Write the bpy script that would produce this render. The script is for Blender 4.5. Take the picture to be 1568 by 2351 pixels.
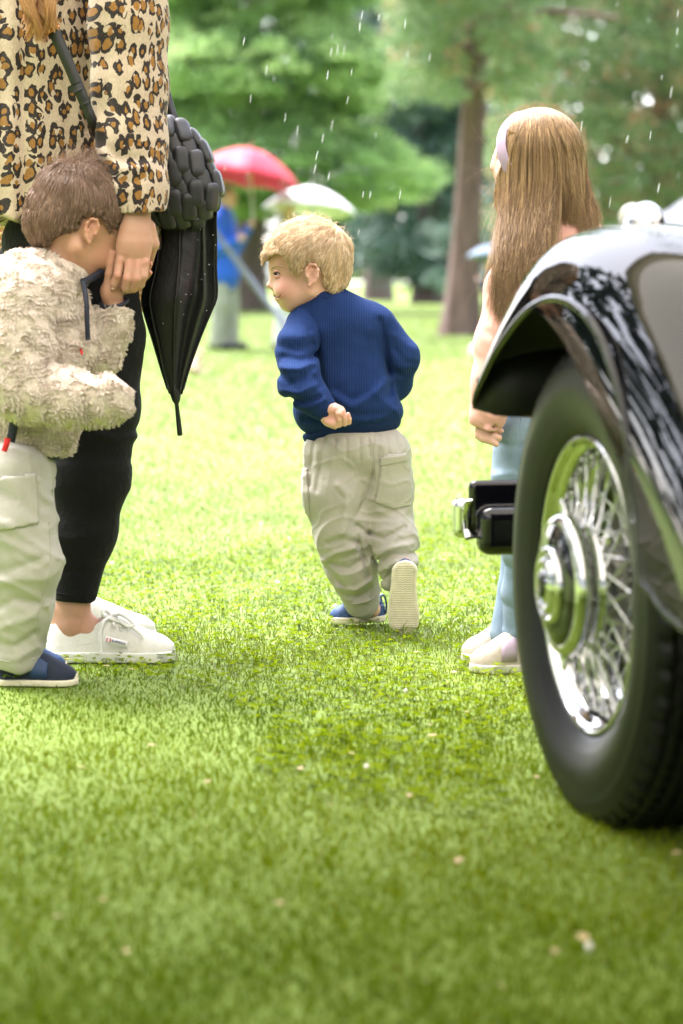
import bpy, math, random
import numpy as np
from mathutils import Vector, Matrix
random.seed(7); RNG = np.random.default_rng(7)
for o in list(bpy.data.objects): bpy.data.objects.remove(o)
SC = bpy.context.scene
COL = SC.collection

# ------------------------------------------------------------------ camera
EYE = 0.81
cam_data = bpy.data.cameras.new('camera')
cam_data.lens = 85; cam_data.sensor_fit = 'VERTICAL'; cam_data.sensor_height = 36; cam_data.sensor_width = 24
cam_data.shift_y = -0.2325
cam_data.clip_start = 0.05; cam_data.clip_end = 3000
cam_data.dof.use_dof = True; cam_data.dof.focus_distance = 5.22; cam_data.dof.aperture_fstop = 3.2
camera = bpy.data.objects.new('camera', cam_data); COL.objects.link(camera)
camera.location = (0, 0, EYE); camera.rotation_euler = (math.radians(90), 0, 0)
SC.camera = camera

# ------------------------------------------------------------------ daylight: bright overcast, light from above and behind
SUN_EL, SUN_AZ = math.radians(66), math.radians(-48)      # azimuth measured from +Y (away from the camera) towards +X
world = bpy.data.worlds.new('World'); SC.world = world; world.use_nodes = True
wn = world.node_tree
sky = wn.nodes.new('ShaderNodeTexSky'); sky.sky_type = 'NISHITA'; sky.sun_disc = False
sky.sun_elevation = SUN_EL; sky.sun_rotation = SUN_AZ
sky.air_density = 1.0; sky.dust_density = 1.5; sky.ozone_density = 0.4
bgn = wn.nodes['Background']; bgn.inputs['Strength'].default_value = 0.105
hsv = wn.nodes.new('ShaderNodeHueSaturation'); hsv.inputs['Saturation'].default_value = 0.38      # overcast: almost white cloud light
wn.links.new(sky.outputs['Color'], hsv.inputs['Color']); tnt = wn.nodes.new('ShaderNodeMix'); tnt.data_type = 'RGBA'; tnt.blend_type = 'MULTIPLY'; tnt.inputs[0].default_value = 1.0; tnt.inputs[7].default_value = (1.03, 0.985, 1.0, 1)     # the camera's white balance, set for the shade
wn.links.new(hsv.outputs['Color'], tnt.inputs[6]); wn.links.new(tnt.outputs[2], bgn.inputs['Color'])
sun_data = bpy.data.lights.new('sun', 'SUN'); sun_data.energy = 1.5; sun_data.angle = math.radians(40)
sun_data.color = (1.0, 0.955, 0.93)
sun = bpy.data.objects.new('sun', sun_data); COL.objects.link(sun)
sun_dir = Vector((math.sin(SUN_AZ)*math.cos(SUN_EL), math.cos(SUN_AZ)*math.cos(SUN_EL), math.sin(SUN_EL)))
sun.rotation_euler = sun_dir.to_track_quat('Z', 'Y').to_euler(); sun.location = (0, 10, 30)
SC.view_settings.view_transform = 'Standard'; SC.view_settings.look = 'None'
SC.view_settings.exposure = 3.5; SC.view_settings.gamma = 1.0; SC.view_settings.use_curve_mapping = False
SC.render.engine = 'CYCLES'
try:
    SC.cycles.use_denoising = True; SC.cycles.denoiser = 'OPENIMAGEDENOISE'
    SC.cycles.max_bounces = 8; SC.cycles.transparent_max_bounces = 8
    SC.cycles_curves.shape = 'RIBBONS'
except Exception: pass

# ------------------------------------------------------------------ measuring the place: a bearing on the photograph plus a distance
FP, U0, V0 = 5551.0, 784.0, 629.0
def W(u, v, d):
    return np.array([(u-U0)/FP*d, d, EYE-(v-V0)/FP*d])
def ground_d(v): return EYE*FP/(v-V0)

# ------------------------------------------------------------------ object helpers
def link(o, parent=None):
    COL.objects.link(o)
    if parent is not None: o.parent = parent
    return o
BASE = {}
def thing(name, label, cat, loc, group=None, kind=None):
    o = bpy.data.objects.new(name, None); COL.objects.link(o)
    o.location = loc; o.empty_display_size = 0.1
    BASE[o.name] = np.array(loc, float)
    o['label'] = label; o['category'] = cat
    if group: o['group'] = group
    if kind: o['kind'] = kind
    return o
def base_of(o):
    b = np.zeros(3)
    while o is not None:
        b = b + np.array(o.location); o = o.parent
    return b
def mesh_data(name, V, faces, mat, smooth=True):
    """faces: list of int arrays (n,k)"""
    me = bpy.data.meshes.new(name)
    V = np.asarray(V, np.float32)
    faces = [np.asarray(f, np.int32) for f in faces if len(f)]
    loops = np.concatenate([f.ravel() for f in faces]) if faces else np.zeros(0, np.int32)
    tot = np.concatenate([np.full(len(f), f.shape[1], np.int32) for f in faces])
    start = np.concatenate([[0], np.cumsum(tot)[:-1]]).astype(np.int32)
    me.vertices.add(len(V)); me.vertices.foreach_set('co', V.ravel())
    me.loops.add(len(loops)); me.loops.foreach_set('vertex_index', loops)
    me.polygons.add(len(tot)); me.polygons.foreach_set('loop_start', start); me.polygons.foreach_set('loop_total', tot)
    me.polygons.foreach_set('use_smooth', np.full(len(tot), smooth, bool))
    me.update(calc_edges=True); me.validate()
    if mat: me.materials.append(mat)
    return me
def obj(name, V, faces, mat, parent=None, smooth=True, attrs=None, kind=None, label=None):
    """a mesh given in world coordinates, stored relative to its parent"""
    b = base_of(parent) if parent is not None else np.zeros(3)
    me = mesh_data(name, np.asarray(V)-b, faces, mat, smooth)
    if attrs:
        for k, a in attrs.items():
            at = me.attributes.new(k, 'FLOAT', 'POINT'); at.data.foreach_set('value', np.asarray(a, np.float32))
    o = link(bpy.data.objects.new(name, me), parent)
    if kind: o['kind'] = kind
    if label: o['label'] = label
    return o
def tag(o, label, cat, group=None, kind=None):
    o['label'] = label; o['category'] = cat
    if group: o['group'] = group
    if kind: o['kind'] = kind
    return o

# ------------------------------------------------------------------ smooth solids: signed distances meshed on a grid
class Prim:
    def __init__(s, f, lo, hi): s.f, s.lo, s.hi = f, np.asarray(lo, float), np.asarray(hi, float)
def nrm(a): a = np.asarray(a, float); return a/np.linalg.norm(a)
def cone(a, b, ra, rb, flat=None):
    """tapered capsule; flat=(direction, factor>1) squeezes it along that direction"""
    a = np.asarray(a, float); b = np.asarray(b, float); r = max(ra, rb)
    if flat is not None: n, s = nrm(flat[0]), flat[1]
    ab = b-a
    if flat is not None: ab2 = ab+(s-1)*ab.dot(n)*n
    else: ab2 = ab
    L2 = max(ab2.dot(ab2), 1e-12)
    def f(P):
        q = P-a.astype(np.float32)
        if flat is not None: q = q+((s-1)*(q@n.astype(np.float32)))[..., None]*n.astype(np.float32)
        t = np.clip((q@ab2.astype(np.float32))/L2, 0, 1)
        d = np.linalg.norm(q-t[..., None]*ab2.astype(np.float32), axis=-1)-(ra+(rb-ra)*t)
        return d/(s**0.5) if flat is not None else d
    return Prim(f, np.minimum(a-r, b-r), np.maximum(a+r, b+r))
def ell(c, r, rot=None):
    c = np.asarray(c, float); r = np.asarray(r, float)*np.ones(3)
    M = np.eye(3) if rot is None else np.asarray(rot, float)      # columns = local axes
    ext = np.sqrt(((M*r[None, :])**2).sum(1))
    def f(P):
        q = (P-c.astype(np.float32))@M.astype(np.float32)
        k0 = np.linalg.norm(q/r.astype(np.float32), axis=-1); k1 = np.linalg.norm(q/(r*r).astype(np.float32), axis=-1)
        return k0*(k0-1)/np.maximum(k1, 1e-6)
    return Prim(f, c-ext, c+ext)
def rbox(c, h, r, rot=None):
    c = np.asarray(c, float); h = np.asarray(h, float)
    M = np.eye(3) if rot is None else np.asarray(rot, float)
    ext = np.abs(M)@h
    def f(P):
        q = np.abs((P-c.astype(np.float32))@M.astype(np.float32))-(h-r).astype(np.float32)
        return np.linalg.norm(np.maximum(q, 0), axis=-1)+np.minimum(q.max(-1), 0)-r
    return Prim(f, c-ext, c+ext)
def half(p, n):
    """everything on the side n points away from stays (negative)"""
    p = np.asarray(p, np.float32); n = nrm(n).astype(np.float32)
    return Prim(lambda P: (P-p)@n, [-1e3]*3, [1e3]*3)
def poly2(pts, axis=(0, 2)):
    """signed distance to a polygon in two of the coordinates"""
    q = np.asarray(pts, np.float32)
    def f(P):
        x = P[..., axis[0]]; y = P[..., axis[1]]
        d = np.full(x.shape, 1e9, np.float32); s = np.ones(x.shape, np.float32)
        n = len(q)
        for i in range(n):
            j = (i-1) % n
            ex, ey = q[j]-q[i]; wx, wy = x-q[i][0], y-q[i][1]
            t = np.clip((wx*ex+wy*ey)/(ex*ex+ey*ey), 0, 1)
            d = np.minimum(d, (wx-ex*t)**2+(wy-ey*t)**2)
            c1 = y >= q[i][1]; c2 = y < q[j][1]; c3 = ex*wy > ey*wx
            fl = (c1 & c2 & c3) | (~c1 & ~c2 & ~c3)
            s = np.where(fl, -s, s)
        return s*np.sqrt(d)
    return Prim(f, [-1e3]*3, [1e3]*3)
def chain(pts, rs, flat=None):
    return [cone(pts[i], pts[i+1], rs[i], rs[i+1], flat) for i in range(len(pts)-1)]
def smin(a, b, k):
    if k <= 0: return np.minimum(a, b)
    h = np.maximum(k-np.abs(a-b), 0)/k
    return np.minimum(a, b)-h*h*k*0.25
class Sdf:
    def __init__(s, h): s.h = h; s.ops = []
    def add(s, p, k=0.012):
        for q in (p if isinstance(p, list) else [p]): s.ops.append(('+', q, k))
        return s
    def sub(s, p, k=0.006):
        for q in (p if isinstance(p, list) else [p]): s.ops.append(('-', q, k))
        return s
    def cut(s, p, k=0.004): s.ops.append(('&', p, k)); return s
    def warp(s, fn): s.ops.append(('w', fn, 0)); return s      # fn(P) is added to the distance
    def mesh(s):
        h = s.h
        lo = np.min([p.lo for o, p, k in s.ops if o == '+'], 0)-3.2*h
        hi = np.max([p.hi for o, p, k in s.ops if o == '+'], 0)+3.2*h
        n = np.ceil((hi-lo)/h).astype(int)+1
        ax = [(lo[i]+h*np.arange(n[i])).astype(np.float32) for i in range(3)]
        G = np.stack(np.meshgrid(*ax, indexing='ij'), -1).astype(np.float32)
        D = np.full(n, 0.08, np.float32)
        for o, p, k in s.ops:
            if o == 'w':
                m = np.abs(D) < 6*h
                D[m] += p(G[m]); continue
            if o == '&':
                d = p.f(G); D = -smin(-D, -d, k); continue
            a = np.clip(np.floor((p.lo-k-3*h-lo)/h).astype(int), 0, n); b = np.clip(np.ceil((p.hi+k+3*h-lo)/h).astype(int)+1, 0, n)
            if (b <= a).any(): continue
            sl = tuple(slice(a[i], b[i]) for i in range(3))
            d = p.f(G[sl])
            D[sl] = smin(D[sl], d, k) if o == '+' else -smin(-D[sl], d, k)
        s.D, s.lo, s.n = D, lo, n
        return surface_nets(D, lo, h)
    def at(s, P):
        i = np.clip(((P-s.lo)/s.h).astype(int), 0, np.array(s.n)-1)
        return s.D[i[:, 0], i[:, 1], i[:, 2]]
def surface_nets(D, lo, h):
    # seal the border so the surface closes
    D = D.copy()
    for ax in range(3):
        sl = [slice(None)]*3
        for e in (0, -1):
            sl[ax] = e; D[tuple(sl)] = np.maximum(D[tuple(sl)], 0.25*h)
    S = D < 0; n = D.shape
    cor = [(i, j, k) for i in (0, 1) for j in (0, 1) for k in (0, 1)]
    cnt = np.zeros([m-1 for m in n], np.int8)
    for i, j, k in cor: cnt += S[i:n[0]-1+i, j:n[1]-1+j, k:n[2]-1+k]
    act = (cnt > 0) & (cnt < 8)
    idx = np.argwhere(act)
    vid = np.full(act.shape, -1, np.int32); vid[act] = np.arange(len(idx))
    val = np.stack([D[idx[:, 0]+i, idx[:, 1]+j, idx[:, 2]+k] for i, j, k in cor], 1)
    acc = np.zeros((len(idx), 3)); c = np.zeros(len(idx))
    for a in range(8):
        for b in range(a+1, 8):
            if sum(abs(cor[a][q]-cor[b][q]) for q in range(3)) != 1: continue
            va, vb = val[:, a], val[:, b]
            m = (va < 0) != (vb < 0)
            t = np.where(m, va/np.where(m, va-vb, 1), 0)
            ca, cb = np.array(cor[a]), np.array(cor[b])
            acc += np.where(m[:, None], ca+(cb-ca)*t[:, None], 0); c += m
    V = lo+h*(idx+acc/c[:, None])
    F = []
    for ax in range(3):
        o1, o2 = (ax+1) % 3, (ax+2) % 3
        sa = [slice(None)]*3; sb = [slice(None)]*3
        sa[ax] = slice(0, n[ax]-1); sb[ax] = slice(1, n[ax])
        A, B = S[tuple(sa)], S[tuple(sb)]
        e = np.argwhere(A != B)
        e = e[(e[:, o1] > 0) & (e[:, o2] > 0) & (e[:, o1] < n[o1]-1) & (e[:, o2] < n[o2]-1)]
        ins = A[e[:, 0], e[:, 1], e[:, 2]]
        def cell(d1, d2):
            q = e.copy(); q[:, o1] += d1; q[:, o2] += d2
            return vid[q[:, 0], q[:, 1], q[:, 2]]
        Q = np.stack([cell(-1, -1), cell(0, -1), cell(0, 0), cell(-1, 0)], 1)
        Q[~ins] = Q[~ins][:, ::-1]
        F.append(Q[(Q >= 0).all(1)])
    return V, [np.concatenate(F)]
def relax(V, faces, n=1, lam=0.5):
    """Laplacian smoothing"""
    E = np.concatenate([np.stack([f[:, i], f[:, (i+1) % f.shape[1]]], 1) for f in faces for i in range(f.shape[1])])
    V = np.array(V, float)
    for _ in range(n):
        A = np.zeros_like(V); c = np.zeros(len(V))
        for ax in range(3):
            A[:, ax] = np.bincount(E[:, 0], V[E[:, 1], ax], len(V))+np.bincount(E[:, 1], V[E[:, 0], ax], len(V))
        c = np.bincount(E[:, 0], minlength=len(V))+np.bincount(E[:, 1], minlength=len(V))
        V += lam*(A/np.maximum(c, 1)[:, None]-V)
    return V
def vnormals(V, faces):
    N = np.zeros_like(V)
    for f in faces:
        n = np.cross(V[f[:, 2]]-V[f[:, 0]], V[f[:, -1]]-V[f[:, 1]])
        for i in range(f.shape[1]):
            for ax in range(3): N[:, ax] += np.bincount(f[:, i], n[:, ax], len(V))
    return N/np.maximum(np.linalg.norm(N, axis=1), 1e-12)[:, None]
def wob(P, freq, seed, n=7):
    """smooth pseudo-random field in about -1..1"""
    r = np.random.default_rng(seed)
    d = r.normal(size=(n, 3)); d /= np.linalg.norm(d, axis=1)[:, None]; d *= r.uniform(0.6, 1.4, (n, 1))*freq
    ph = r.uniform(0, 6.283, n); out = np.zeros(P.shape[:-1], np.float32)
    for i in range(n): out += np.sin(P@d[i].astype(np.float32)+np.float32(ph[i]))
    return out/(n**0.5)*0.8
def polyline_d(P, pts, axes=(0, 2)):
    q = np.asarray(pts, np.float32); x = P[..., axes[0]]; y = P[..., axes[1]]
    d = np.full(x.shape, 1e9, np.float32)
    for i in range(len(q)-1):
        ex, ey = q[i+1]-q[i]; wx, wy = x-q[i][0], y-q[i][1]
        t = np.clip((wx*ex+wy*ey)/max(ex*ex+ey*ey, 1e-12), 0, 1)
        d = np.minimum(d, (wx-ex*t)**2+(wy-ey*t)**2)
    return np.sqrt(d)

# ------------------------------------------------------------------ plain meshes
def join(parts):
    Vs, Fs, off = [], {}, 0
    for V, faces in parts:
        Vs.append(V)
        for f in faces:
            f = np.asarray(f)
            if len(f): Fs.setdefault(f.shape[1], []).append(f+off)
        off += len(V)
    return np.concatenate(Vs), [np.concatenate(x) for x in Fs.values()]
def grid_faces(nu, nv, wrap_u=False, wrap_v=False):
    iu = np.arange(nu if wrap_u else nu-1); iv = np.arange(nv if wrap_v else nv-1)
    I, J = np.meshgrid(iu, iv, indexing='ij'); I = I.ravel(); J = J.ravel()
    a = I*nv+J; b = ((I+1) % nu)*nv+J; c = ((I+1) % nu)*nv+(J+1) % nv; d = I*nv+(J+1) % nv
    return np.stack([a, b, c, d], 1)
def frames(P):
    """parallel transported frames along a path"""
    T = np.gradient(P, axis=0); T /= np.maximum(np.linalg.norm(T, axis=1), 1e-9)[:, None]
    n = np.cross(T[0], [0.13, 0.21, 0.97]); n = n/np.linalg.norm(n) if np.linalg.norm(n) > 1e-3 else np.array([1., 0, 0])
    N = []
    for t in T:
        n = n-t*n.dot(t); n = n/np.linalg.norm(n); N.append(n)
    N = np.array(N); return T, N, np.cross(T, N)
def tube(P, r, seg=8, cap=True, flat=None):
    P = np.asarray(P, float); r = np.asarray(r, float)*np.ones(len(P))
    T, N, B = frames(P)
    a = np.linspace(0, 2*math.pi, seg, endpoint=False)
    V = P[:, None]+r[:, None, None]*(np.cos(a)[None, :, None]*N[:, None]+np.sin(a)[None, :, None]*B[:, None])
    V = V.reshape(-1, 3); F = [grid_faces(len(P), seg, False, True)]
    if cap:
        F.append(np.array([list(range(seg))[::-1], list(range((len(P)-1)*seg, len(P)*seg))]))
    return V, F
def spline(pts, n):
    p = np.asarray(pts, float); p = np.concatenate([[2*p[0]-p[1]], p, [2*p[-1]-p[-2]]])
    t = np.linspace(0, len(p)-3-1e-9, n); i = t.astype(int); u = (t-i)[:, None]
    a, b, c, d = p[i], p[i+1], p[i+2], p[i+3]
    return 0.5*((2*b)+(-a+c)*u+(2*a-5*b+4*c-d)*u*u+(-a+3*b-3*c+d)*u**3)
def lathe(prof, seg, axis_o=(0, 0, 0), ax=(1, 0, 0), closed=False):
    """prof (n,2): (along axis, radius)"""
    prof = np.asarray(prof, float); ax = nrm(ax)
    e = np.cross(ax, [0, 0, 1]); e = nrm(e) if np.linalg.norm(e) > 1e-3 else np.array([1., 0, 0]); g = np.cross(ax, e)
    a = np.linspace(0, 2*math.pi, seg, endpoint=False)
    V = (np.asarray(axis_o)+prof[:, None, 0:1]*ax+prof[:, None, 1:2]*(np.cos(a)[None, :, None]*e+np.sin(a)[None, :, None]*g)).reshape(-1, 3)
    return V, [grid_faces(len(prof), seg, closed, True)]
def box(c, h, rot=None):
    c = np.asarray(c, float); h = np.asarray(h, float); M = np.eye(3) if rot is None else rot
    s = np.array([(i, j, k) for i in (-1, 1) for j in (-1, 1) for k in (-1, 1)])*h
    return c+s@np.asarray(M).T, [np.array([[0, 1, 3, 2], [4, 6, 7, 5], [0, 4, 5, 1], [2, 3, 7, 6], [0, 2, 6, 4], [1, 5, 7, 3]])]
def ribbon(P, Wd, width, thick):
    """flat strap: path, per-point width direction"""
    P = np.asarray(P, float); Wd = np.asarray(Wd, float)*np.ones((len(P), 3)); width = np.asarray(width)*np.ones(len(P))
    T = np.gradient(P, axis=0); T /= np.linalg.norm(T, axis=1)[:, None]
    Wd = Wd-T*(Wd*T).sum(1)[:, None]; Wd /= np.linalg.norm(Wd, axis=1)[:, None]; N = np.cross(T, Wd)
    V = np.stack([P+Wd*width[:, None]/2+N*thick/2, P-Wd*width[:, None]/2+N*thick/2, P-Wd*width[:, None]/2-N*thick/2, P+Wd*width[:, None]/2-N*thick/2], 1).reshape(-1, 3)
    n = len(P)
    return V, [grid_faces(n, 4, False, True), np.array([[0, 1, 2, 3][::-1], [4*n-4, 4*n-3, 4*n-2, 4*n-1]])]
def sample_surface(V, faces, n, rng):
    tri = np.concatenate([np.concatenate([f[:, [0, i, i+1]] for i in range(1, f.shape[1]-1)]) for f in faces])
    a, b, c = V[tri[:, 0]], V[tri[:, 1]], V[tri[:, 2]]
    nn = np.cross(b-a, c-a); ar = np.linalg.norm(nn, axis=1); 
    i = rng.choice(len(tri), n, p=ar/ar.sum())
    u, v = rng.random((2, n)); m = u+v > 1; u[m] = 1-u[m]; v[m] = 1-v[m]
    P = a[i]+(b-a)[i]*u[:, None]+(c-a)[i]*v[:, None]
    return P, nn[i]/np.maximum(ar[i], 1e-12)[:, None]
def strands(name, P, rad, mat, parent=None, taper=True, kind=None):
    """P (n,k,3) world coordinates -> hair curves"""
    n, k = P.shape[:2]; b = base_of(parent) if parent is not None else np.zeros(3)
    hc = bpy.data.hair_curves.new(name); hc.add_curves([k]*n)
    hc.points.foreach_set('position', (P-b).astype(np.float32).ravel())
    r = np.asarray(rad, float)*np.ones(n)
    prof = np.linspace(1, 0.25, k)**0.8 if taper else np.ones(k)
    at = hc.attributes.get('radius') or hc.attributes.new('radius', 'FLOAT', 'POINT')
    at.data.foreach_set('value', (r[:, None]*prof[None]).astype(np.float32).ravel())
    hc.materials.append(mat)
    o = link(bpy.data.objects.new(name, hc), parent)
    if kind: o['kind'] = kind
    return o

# ------------------------------------------------------------------ materials
class NT:
    def __init__(s, name):
        s.m = bpy.data.materials.new(name); s.m.use_nodes = True; s.t = s.m.node_tree
        s.b = s.t.nodes['Principled BSDF']; s.out = s.t.nodes['Material Output']
    def n(s, typ, **kw):
        x = s.t.nodes.new(typ)
        for k, v in kw.items():
            if k.startswith('i_'): x.inputs[k[2:].replace('_', ' ')].default_value = v
            else: setattr(x, k, v)
        return x
    def l(s, a, b): s.t.links.new(a, b)
    def coord(s, kind='Object', scale=(1, 1, 1)):
        c = s.n('ShaderNodeTexCoord'); m = s.n('ShaderNodeMapping'); m.inputs['Scale'].default_value = scale
        s.l(c.outputs[kind], m.inputs['Vector']); return m.outputs['Vector']
    def noise(s, vec, scale, detail=3, rough=0.5, dist=0):
        x = s.n('ShaderNodeTexNoise'); x.inputs['Scale'].default_value = scale; x.inputs['Detail'].default_value = detail
        x.inputs['Roughness'].default_value = rough; x.inputs['Distortion'].default_value = dist
        s.l(vec, x.inputs['Vector']); return x.outputs['Fac']
    def ramp(s, fac, stops, interp='LINEAR'):
        r = s.n('ShaderNodeValToRGB'); r.color_ramp.interpolation = interp
        e = r.color_ramp.elements
        while len(e) < len(stops): e.new(0.5)
        for q, (p, c) in zip(e, stops): q.position = p; q.color = (*c, 1) if len(c) == 3 else c
        s.l(fac, r.inputs['Fac']); return r.outputs['Color']
    def mix(s, fac, a, b, mode='MIX'):
        x = s.n('ShaderNodeMix', data_type='RGBA', blend_type=mode)
        for v, i in ((fac, 0), (a, 6), (b, 7)):
            if hasattr(v, 'links') or hasattr(v, 'is_linked'): s.l(v, x.inputs[i])
            else: x.inputs[i].default_value = v if i == 0 else (*v, 1)
        return x.outputs[2]
    def math(s, op, a, b=0.0, c=0.0):
        x = s.n('ShaderNodeMath', operation=op)
        for v, i in ((a, 0), (b, 1), (c, 2)):
            if hasattr(v, 'is_linked'): s.l(v, x.inputs[i])
            else: x.inputs[i].default_value = v
        return x.outputs[0]
    def bump(s, h, strength=0.3, dist=0.002, normal=None):
        b = s.n('ShaderNodeBump'); b.inputs['Strength'].default_value = strength; b.inputs['Distance'].default_value = dist
        s.l(h, b.inputs['Height'])
        if normal is not None: s.l(normal, b.inputs['Normal'])
        s.l(b.outputs['Normal'], s.b.inputs['Normal']); return b.outputs['Normal']
    def set(s, **kw):
        for k, v in kw.items():
            i = s.b.inputs[k.replace('_', ' ')]
            if hasattr(v, 'is_linked'): s.l(v, i)
            elif isinstance(v, tuple) and len(v) == 3 and i.type == 'RGBA': i.default_value = (*v, 1)
            else: i.default_value = v
        return s
def plain(name, col, rough=0.5, metal=0.0, var=0.12, scale=30, bump=0.0, bscale=200, bdist=0.001, **kw):
    t = NT(name); v = t.coord()
    f = t.noise(v, scale, 4)
    c = t.ramp(f, [(0.3, tuple(x*(1-var) for x in col)), (0.7, tuple(min(1, x*(1+var)) for x in col))])
    t.set(Base_Color=c, Roughness=rough, Metallic=metal, **kw)
    if bump: t.bump(t.noise(v, bscale, 3), bump, bdist)
    return t.m
def cloth(name, col, rough=0.85, var=0.1, weave=900, wstr=0.25, sheen=0.2, wrinkle=0.25, col2=None):
    """woven cloth: thread pattern, slub variation, fine crumple"""
    t = NT(name); v = t.coord()
    a = t.n('ShaderNodeTexWave', wave_type='BANDS', bands_direction='X'); a.inputs['Scale'].default_value = weave/6.28; a.inputs['Distortion'].default_value = 2.0
    b = t.n('ShaderNodeTexWave', wave_type='BANDS', bands_direction='Z'); b.inputs['Scale'].default_value = weave/6.28; b.inputs['Distortion'].default_value = 2.0
    t.l(v, a.inputs['Vector']); t.l(v, b.inputs['Vector'])
    w = t.math('ADD', a.outputs['Fac'], b.outputs['Fac'])
    big = t.noise(v, 14, 4); fine = t.noise(v, 300, 2)
    col2 = col2 or tuple(x*(1+var*1.2) for x in col)
    c = t.ramp(big, [(0.3, tuple(x*(1-var) for x in col)), (0.7, col2)])
    c = t.mix(t.math('MULTIPLY', fine, 0.35), c, tuple(x*0.7 for x in col))
    t.set(Base_Color=c, Roughness=rough, Sheen_Weight=sheen*0.5, Sheen_Roughness=0.5, Specular_IOR_Level=0.15 if rough > 0.5 else 0.4)
    n1 = t.bump(t.noise(v, 32, 3, 0.6, 1.0), wrinkle, 0.012)
    t.bump(w, wstr, 0.0006, n1)
    return t.m
# ================================================================== THE SETTING
def ground_z(x, y):
    x = np.asarray(x, float); y = np.asarray(y, float)
    r = np.clip((y-75)/60, 0, None)
    return 0.55*r/(1+0.25*r)+0.0*x
# lawn sheet out to the horizon
t = NT('lawn_soil'); v = t.coord()
big = t.noise(v, 0.35, 3); mid = t.noise(v, 2.2, 4); fine = t.noise(v, 40, 3)
c = t.ramp(big, [(0.35, (0.11, 0.18, 0.012)), (0.65, (0.16, 0.23, 0.03))])
c = t.mix(t.math('MULTIPLY', mid, 0.5), c, (0.16, 0.225, 0.014))
c = t.mix(t.math('MULTIPLY', fine, 0.5), c, (0.07, 0.135, 0.005))
t.set(Base_Color=c, Roughness=0.8); t.bump(fine, 0.6, 0.02); M_SOIL = t.m
ys = np.concatenate([np.linspace(-40, 2, 12), np.linspace(2.3, 12, 40), np.geomspace(12.5, 900, 60)])
xs = np.concatenate([-np.geomspace(400, 1.2, 26), np.linspace(-1, 1, 9), np.geomspace(1.2, 400, 26)])
X, Y = np.meshgrid(xs, ys, indexing='ij')
lawn = obj('ground', np.stack([X, Y, ground_z(X, Y)], -1).reshape(-1, 3), [grid_faces(len(xs), len(ys))], M_SOIL, kind='structure')
lawn['label'] = 'broad lawn stretching from the foreground to the distant trees'

# blades
t = NT('grass_blade'); a = t.n('ShaderNodeAttribute', attribute_name='var')
c = t.ramp(a.outputs['Fac'], [(0.0, (0.068, 0.118, 0.003)), (0.45, (0.126, 0.182, 0.004)), (0.8, (0.190, 0.236, 0.008)), (0.93, (0.18, 0.205, 0.02)), (1.0, (0.24, 0.20, 0.07))])
t.set(Base_Color=c, Roughness=0.6); t.b.inputs['Specular IOR Level'].default_value = 0.0
tr = t.n('ShaderNodeBsdfTranslucent'); t.l(t.mix(0.5, c, (0.13, 0.21, 0.006)), tr.inputs['Color'])
mx = t.n('ShaderNodeMixShader'); mx.inputs[0].default_value = 0.3
t.l(t.b.outputs[0], mx.inputs[1]); t.l(tr.outputs[0], mx.inputs[2]); t.l(mx.outputs[0], t.out.inputs['Surface'])
M_BLADE = t.m
M_WET_SHEEN = M_BLADE.copy(); M_WET_SHEEN.name = 'wet_grass_painted_sheen'; pb = M_WET_SHEEN.node_tree.nodes['Principled BSDF']; rp = [n for n in M_WET_SHEEN.node_tree.nodes if n.type == 'VALTORGB'][0]
for e_, c_ in zip(rp.color_ramp.elements, ((0.085, 0.135, 0.022), (0.16, 0.215, 0.045), (0.24, 0.285, 0.085), (0.26, 0.28, 0.10), (0.32, 0.28, 0.16))): e_.color = (*c_, 1)  # paler, bluer ramp: sky sheen of the open lawn painted into the blade colour
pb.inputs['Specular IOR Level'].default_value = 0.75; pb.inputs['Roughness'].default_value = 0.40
def clumpfield(x, y, s, seed):
    P = np.stack([x, y, 0*x], -1); return wob(P, s, seed, 9)
def blades(name, x, y, h, w, rng, lean=0.7, label=None, mat=None, simple=False):
    n = len(x)
    ang = rng.uniform(0, 2*math.pi, n); az = rng.uniform(0, 2*math.pi, n)
    ln = np.abs(rng.normal(0, lean, n))
    d = np.stack([np.cos(az)*np.sin(ln), np.sin(az)*np.sin(ln), np.cos(ln)], 1)
    d2 = d*np.array([1.0, 1.0, 0.55])+np.stack([np.cos(az), np.sin(az), 0*az], 1)*0.5; d2 /= np.linalg.norm(d2, axis=1)[:, None]
    s = np.stack([np.cos(ang), np.sin(ang), 0*ang], 1)
    b = np.stack([x, y, ground_z(x, y)-0.002], 1)
    m = b+d*(h*0.55)[:, None]; tp = m+d2*(h*0.5)[:, None]
    V = np.stack([b-s*w[:, None]/2, b+s*w[:, None]/2, m-s*w[:, None]*0.42, m+s*w[:, None]*0.42, tp], 1).reshape(-1, 3)
    if simple: V = np.stack([b-s*w[:, None]/2, b+s*w[:, None]/2, tp], 1).reshape(-1, 3)
    i = np.arange(n)*5; fc = [np.arange(n*3).reshape(-1, 3)] if simple else [np.stack([i, i+1, i+3, i+2], 1), np.stack([i+2, i+3, i+4], 1)]
    var = np.clip(0.45+0.32*clumpfield(x, y, 2.8, 5)+0.18*clumpfield(x, y, 8, 6)+rng.normal(0, 0.13, n), 0, 0.92)
    dead = rng.random(n) < 0.035+0.03*(clumpfield(x, y, 4.0, 9) > 0.7); var[dead] = rng.uniform(0.93, 1.0, dead.sum())
    return obj(name, V, fc, mat or M_BLADE, attrs={'var': np.repeat(var, 3 if simple else 5)}, kind='stuff', smooth=False, label=label)
def scatter_view(n, y0, y1, rng, power=1.0, margin=0.45):
    y = y0+(y1-y0)*rng.random(n)**power
    x = rng.uniform(-1, 1, n)*(0.16*y+margin); return x, y
rg = np.random.default_rng(11)
x, y = scatter_view(310000, 2.15, 11, rg, 1.45); kk = rg.random(len(x)) > (y-7.5)/3.5; x, y = x[kk], y[kk]
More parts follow.
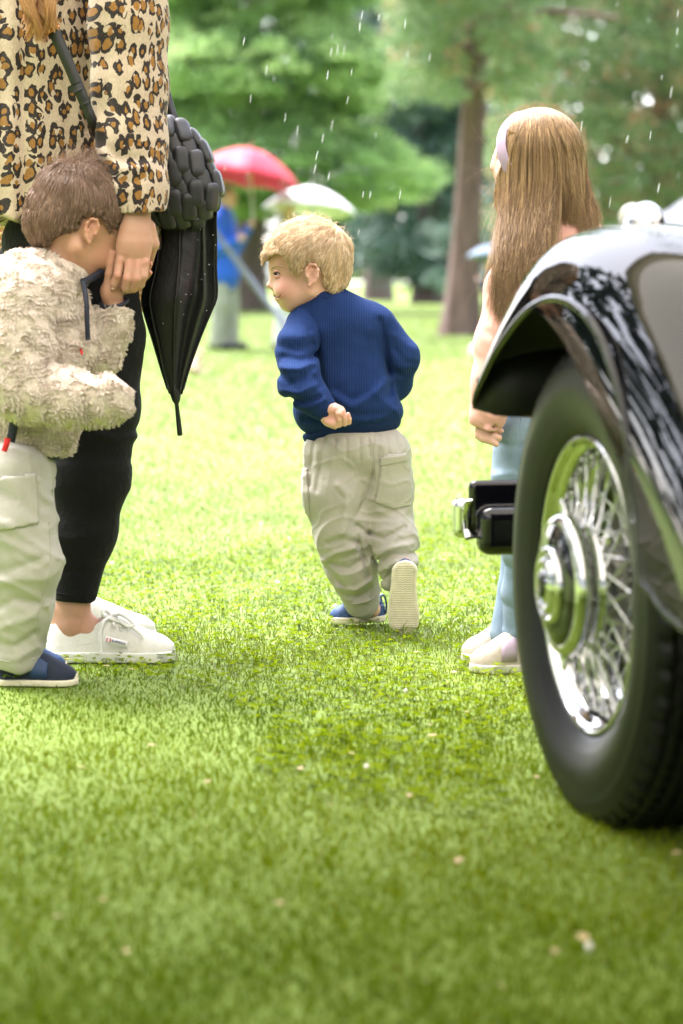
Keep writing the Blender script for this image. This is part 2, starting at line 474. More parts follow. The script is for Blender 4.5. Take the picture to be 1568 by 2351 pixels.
# tufts: pull blades towards clump centres
cx_ = np.round(x/0.035+0.35*np.sin(y*90))*0.035; x = x+(cx_-x)*0.25*rg.random(len(x))
hh = (0.017+0.005*clumpfield(x, y, 5, 21)+0.004*clumpfield(x, y, 17, 22))*np.where(rg.random(len(x)) < 0.04, rg.uniform(1.5, 2.6, len(x)), rg.uniform(0.5, 1.5, len(x)))
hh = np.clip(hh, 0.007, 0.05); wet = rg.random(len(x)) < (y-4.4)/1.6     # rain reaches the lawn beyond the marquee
blades('grass', x[~wet], y[~wet], hh[~wet], rg.uniform(0.0014, 0.0030, (~wet).sum()), rg, 0.75, 'short lawn grass of the foreground, sheltered from the rain')
blades('grass', x[wet], y[wet], hh[wet], rg.uniform(0.0016, 0.0032, wet.sum()), rg, 0.75, 'wet lawn grass around the running toddler', M_WET_SHEEN)
x, y = scatter_view(250000, 5.5, 60, rg, 1.9, 1.0); kk = rg.random(len(x)) < (y-5.5)/4; x, y = x[kk], y[kk]
blades('grass', x, y, rg.uniform(0.014, 0.034, len(x))*np.clip(y/9, 0.8, 1.3), rg.uniform(0.0045, 0.008, len(x))*(y/9), rg, 0.8, 'mown grass of the open lawn behind the children', M_WET_SHEEN, True)

# clover and small broad leaves among the blades
def leaflets(name, x, y, z, size, mat, rng, n_per=3, label=None, attrs=True):
    Vs, Fs, var = [], [], []
    k = len(x); az = rng.uniform(0, 6.283, k)
    a6 = np.linspace(0, 2*math.pi, 6, endpoint=False)
    disk = np.stack([0.5+0.5*np.cos(a6), 0.42*np.sin(a6)], 1)
    out = []
    for j in range(n_per):
        th = az+j*2*math.pi/n_per; ca, sa = np.cos(th), np.sin(th); tilt = rng.uniform(-0.25, 0.35, k)
        px = disk[None, :, 0]*size[:, None]; py = disk[None, :, 1]*size[:, None]
        V = np.stack([x[:, None]+px*ca[:, None]-py*sa[:, None], y[:, None]+px*sa[:, None]+py*ca[:, None], z[:, None]+px*np.sin(tilt)[:, None]+0.15*np.abs(py)], -1)
        out.append(V.reshape(-1, 3))
    V = np.concatenate(out); n = k*n_per; i = np.arange(n)[:, None]*6+np.arange(6)[None]
    va = np.repeat(rng.uniform(0.15, 0.75, n), 6)
    return obj(name, V, [i], mat, attrs={'var': va}, kind='stuff', smooth=False, label=label)
x, y = scatter_view(24000, 2.2, 8, rg, 1.1)
keep = clumpfield(x, y, 2.6, 31)+0.5*clumpfield(x, y, 9, 32) > 0.15; x, y = x[keep], y[keep]
leaflets('clover_leaves', x, y, rg.uniform(0.010, 0.026, len(x)), rg.uniform(0.006, 0.013, len(x)), M_BLADE, rg, 3, 'clover leaves growing among the lawn grass')
M_LITTER = plain('dry_leaf', (0.33, 0.25, 0.12), 0.7, var=0.35, scale=60)
x, y = scatter_view(110, 2.3, 7, rg)
leaflets('fallen_leaves', x, y, rg.uniform(0.02, 0.032, len(x)), rg.uniform(0.008, 0.02, len(x)), M_LITTER, rg, 1, 'small dry yellow leaves lying on the lawn')
M_FLOWER = plain('clover_flower', (0.72, 0.68, 0.6), 0.7, var=0.1)
x, y = scatter_view(16, 2.5, 6.5, rg)
fl = []
for px, py in zip(x, y):
    V, F = lathe([(0, 0.0004), (0.003, 0.004), (0.007, 0.005), (0.010, 0.0035), (0.012, 0.0004)], 8, (px, py, 0.016), (0.1, 0.05, 1)); fl.append((V, F))
obj('clover_flowers', *join(fl), M_FLOWER, kind='stuff', label='scattered white clover flower heads in the grass')

# pale path far beyond the lawn, with a low verge
M_PATH = plain('pale_gravel', (0.52, 0.48, 0.50), 0.9, var=0.15, scale=2)
px = np.linspace(-60, 60, 60); V = []
for q in px:
    yy = 118+0.03*q*math.sin(q*0.08); V += [(q, yy, ground_z(q, yy)+0.012), (q, yy+9, ground_z(q, yy+9)+0.012)]
obj('path', np.array(V), [grid_faces(60, 2)], M_PATH, kind='structure', label='pale gravel path beyond the lawn, glimpsed between the trunks')

# ------------------------------------------------------------------ trees
def leaf_mat(name, stops, transl=0.35, rough=0.5):
    t = NT(name); a = t.n('ShaderNodeAttribute', attribute_name='var')
    c = t.ramp(a.outputs['Fac'], stops); t.set(Base_Color=c, Roughness=rough)
    tr = t.n('ShaderNodeBsdfTranslucent'); t.l(c, tr.inputs['Color'])
    mx = t.n('ShaderNodeMixShader'); mx.inputs[0].default_value = transl
    t.l(t.b.outputs[0], mx.inputs[1]); t.l(tr.outputs[0], mx.inputs[2]); t.l(mx.outputs[0], t.out.inputs['Surface']); return t.m
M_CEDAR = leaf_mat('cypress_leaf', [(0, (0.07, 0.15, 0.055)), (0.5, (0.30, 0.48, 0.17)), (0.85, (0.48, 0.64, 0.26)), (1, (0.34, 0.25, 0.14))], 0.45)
M_DARK = leaf_mat('conifer_needle', [(0, (0.02, 0.055, 0.04)), (0.6, (0.05, 0.11, 0.08)), (1, (0.10, 0.17, 0.11))], 0.2)
M_BROAD = leaf_mat('broad_leaf', [(0, (0.08, 0.15, 0.06)), (0.5, (0.17, 0.27, 0.11)), (0.78, (0.26, 0.36, 0.16)), (0.86, (0.42, 0.22, 0.13)), (1, (0.52, 0.30, 0.19))])
M_FAR = leaf_mat('far_leaf', [(0, (0.02, 0.05, 0.03)), (0.6, (0.05, 0.10, 0.05)), (1, (0.10, 0.15, 0.07))], 0.25)
def bark(name, c1, c2):
    t = NT(name); v = t.coord('Object', (1, 1, 0.22)); f = t.noise(v, 9, 6, 0.65, 0.6)
    c = t.ramp(f, [(0.3, c1), (0.62, c2)]); g = t.noise(t.coord('Object', (1, 1, 1)), 1.6, 3)
    c = t.mix(t.math('MULTIPLY', g, 0.25), c, (0.15, 0.14, 0.10)); t.set(Base_Color=c, Roughness=0.9); t.bump(f, 0.8, 0.05); return t.m
M_BARK = bark('redwood_bark', (0.085, 0.045, 0.045), (0.21, 0.13, 0.125))
M_BARKD = bark('dark_bark', (0.05, 0.03, 0.035), (0.12, 0.08, 0.085))
def foliage(name, pads, nleaf, size, mat, parent, rng, aspect=0.45, droop=0.25, v0=0.45, vs=0.2, odd=0.0):
    """pads: (n,7) centre, radii, brightness"""
    pads = np.asarray(pads); n = len(pads)
    i = np.repeat(np.arange(n), nleaf); m = len(i)
    q = rng.normal(size=(m, 3)); q /= np.linalg.norm(q, axis=1)[:, None]; q *= rng.random((m, 1))**0.45
    C = pads[i, :3]+q*pads[i, 3:6]
    C[:, 2] -= droop*(q[:, 0]**2+q[:, 1]**2)*pads[i, 3]
    d = q*np.array([1, 1, 0.2])+rng.normal(0, 0.45, (m, 3)); d[:, 2] -= droop*0.8; d /= np.linalg.norm(d, axis=1)[:, None]
    up = rng.normal(0, 0.55, (m, 3))+np.array([0, 0, 1.0]); s = np.cross(d, up); s /= np.maximum(np.linalg.norm(s, axis=1), 1e-6)[:, None]
    L = size*rng.uniform(0.6, 1.4, m)[:, None]
    V = np.stack([C-d*L/2, C+s*L*aspect/2, C+d*L/2, C-s*L*aspect/2], 1).reshape(-1, 3)
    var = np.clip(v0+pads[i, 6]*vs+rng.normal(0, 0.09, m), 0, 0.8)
    if odd > 0:
        # whole sprays that have turned
        po = rng.random(n) < odd; mo = po[i] & (rng.random(m) < 0.75); var[mo] = rng.uniform(0.86, 1, mo.sum())
    return obj(name, V, [np.arange(m*4).reshape(-1, 4)], mat, parent, smooth=False, attrs={'var': np.repeat(var, 4)}, kind='stuff')
def trunk(name, p0, p1, r0, r1, mat, parent, seed, flare=1.5, limbs=()):
    rng = np.random.default_rng(seed); n = 26; s = 22
    t = np.linspace(0, 1, n)
    P = np.array(p0)[None]*(1-t[:, None])+np.array(p1)[None]*t[:, None]; P[:, 0] += 0.04*np.sin(t*5+seed); 
    r = r0+(r1-r0)*t+r0*(flare-1)*np.exp(-t*n*0.55)
    a = np.linspace(0, 2*math.pi, s, endpoint=False)
    lob = 1+0.07*np.sin(a*5+seed)[None]+0.05*np.sin(a*9+2*seed)[None]+0.12*np.exp(-t*n*0.5)[:, None]*np.sin(a*6+seed)[None]
    V = np.stack([P[:, 0, None]+r[:, None]*lob*np.cos(a), P[:, 1, None]+r[:, None]*lob*np.sin(a), P[:, 2, None]+0*a[None]], -1).reshape(-1, 3)
    parts = [(V, [grid_faces(n, s, False, True)])]
    for a0, b0, ra, rb in limbs:
        mid = (np.array(a0)+np.array(b0))/2+np.array([0, 0, 0.12])
        parts.append(tube(spline([a0, mid, b0], 10), np.linspace(ra, rb, 10), 8))
    V, F = join(parts); return obj(name, V, F, mat, parent)
def pads_cone(rng, c, R, z0, z1, n, pr, flat=0.4, shell=0.72, top=0.25, face=None):
    """pads spread over a rounded cone crown; more on the outside"""
    P = []
    while len(P) < n:
        z = rng.uniform(z0, z1); f = (z-z0)/(z1-z0)
        rr = R*((1-f)*(1-top)+top)*(0.9+0.22*math.sin(z*3.1+R))*min(1, 0.6+f*6)
        a = rng.uniform(0, 2*math.pi)
        if face and math.sin(a) > face: continue
        k = rng.uniform(shell, 1.02)
        s = pr*rng.uniform(0.6, 1.35)
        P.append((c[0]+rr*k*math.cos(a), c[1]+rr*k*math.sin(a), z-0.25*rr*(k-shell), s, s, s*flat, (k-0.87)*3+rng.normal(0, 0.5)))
    return np.array(P)
rt = np.random.default_rng(23)
# bright green cypress behind the umbrellas
p = W(575, 714, 52); p[2] = 0
tr1 = thing('cypress_tree', 'bright green drooping cypress behind the red and white umbrellas', 'tree', p)
trunk('trunk', p, p+np.array([0.3, 0, 19]), 0.26, 0.12, M_BARKD, tr1, 3)
c = W(590, 629, 51.5)
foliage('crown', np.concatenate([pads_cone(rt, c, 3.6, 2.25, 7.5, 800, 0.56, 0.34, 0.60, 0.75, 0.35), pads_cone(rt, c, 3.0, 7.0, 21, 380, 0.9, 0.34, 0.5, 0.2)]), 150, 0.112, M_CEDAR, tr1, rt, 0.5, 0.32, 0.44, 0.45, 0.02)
# dark spruces right of it
for (u, v, d, R, z0, n, lab) in ((862, 691, 72, 2.6, 6.0, 620, 'dark conifer with a straight trunk, standing behind the toddler'),
                                 (975, 690, 66, 2.1, 0.75, 620, 'dark blue-green conifer sweeping low left of the big trunk')):
    p = W(u, v, d); p[2] = 0
    tt = thing('conifer_tree', lab, 'tree', p, 'dark conifers across the lawn')
    trunk('trunk', p, p+np.array([0.2, 0, 23]), 0.27, 0.12, M_BARKD, tt, int(u), 1.7)
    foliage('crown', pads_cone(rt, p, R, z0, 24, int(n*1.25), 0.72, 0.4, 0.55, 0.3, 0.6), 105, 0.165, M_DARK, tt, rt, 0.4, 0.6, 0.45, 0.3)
# big reddish trunk with boughs hanging across the top right
p = W(1047, 770, 31.9); p[2] = 0; q = W(1097, 150, 31.9)
tb = thing('redwood_tree', 'tall tree with a thick reddish brown trunk between the toddler and the girl', 'tree', p)
top = p+(q-p)*2.2
lb = [(p+(q-p)*f, W(u, v, d), 0.09, 0.02) for f, u, v, d in ((0.9, 1240, 130, 30), (1.0, 960, 60, 31), (1.15, 1420, 40, 29.5), (1.1, 1180, 10, 28.5))]
trunk('trunk', p, top, 0.205, 0.095, M_BARK, tb, 8, 1.35, lb)
P = []
for _ in range(900):
    u = rt.uniform(905, 1240); v = 215-475*rt.random() if rt.random() < 0.75 else rt.uniform(-2600, -260)
    if v > 60+0.5*abs(u-1050) and abs(u-1090) < 40: continue
    c = W(u, v, rt.uniform(28.5, 34)); s = rt.uniform(0.16, 0.4); P.append((*c, s, s, s*0.55, rt.normal(0, 0.6)))
for _ in range(420):
    z_ = rt.uniform(6.5, 27); rr2 = 7.5*(1-(z_-6)/30); c = p+np.array([rt.uniform(-rr2, rr2), rt.uniform(-4, 3), z_]); s = rt.uniform(0.6, 1.2); P.append((*c, s, s, s*0.5, rt.normal(0, 0.6)))
foliage('crown', P, 65, 0.074, M_BROAD, tb, rt, 0.5, 0.35, 0.48, 0.3, 0.08)
# leafy tree filling the right
p = W(1500, 735, 42); p[2] = 0
tm = thing('broadleaf_tree', 'wide pale green tree with orange leaves behind the long haired girl', 'tree', p)
trunk('trunk', p, p+np.array([0.3, 0, 7]), 0.24, 0.1, M_BARK, tm, 14, 1.4, [(p+np.array([0.1, 0, 2.5]), W(1300, 250, 41), 0.08, 0.02), (p+np.array([0.1, 0, 3]), W(1640, 160, 41), 0.08, 0.02)])
P = []
for _ in range(1900):
    u = rt.uniform(1120, 1900); v = rt.uniform(-330, 560) if rt.random() < 0.75 else rt.uniform(-2200, -330)
    if u < 1250 and v > 420 and rt.random() < 0.7: continue
    c = W(u, v, rt.uniform(38.5, 44)); s = rt.uniform(0.25, 0.6); P.append((*c, s, s, s*0.55, rt.normal(0, 0.7)))
for _ in range(300):
    z_ = rt.uniform(6.5, 26); c = p+np.array([rt.uniform(-7, 7)*(1-(z_-6)/30), rt.uniform(-4, 4), z_]); s = rt.uniform(0.7, 1.3); P.append((*c, s, s, s*0.5, rt.normal(0, 0.6)))
foliage('crown', P, 60, 0.096, M_BROAD, tm, rt, 0.55, 0.3, 0.5, 0.3, 0.16)
# shrubby undergrowth between trunks
for (u, v, d, rx, h, lab) in ((1200, 700, 58, 2.6, 2.6, 'dark green rounded shrub beyond the big trunk, beside the grey-blue umbrella'),):
    p = W(u, v, d); p[2] = 0
    sh = thing('shrub', lab, 'shrub', p)
    V, F = tube([p, p+np.array([0, 0, h*0.7])], [0.06, 0.03], 8); obj('stem', V, F, M_BARKD, sh)
    P = []
    for _ in range(120):
        a = rt.uniform(0, 6.283); e = rt.random()**0.5; s = rt.uniform(0.2, 0.45)
        P.append((p[0]+rx*e*math.cos(a), p[1]+rx*0.6*e*math.sin(a), 0.35+h*rt.random()*(1-0.5*e*e), s, s, s*0.6, rt.normal(0, 0.5)))
    foliage('foliage', P, 90, 0.11, M_DARK, sh, rt, 0.5, 0.3, 0.6, 0.25)
# the park's wood carries on round the sides and behind (what the chrome and the paint mirror)
P = []
for _ in range(2200):
    an = rt.uniform(math.radians(28), math.radians(332)); R = rt.uniform(24, 34)+10*abs(math.sin(an*2.5)); s = rt.uniform(0.9, 2.2)
    P.append((R*math.sin(an), R*math.cos(an), rt.uniform(0.4, 24+4*math.sin(an*7)), s, s, s*0.6, rt.normal(0, 0.8)))
foliage('woodland', P, 26, 1.35, M_FAR, None, rt, 0.55, 0.3, 0.5, 0.25)['label'] = 'park woodland round the sides of the lawn'
# closing wood far behind: one mass
P = []
for _ in range(2600):
    xx = rt.uniform(-30, 33); yy = rt.uniform(140, 158); s = rt.uniform(1.1, 2.3); P.append((xx, yy, (rt.uniform(0.8, 21) if rt.random() < 0.8 else rt.uniform(20, 38))+0.6, s, s, s*0.6, rt.normal(0, 0.8)))
foliage('treeline', P, 44, 0.74, M_FAR, None, rt, 0.55, 0.3, 0.45, 0.25)['label'] = 'dense far-off wood closing the view behind the lawn'
# ================================================================== marquee the picture is taken from, grey gazebo, far people
M_CANVAS = cloth('beige_canvas', (0.55, 0.47, 0.34), 0.8, 0.06, 500, 0.15, 0.0, 0.2)
_t = M_CANVAS.node_tree; _tr = _t.nodes.new('ShaderNodeBsdfTranslucent'); _tr.inputs['Color'].default_value = (0.66, 0.63, 0.55, 1); _mx = _t.nodes.new('ShaderNodeMixShader'); _mx.inputs[0].default_value = 0.54      # daylight glows through the canvas
_t.links.new(_t.nodes['Principled BSDF'].outputs[0], _mx.inputs[1]); _t.links.new(_tr.outputs[0], _mx.inputs[2]); _t.links.new(_mx.outputs[0], _t.nodes['Material Output'].inputs['Surface'])
M_POLE = plain('painted_steel', (0.75, 0.75, 0.74), 0.35, 0.0, 0.05)
MX, MY, HX, HY = 1.2, 0.5, 4.2, 4.2
mq = thing('marquee', 'beige canvas marquee sheltering the foreground lawn, mirrored in the black wing', 'marquee', (MX, MY, 0))
def roof_sheet(c, hx, hy, zev, zap, n=14):
    u = np.linspace(-1, 1, n); A, B = np.meshgrid(u, u, indexing='ij')
    m = np.maximum(np.abs(A), np.abs(B)); sag = -0.09*np.sin(m*math.pi)
    return np.stack([c[0]+hx*A, c[1]+hy*B, zap+(zev-zap)*m+sag], -1).reshape(-1, 3), [grid_faces(n, n)]
V, F = roof_sheet((MX, MY), HX, HY, 2.35, 3.3); 
ro = obj('roof', V, F, M_CANVAS, mq)
for sx in (-1, 1):
    for sy in (-1, 1):
        V, F = tube([(MX+sx*(HX-0.05), MY+sy*(HY-0.05), 0), (MX+sx*(HX-0.05), MY+sy*(HY-0.05), 2.38)], 0.03, 10); obj('pole', V, F, M_POLE, mq)
for i in range(4):
    a = [(-1, -1), (1, -1), (1, 1), (-1, 1)]; p, q = a[i], a[(i+1) % 4]; n = 41; s = np.linspace(0, 1, n)
    X = MX+HX*(p[0]+(q[0]-p[0])*s); Y = MY+HY*(p[1]+(q[1]-p[1])*s)
    V = np.concatenate([np.stack([X, Y, 0*s+2.35], 1), np.stack([X, Y, 2.17-0.03*np.abs(np.sin(s*math.pi*12))], 1)])
    k = np.arange(n-1); vo = obj('valance', V, [np.stack([k, k+1, k+n+1, k+n], 1)], M_CANVAS, mq); vo.modifiers.new('thick', 'SOLIDIFY').thickness = 0.004

M_GREYTENT = cloth('grey_tent_canvas', (0.36, 0.36, 0.42), 0.6, 0.06, 500, 0.1, 0.0, 0.2)
g = W(1650, 629, 30); gz = thing('gazebo_tent', 'grey peaked gazebo tent roof showing beyond the chrome lamp of the car', 'tent', (g[0], 30, 0))
V, F = roof_sheet((g[0], 30), 1.05, 1.05, 1.36, 2.1); obj('roof', V, F, M_GREYTENT, gz).modifiers.new('thick', 'SOLIDIFY').thickness = 0.005
for sx in (-1, 1):
    for sy in (-1, 1):
        V, F = tube([(g[0]+sx, 30+sy, 0), (g[0]+sx, 30+sy, 1.4)], 0.02, 8); obj('pole', V, F, M_POLE, gz)

def umbrella(name, label, apex_c, R, hgt, tilt_x, tilt_y, mat, mat_in, grip, group=None, n=8):
    """open umbrella: eight sagging panels, ribs, shaft down to the hand"""
    root = thing(name, label, 'umbrella', grip, group)
    M = np.array((Matrix.Rotation(tilt_x, 3, 'Y') @ Matrix.Rotation(tilt_y, 3, 'X')))
    tip = np.array(apex_c)
    for k in range(n):
        m = 9; nu = 7; rr = np.linspace(0.02, 1, m); aa = np.linspace(0, 1, nu)
        V = []
        for r in rr:
            for q in aa:
                a0, a1 = 2*math.pi*k/n, 2*math.pi*(k+1)/n
                p = (1-q)*np.array([math.cos(a0), math.sin(a0)])+q*np.array([math.cos(a1), math.sin(a1)])
                scal = 1-0.10*r*math.sin(math.pi*q)
                z = -hgt*(r**2.1)+0.03*R*math.sin(math.pi*q)*r
                V.append((R*r*p[0]*scal, R*r*p[1]*scal, z))
        V = np.array(V)@M.T+tip
        o = obj('panel', V, [grid_faces(m, nu)], mat, root); sm = o.modifiers.new('thick', 'SOLIDIFY'); sm.thickness = 0.004
        a0 = 2*math.pi*k/n; rr = np.linspace(0.03, 1, 8)
        P = np.stack([R*rr*math.cos(a0), R*rr*math.sin(a0), -hgt*rr**2.1-0.012], 1)@M.T+tip
        V, F = tube(P, 0.004, 5); obj('rib', V, F, M_POLE, root)
    V, F = tube([tip+M@np.array([0, 0, 0.07]), tip+M@np.array([0, 0, -0.05]), np.array(grip)], 0.008, 8); obj('shaft', V, F, M_POLE, root)
    V, F = tube([np.array(grip)+(tip-np.array(grip))*0.1, np.array(grip)], [0.014, 0.016], 8); obj('handle', V, F, M_BLACKPL, root)
    return root
M_BLACKPL = plain('black_plastic', (0.012, 0.012, 0.013), 0.35)
M_RED = cloth('red_nylon', (0.62, 0.06, 0.10), 0.55, 0.05, 1500, 0.05, 0.1, 0.1)
M_WHITE = cloth('white_nylon', (0.80, 0.81, 0.84), 0.6, 0.03, 1500, 0.05, 0.1, 0.1)
M_BLUEGREY = cloth('blue_grey_nylon', (0.22, 0.28, 0.37), 0.55, 0.05, 1500, 0.05, 0.1, 0.1)

M_SKIN_FAR = plain('skin_far', (0.50, 0.30, 0.23), 0.5, var=0.06)
M_HAIR_FAR = plain('grey_hair', (0.22, 0.18, 0.15), 0.7, var=0.2)
def bodymesh(name, prims, h, mat, parent, k=0.04, rel=1):
    s = Sdf(h)
    for p in prims: s.add(p, k)
    V, F = s.mesh(); V = relax(V, F, rel)
    return obj(name, V, F, mat, parent)
def far_person(label, u, d, height, facing, cols, arms, group=None, stance=0.1, wide=1.0):
    """a distant standing figure: legs, coat, head, hair, hands; arms = list of (elbow, wrist) offsets from the shoulders in metres"""
    p = W(u, V0, d); p[2] = 0; s = height/1.75
    f = np.array([math.cos(facing), math.sin(facing), 0]); l = np.array([-f[1], f[0], 0]); z = np.array([0, 0, 1.])
    P = lambda a, b, c: p+s*(a*f+b*l+c*z)
    root = thing('person', label, 'person', p, group)
    coatm, legm, shoem, hairm = cols
    h = 0.014
    leg = []
    for sd in (-1, 1):
        x0 = 0.06*sd if sd > 0 else -0.03
        leg += chain([P(0, 0.09*sd, 0.92), P(0.03+0.02*sd, 0.10*sd, 0.5), P(x0, stance*sd, 0.08)], [0.105*s*wide, 0.082*s*wide, 0.07*s*wide])
    bodymesh('trousers', leg+[ell(P(0, 0, 0.92), (0.16*s, 0.17*s, 0.13*s))], h, legm, root)
    for sd in (-1, 1):
        x0 = 0.06*sd if sd > 0 else -0.03
        bodymesh('shoe', chain([P(x0-0.06, stance*sd, 0.045), P(x0+0.15, stance*sd, 0.04)], [0.045*s, 0.04*s]), h, shoem, root)
    coat = [cone(P(0, 0, 0.82), P(0, 0, 1.15), 0.20*s*wide, 0.18*s*wide, (f, 1.25)), cone(P(0, 0, 1.15), P(-0.01, 0, 1.38), 0.18*s*wide, 0.17*s, (f, 1.35)), cone(P(-0.01, -0.15, 1.4), P(-0.01, 0.15, 1.4), 0.075*s, 0.075*s), cone(P(0, 0, 1.42), P(0.01, 0, 1.5), 0.08*s, 0.065*s)]
    skin = [cone(P(0.01, 0, 1.42), P(0.03, 0, 1.58), 0.055*s, 0.055*s), ell(P(0.045, 0, 1.63), (0.098*s, 0.078*s, 0.12*s)), cone(P(0.13, 0, 1.64), P(0.15, 0, 1.61), 0.012*s, 0.016*s), cone(P(0.10, 0, 1.55), P(0.12, 0, 1.56), 0.035*s, 0.03*s)]
    for sd, (e, w) in zip((-1, 1), arms):
        S = P(-0.01, 0.20*sd, 1.37); E = S+s*(e[0]*f+e[1]*l+e[2]*z); Wr = S+s*(w[0]*f+w[1]*l+w[2]*z)
        coat += chain([S, E, Wr], [0.07*s, 0.06*s, 0.045*s])
        skin += chain([P(0, 0, 1.42), P(0, 0.1*sd, 1.37), S, E, Wr], [0.05*s, 0.04*s, 0.035*s, 0.03*s, 0.03*s])
        dv = nrm(Wr-E); skin += [cone(Wr-dv*0.03, Wr+dv*0.06*s, 0.03*s, 0.036*s)]
        for q in range(4): skin.append(cone(Wr+dv*0.06*s+z*0.018*(q-1.5), Wr+dv*0.11*s+z*0.016*(q-1.5), 0.012*s, 0.010*s))
    bodymesh('coat', coat, h, coatm, root)
    bodymesh('body', skin, 0.010, M_SKIN_FAR, root, 0.02)
    s2 = Sdf(0.010).add(ell(P(0.025, 0, 1.66), (0.112*s, 0.09*s, 0.115*s))).cut(half(P(0.06, 0, 1.645), f*0.8-z*0.62))
    V, F = s2.mesh(); obj('hair', V, F, hairm, root)
    return root, P
M_BLUE = cloth('blue_anorak', (0.03, 0.12, 0.62), 0.6, 0.08, 900, 0.1, 0.1, 0.4)
M_GREYTR = cloth('grey_trousers', (0.33, 0.34, 0.31), 0.85, 0.08, 900, 0.1, 0.1, 0.4)
M_SHOEF = plain('dark_shoe', (0.03, 0.03, 0.04), 0.5)
M_GREYCOAT = cloth('pale_grey_coat', (0.48, 0.48, 0.52), 0.8, 0.08, 900, 0.1, 0.1, 0.4)
M_WTR = cloth('white_trousers', (0.72, 0.74, 0.78), 0.8, 0.05, 900, 0.1, 0.1, 0.4)
M_NAVYF = cloth('navy_coat', (0.02, 0.03, 0.075), 0.8, 0.08, 900, 0.1, 0.1, 0.4)
M_BLONDF = plain('light_hair', (0.55, 0.45, 0.36), 0.7, var=0.15)
pr, P = far_person('man in a bright blue anorak and grey trousers standing under the red umbrella', 512, 25.8, 1.74, math.radians(-18), (M_BLUE, M_GREYTR, M_SHOEF, M_HAIR_FAR), [((0.05, -0.04, -0.29), (0.22, 0.02, -0.2)), ((0.08, 0.03, -0.28), (0.28, -0.12, -0.06))], wide=1.12)
ap = W(574, 342, 25.6); umbrella('open_umbrella', 'large red umbrella held open over the man in blue', ap, 0.60, 0.34, math.radians(9), math.radians(-6), M_RED, M_RED, P(0.32, 0.09, 1.30), 'open umbrellas across the lawn')
pr, P = far_person('person in pale grey coat and white trousers under the white umbrella', 646, 26.2, 1.62, math.radians(5), (M_GREYCOAT, M_WTR, M_SHOEF, M_BLONDF), [((0.02, -0.04, -0.28), (0.14, 0.02, -0.40)), ((0.08, 0.03, -0.27), (0.27, -0.12, -0.08))])
ap = W(714, 431, 26); umbrella('open_umbrella', 'white umbrella above the head of the blond toddler', ap, 0.52, 0.26, math.radians(4), math.radians(-8), M_WHITE, M_WHITE, P(0.30, 0.09, 1.29), 'open umbrellas across the lawn')
pr, P = far_person('small child in a navy coat between the big trunk and the girl', 1128, 28, 0.98, math.radians(170), (M_NAVYF, M_NAVYF, M_SHOEF, M_HAIR_FAR), [((0.02, -0.04, -0.28), (0.14, 0.02, -0.30)), ((0.08, 0.03, -0.27), (0.24, -0.10, -0.08))])
ap = W(1138, 560, 27.9); umbrella('open_umbrella', 'small grey-blue umbrella beside the big trunk, left of the girl', ap, 0.34, 0.17, math.radians(3), math.radians(-6), M_BLUEGREY, M_BLUEGREY, P(0.25, 0.09, 1.25), 'open umbrellas across the lawn')

# little pale dog on the lawn, white bag, leaning pole
M_DOG = plain('pale_dog_fur', (0.62, 0.46, 0.36), 0.9, var=0.15, scale=60, bump=0.5)
p = W(448, 860, 19.4); p[2] = 0
dg = thing('dog', 'tiny pale beige dog sitting on the lawn beyond the furled umbrella', 'dog', p)
z = np.array([0, 0, 1.]); X = np.array([1., 0, 0]); Yv = np.array([0, 1., 0])
q = lambda a, b, c: p+np.array([a, b, c])
pr_ = [ell(q(-0.005, 0, 0.065), (0.06, 0.055, 0.062)), ell(q(0.015, 0, 0.115), (0.042, 0.042, 0.05)), ell(q(0.032, 0, 0.172), (0.038, 0.036, 0.036)), cone(q(0.055, 0, 0.168), q(0.078, 0, 0.160), 0.018, 0.012),
       cone(q(0.045, -0.022, 0.10), q(0.05, -0.022, 0.012), 0.016, 0.013), cone(q(0.045, 0.022, 0.10), q(0.05, 0.022, 0.012), 0.016, 0.013), cone(q(0, -0.045, 0.05), q(0.045, -0.045, 0.014), 0.026, 0.014), cone(q(0, 0.045, 0.05), q(0.045, 0.045, 0.014), 0.026, 0.014),
       cone(q(0.022, -0.022, 0.198), q(0.016, -0.032, 0.222), 0.012, 0.004), cone(q(0.022, 0.022, 0.198), q(0.016, 0.032, 0.222), 0.012, 0.004), cone(q(-0.06, 0, 0.03), q(-0.10, 0.02, 0.05), 0.014, 0.008)]
bodymesh('body', pr_, 0.005, M_DOG, dg, 0.015)
bodymesh('nose', [ell(q(0.087, 0, 0.164), (0.006, 0.008, 0.006))], 0.002, M_BLACKPL, dg, 0)
for sy in (-1, 1): bodymesh('eye', [ell(q(0.062, 0.017*sy, 0.183), 0.005)], 0.002, M_BLACKPL, dg, 0)
p = W(1092, 819, 23.4); p[2] = 0
q = lambda a, b, c: p+np.array([a, b, c])
bg_ = thing('carrier_bag', 'small white carrier bag standing on the lawn left of the girl', 'bag', p)
bodymesh('bag_body', [rbox(q(0, 0, 0.055), (0.06, 0.035, 0.055), 0.02), ell(q(0.01, 0, 0.10), (0.045, 0.03, 0.03))], 0.006, M_WHITE, bg_, 0.02)
for sy in (-1, 1):
    V, F = tube(spline([q(-0.03, 0.02*sy, 0.11), q(-0.02, 0.02*sy, 0.15), q(0.02, 0.02*sy, 0.15), q(0.03, 0.02*sy, 0.11)], 12), 0.004, 6); obj('handle', V, F, M_WHITE, bg_)
M_SLATE = plain('slate_blue_pole', (0.17, 0.18, 0.26), 0.5)
a = W(452, 478, 23.0); b = W(712, 812, 23.0); b[2] = 0
gp = thing('slanted_pole', 'slate blue pole slanting across the legs of the distant couple', 'pole', b)
V, F = tube([b, (a+b)/2, a], [0.026, 0.028, 0.022], 10); obj('shaft', V, F, M_SLATE, gp)
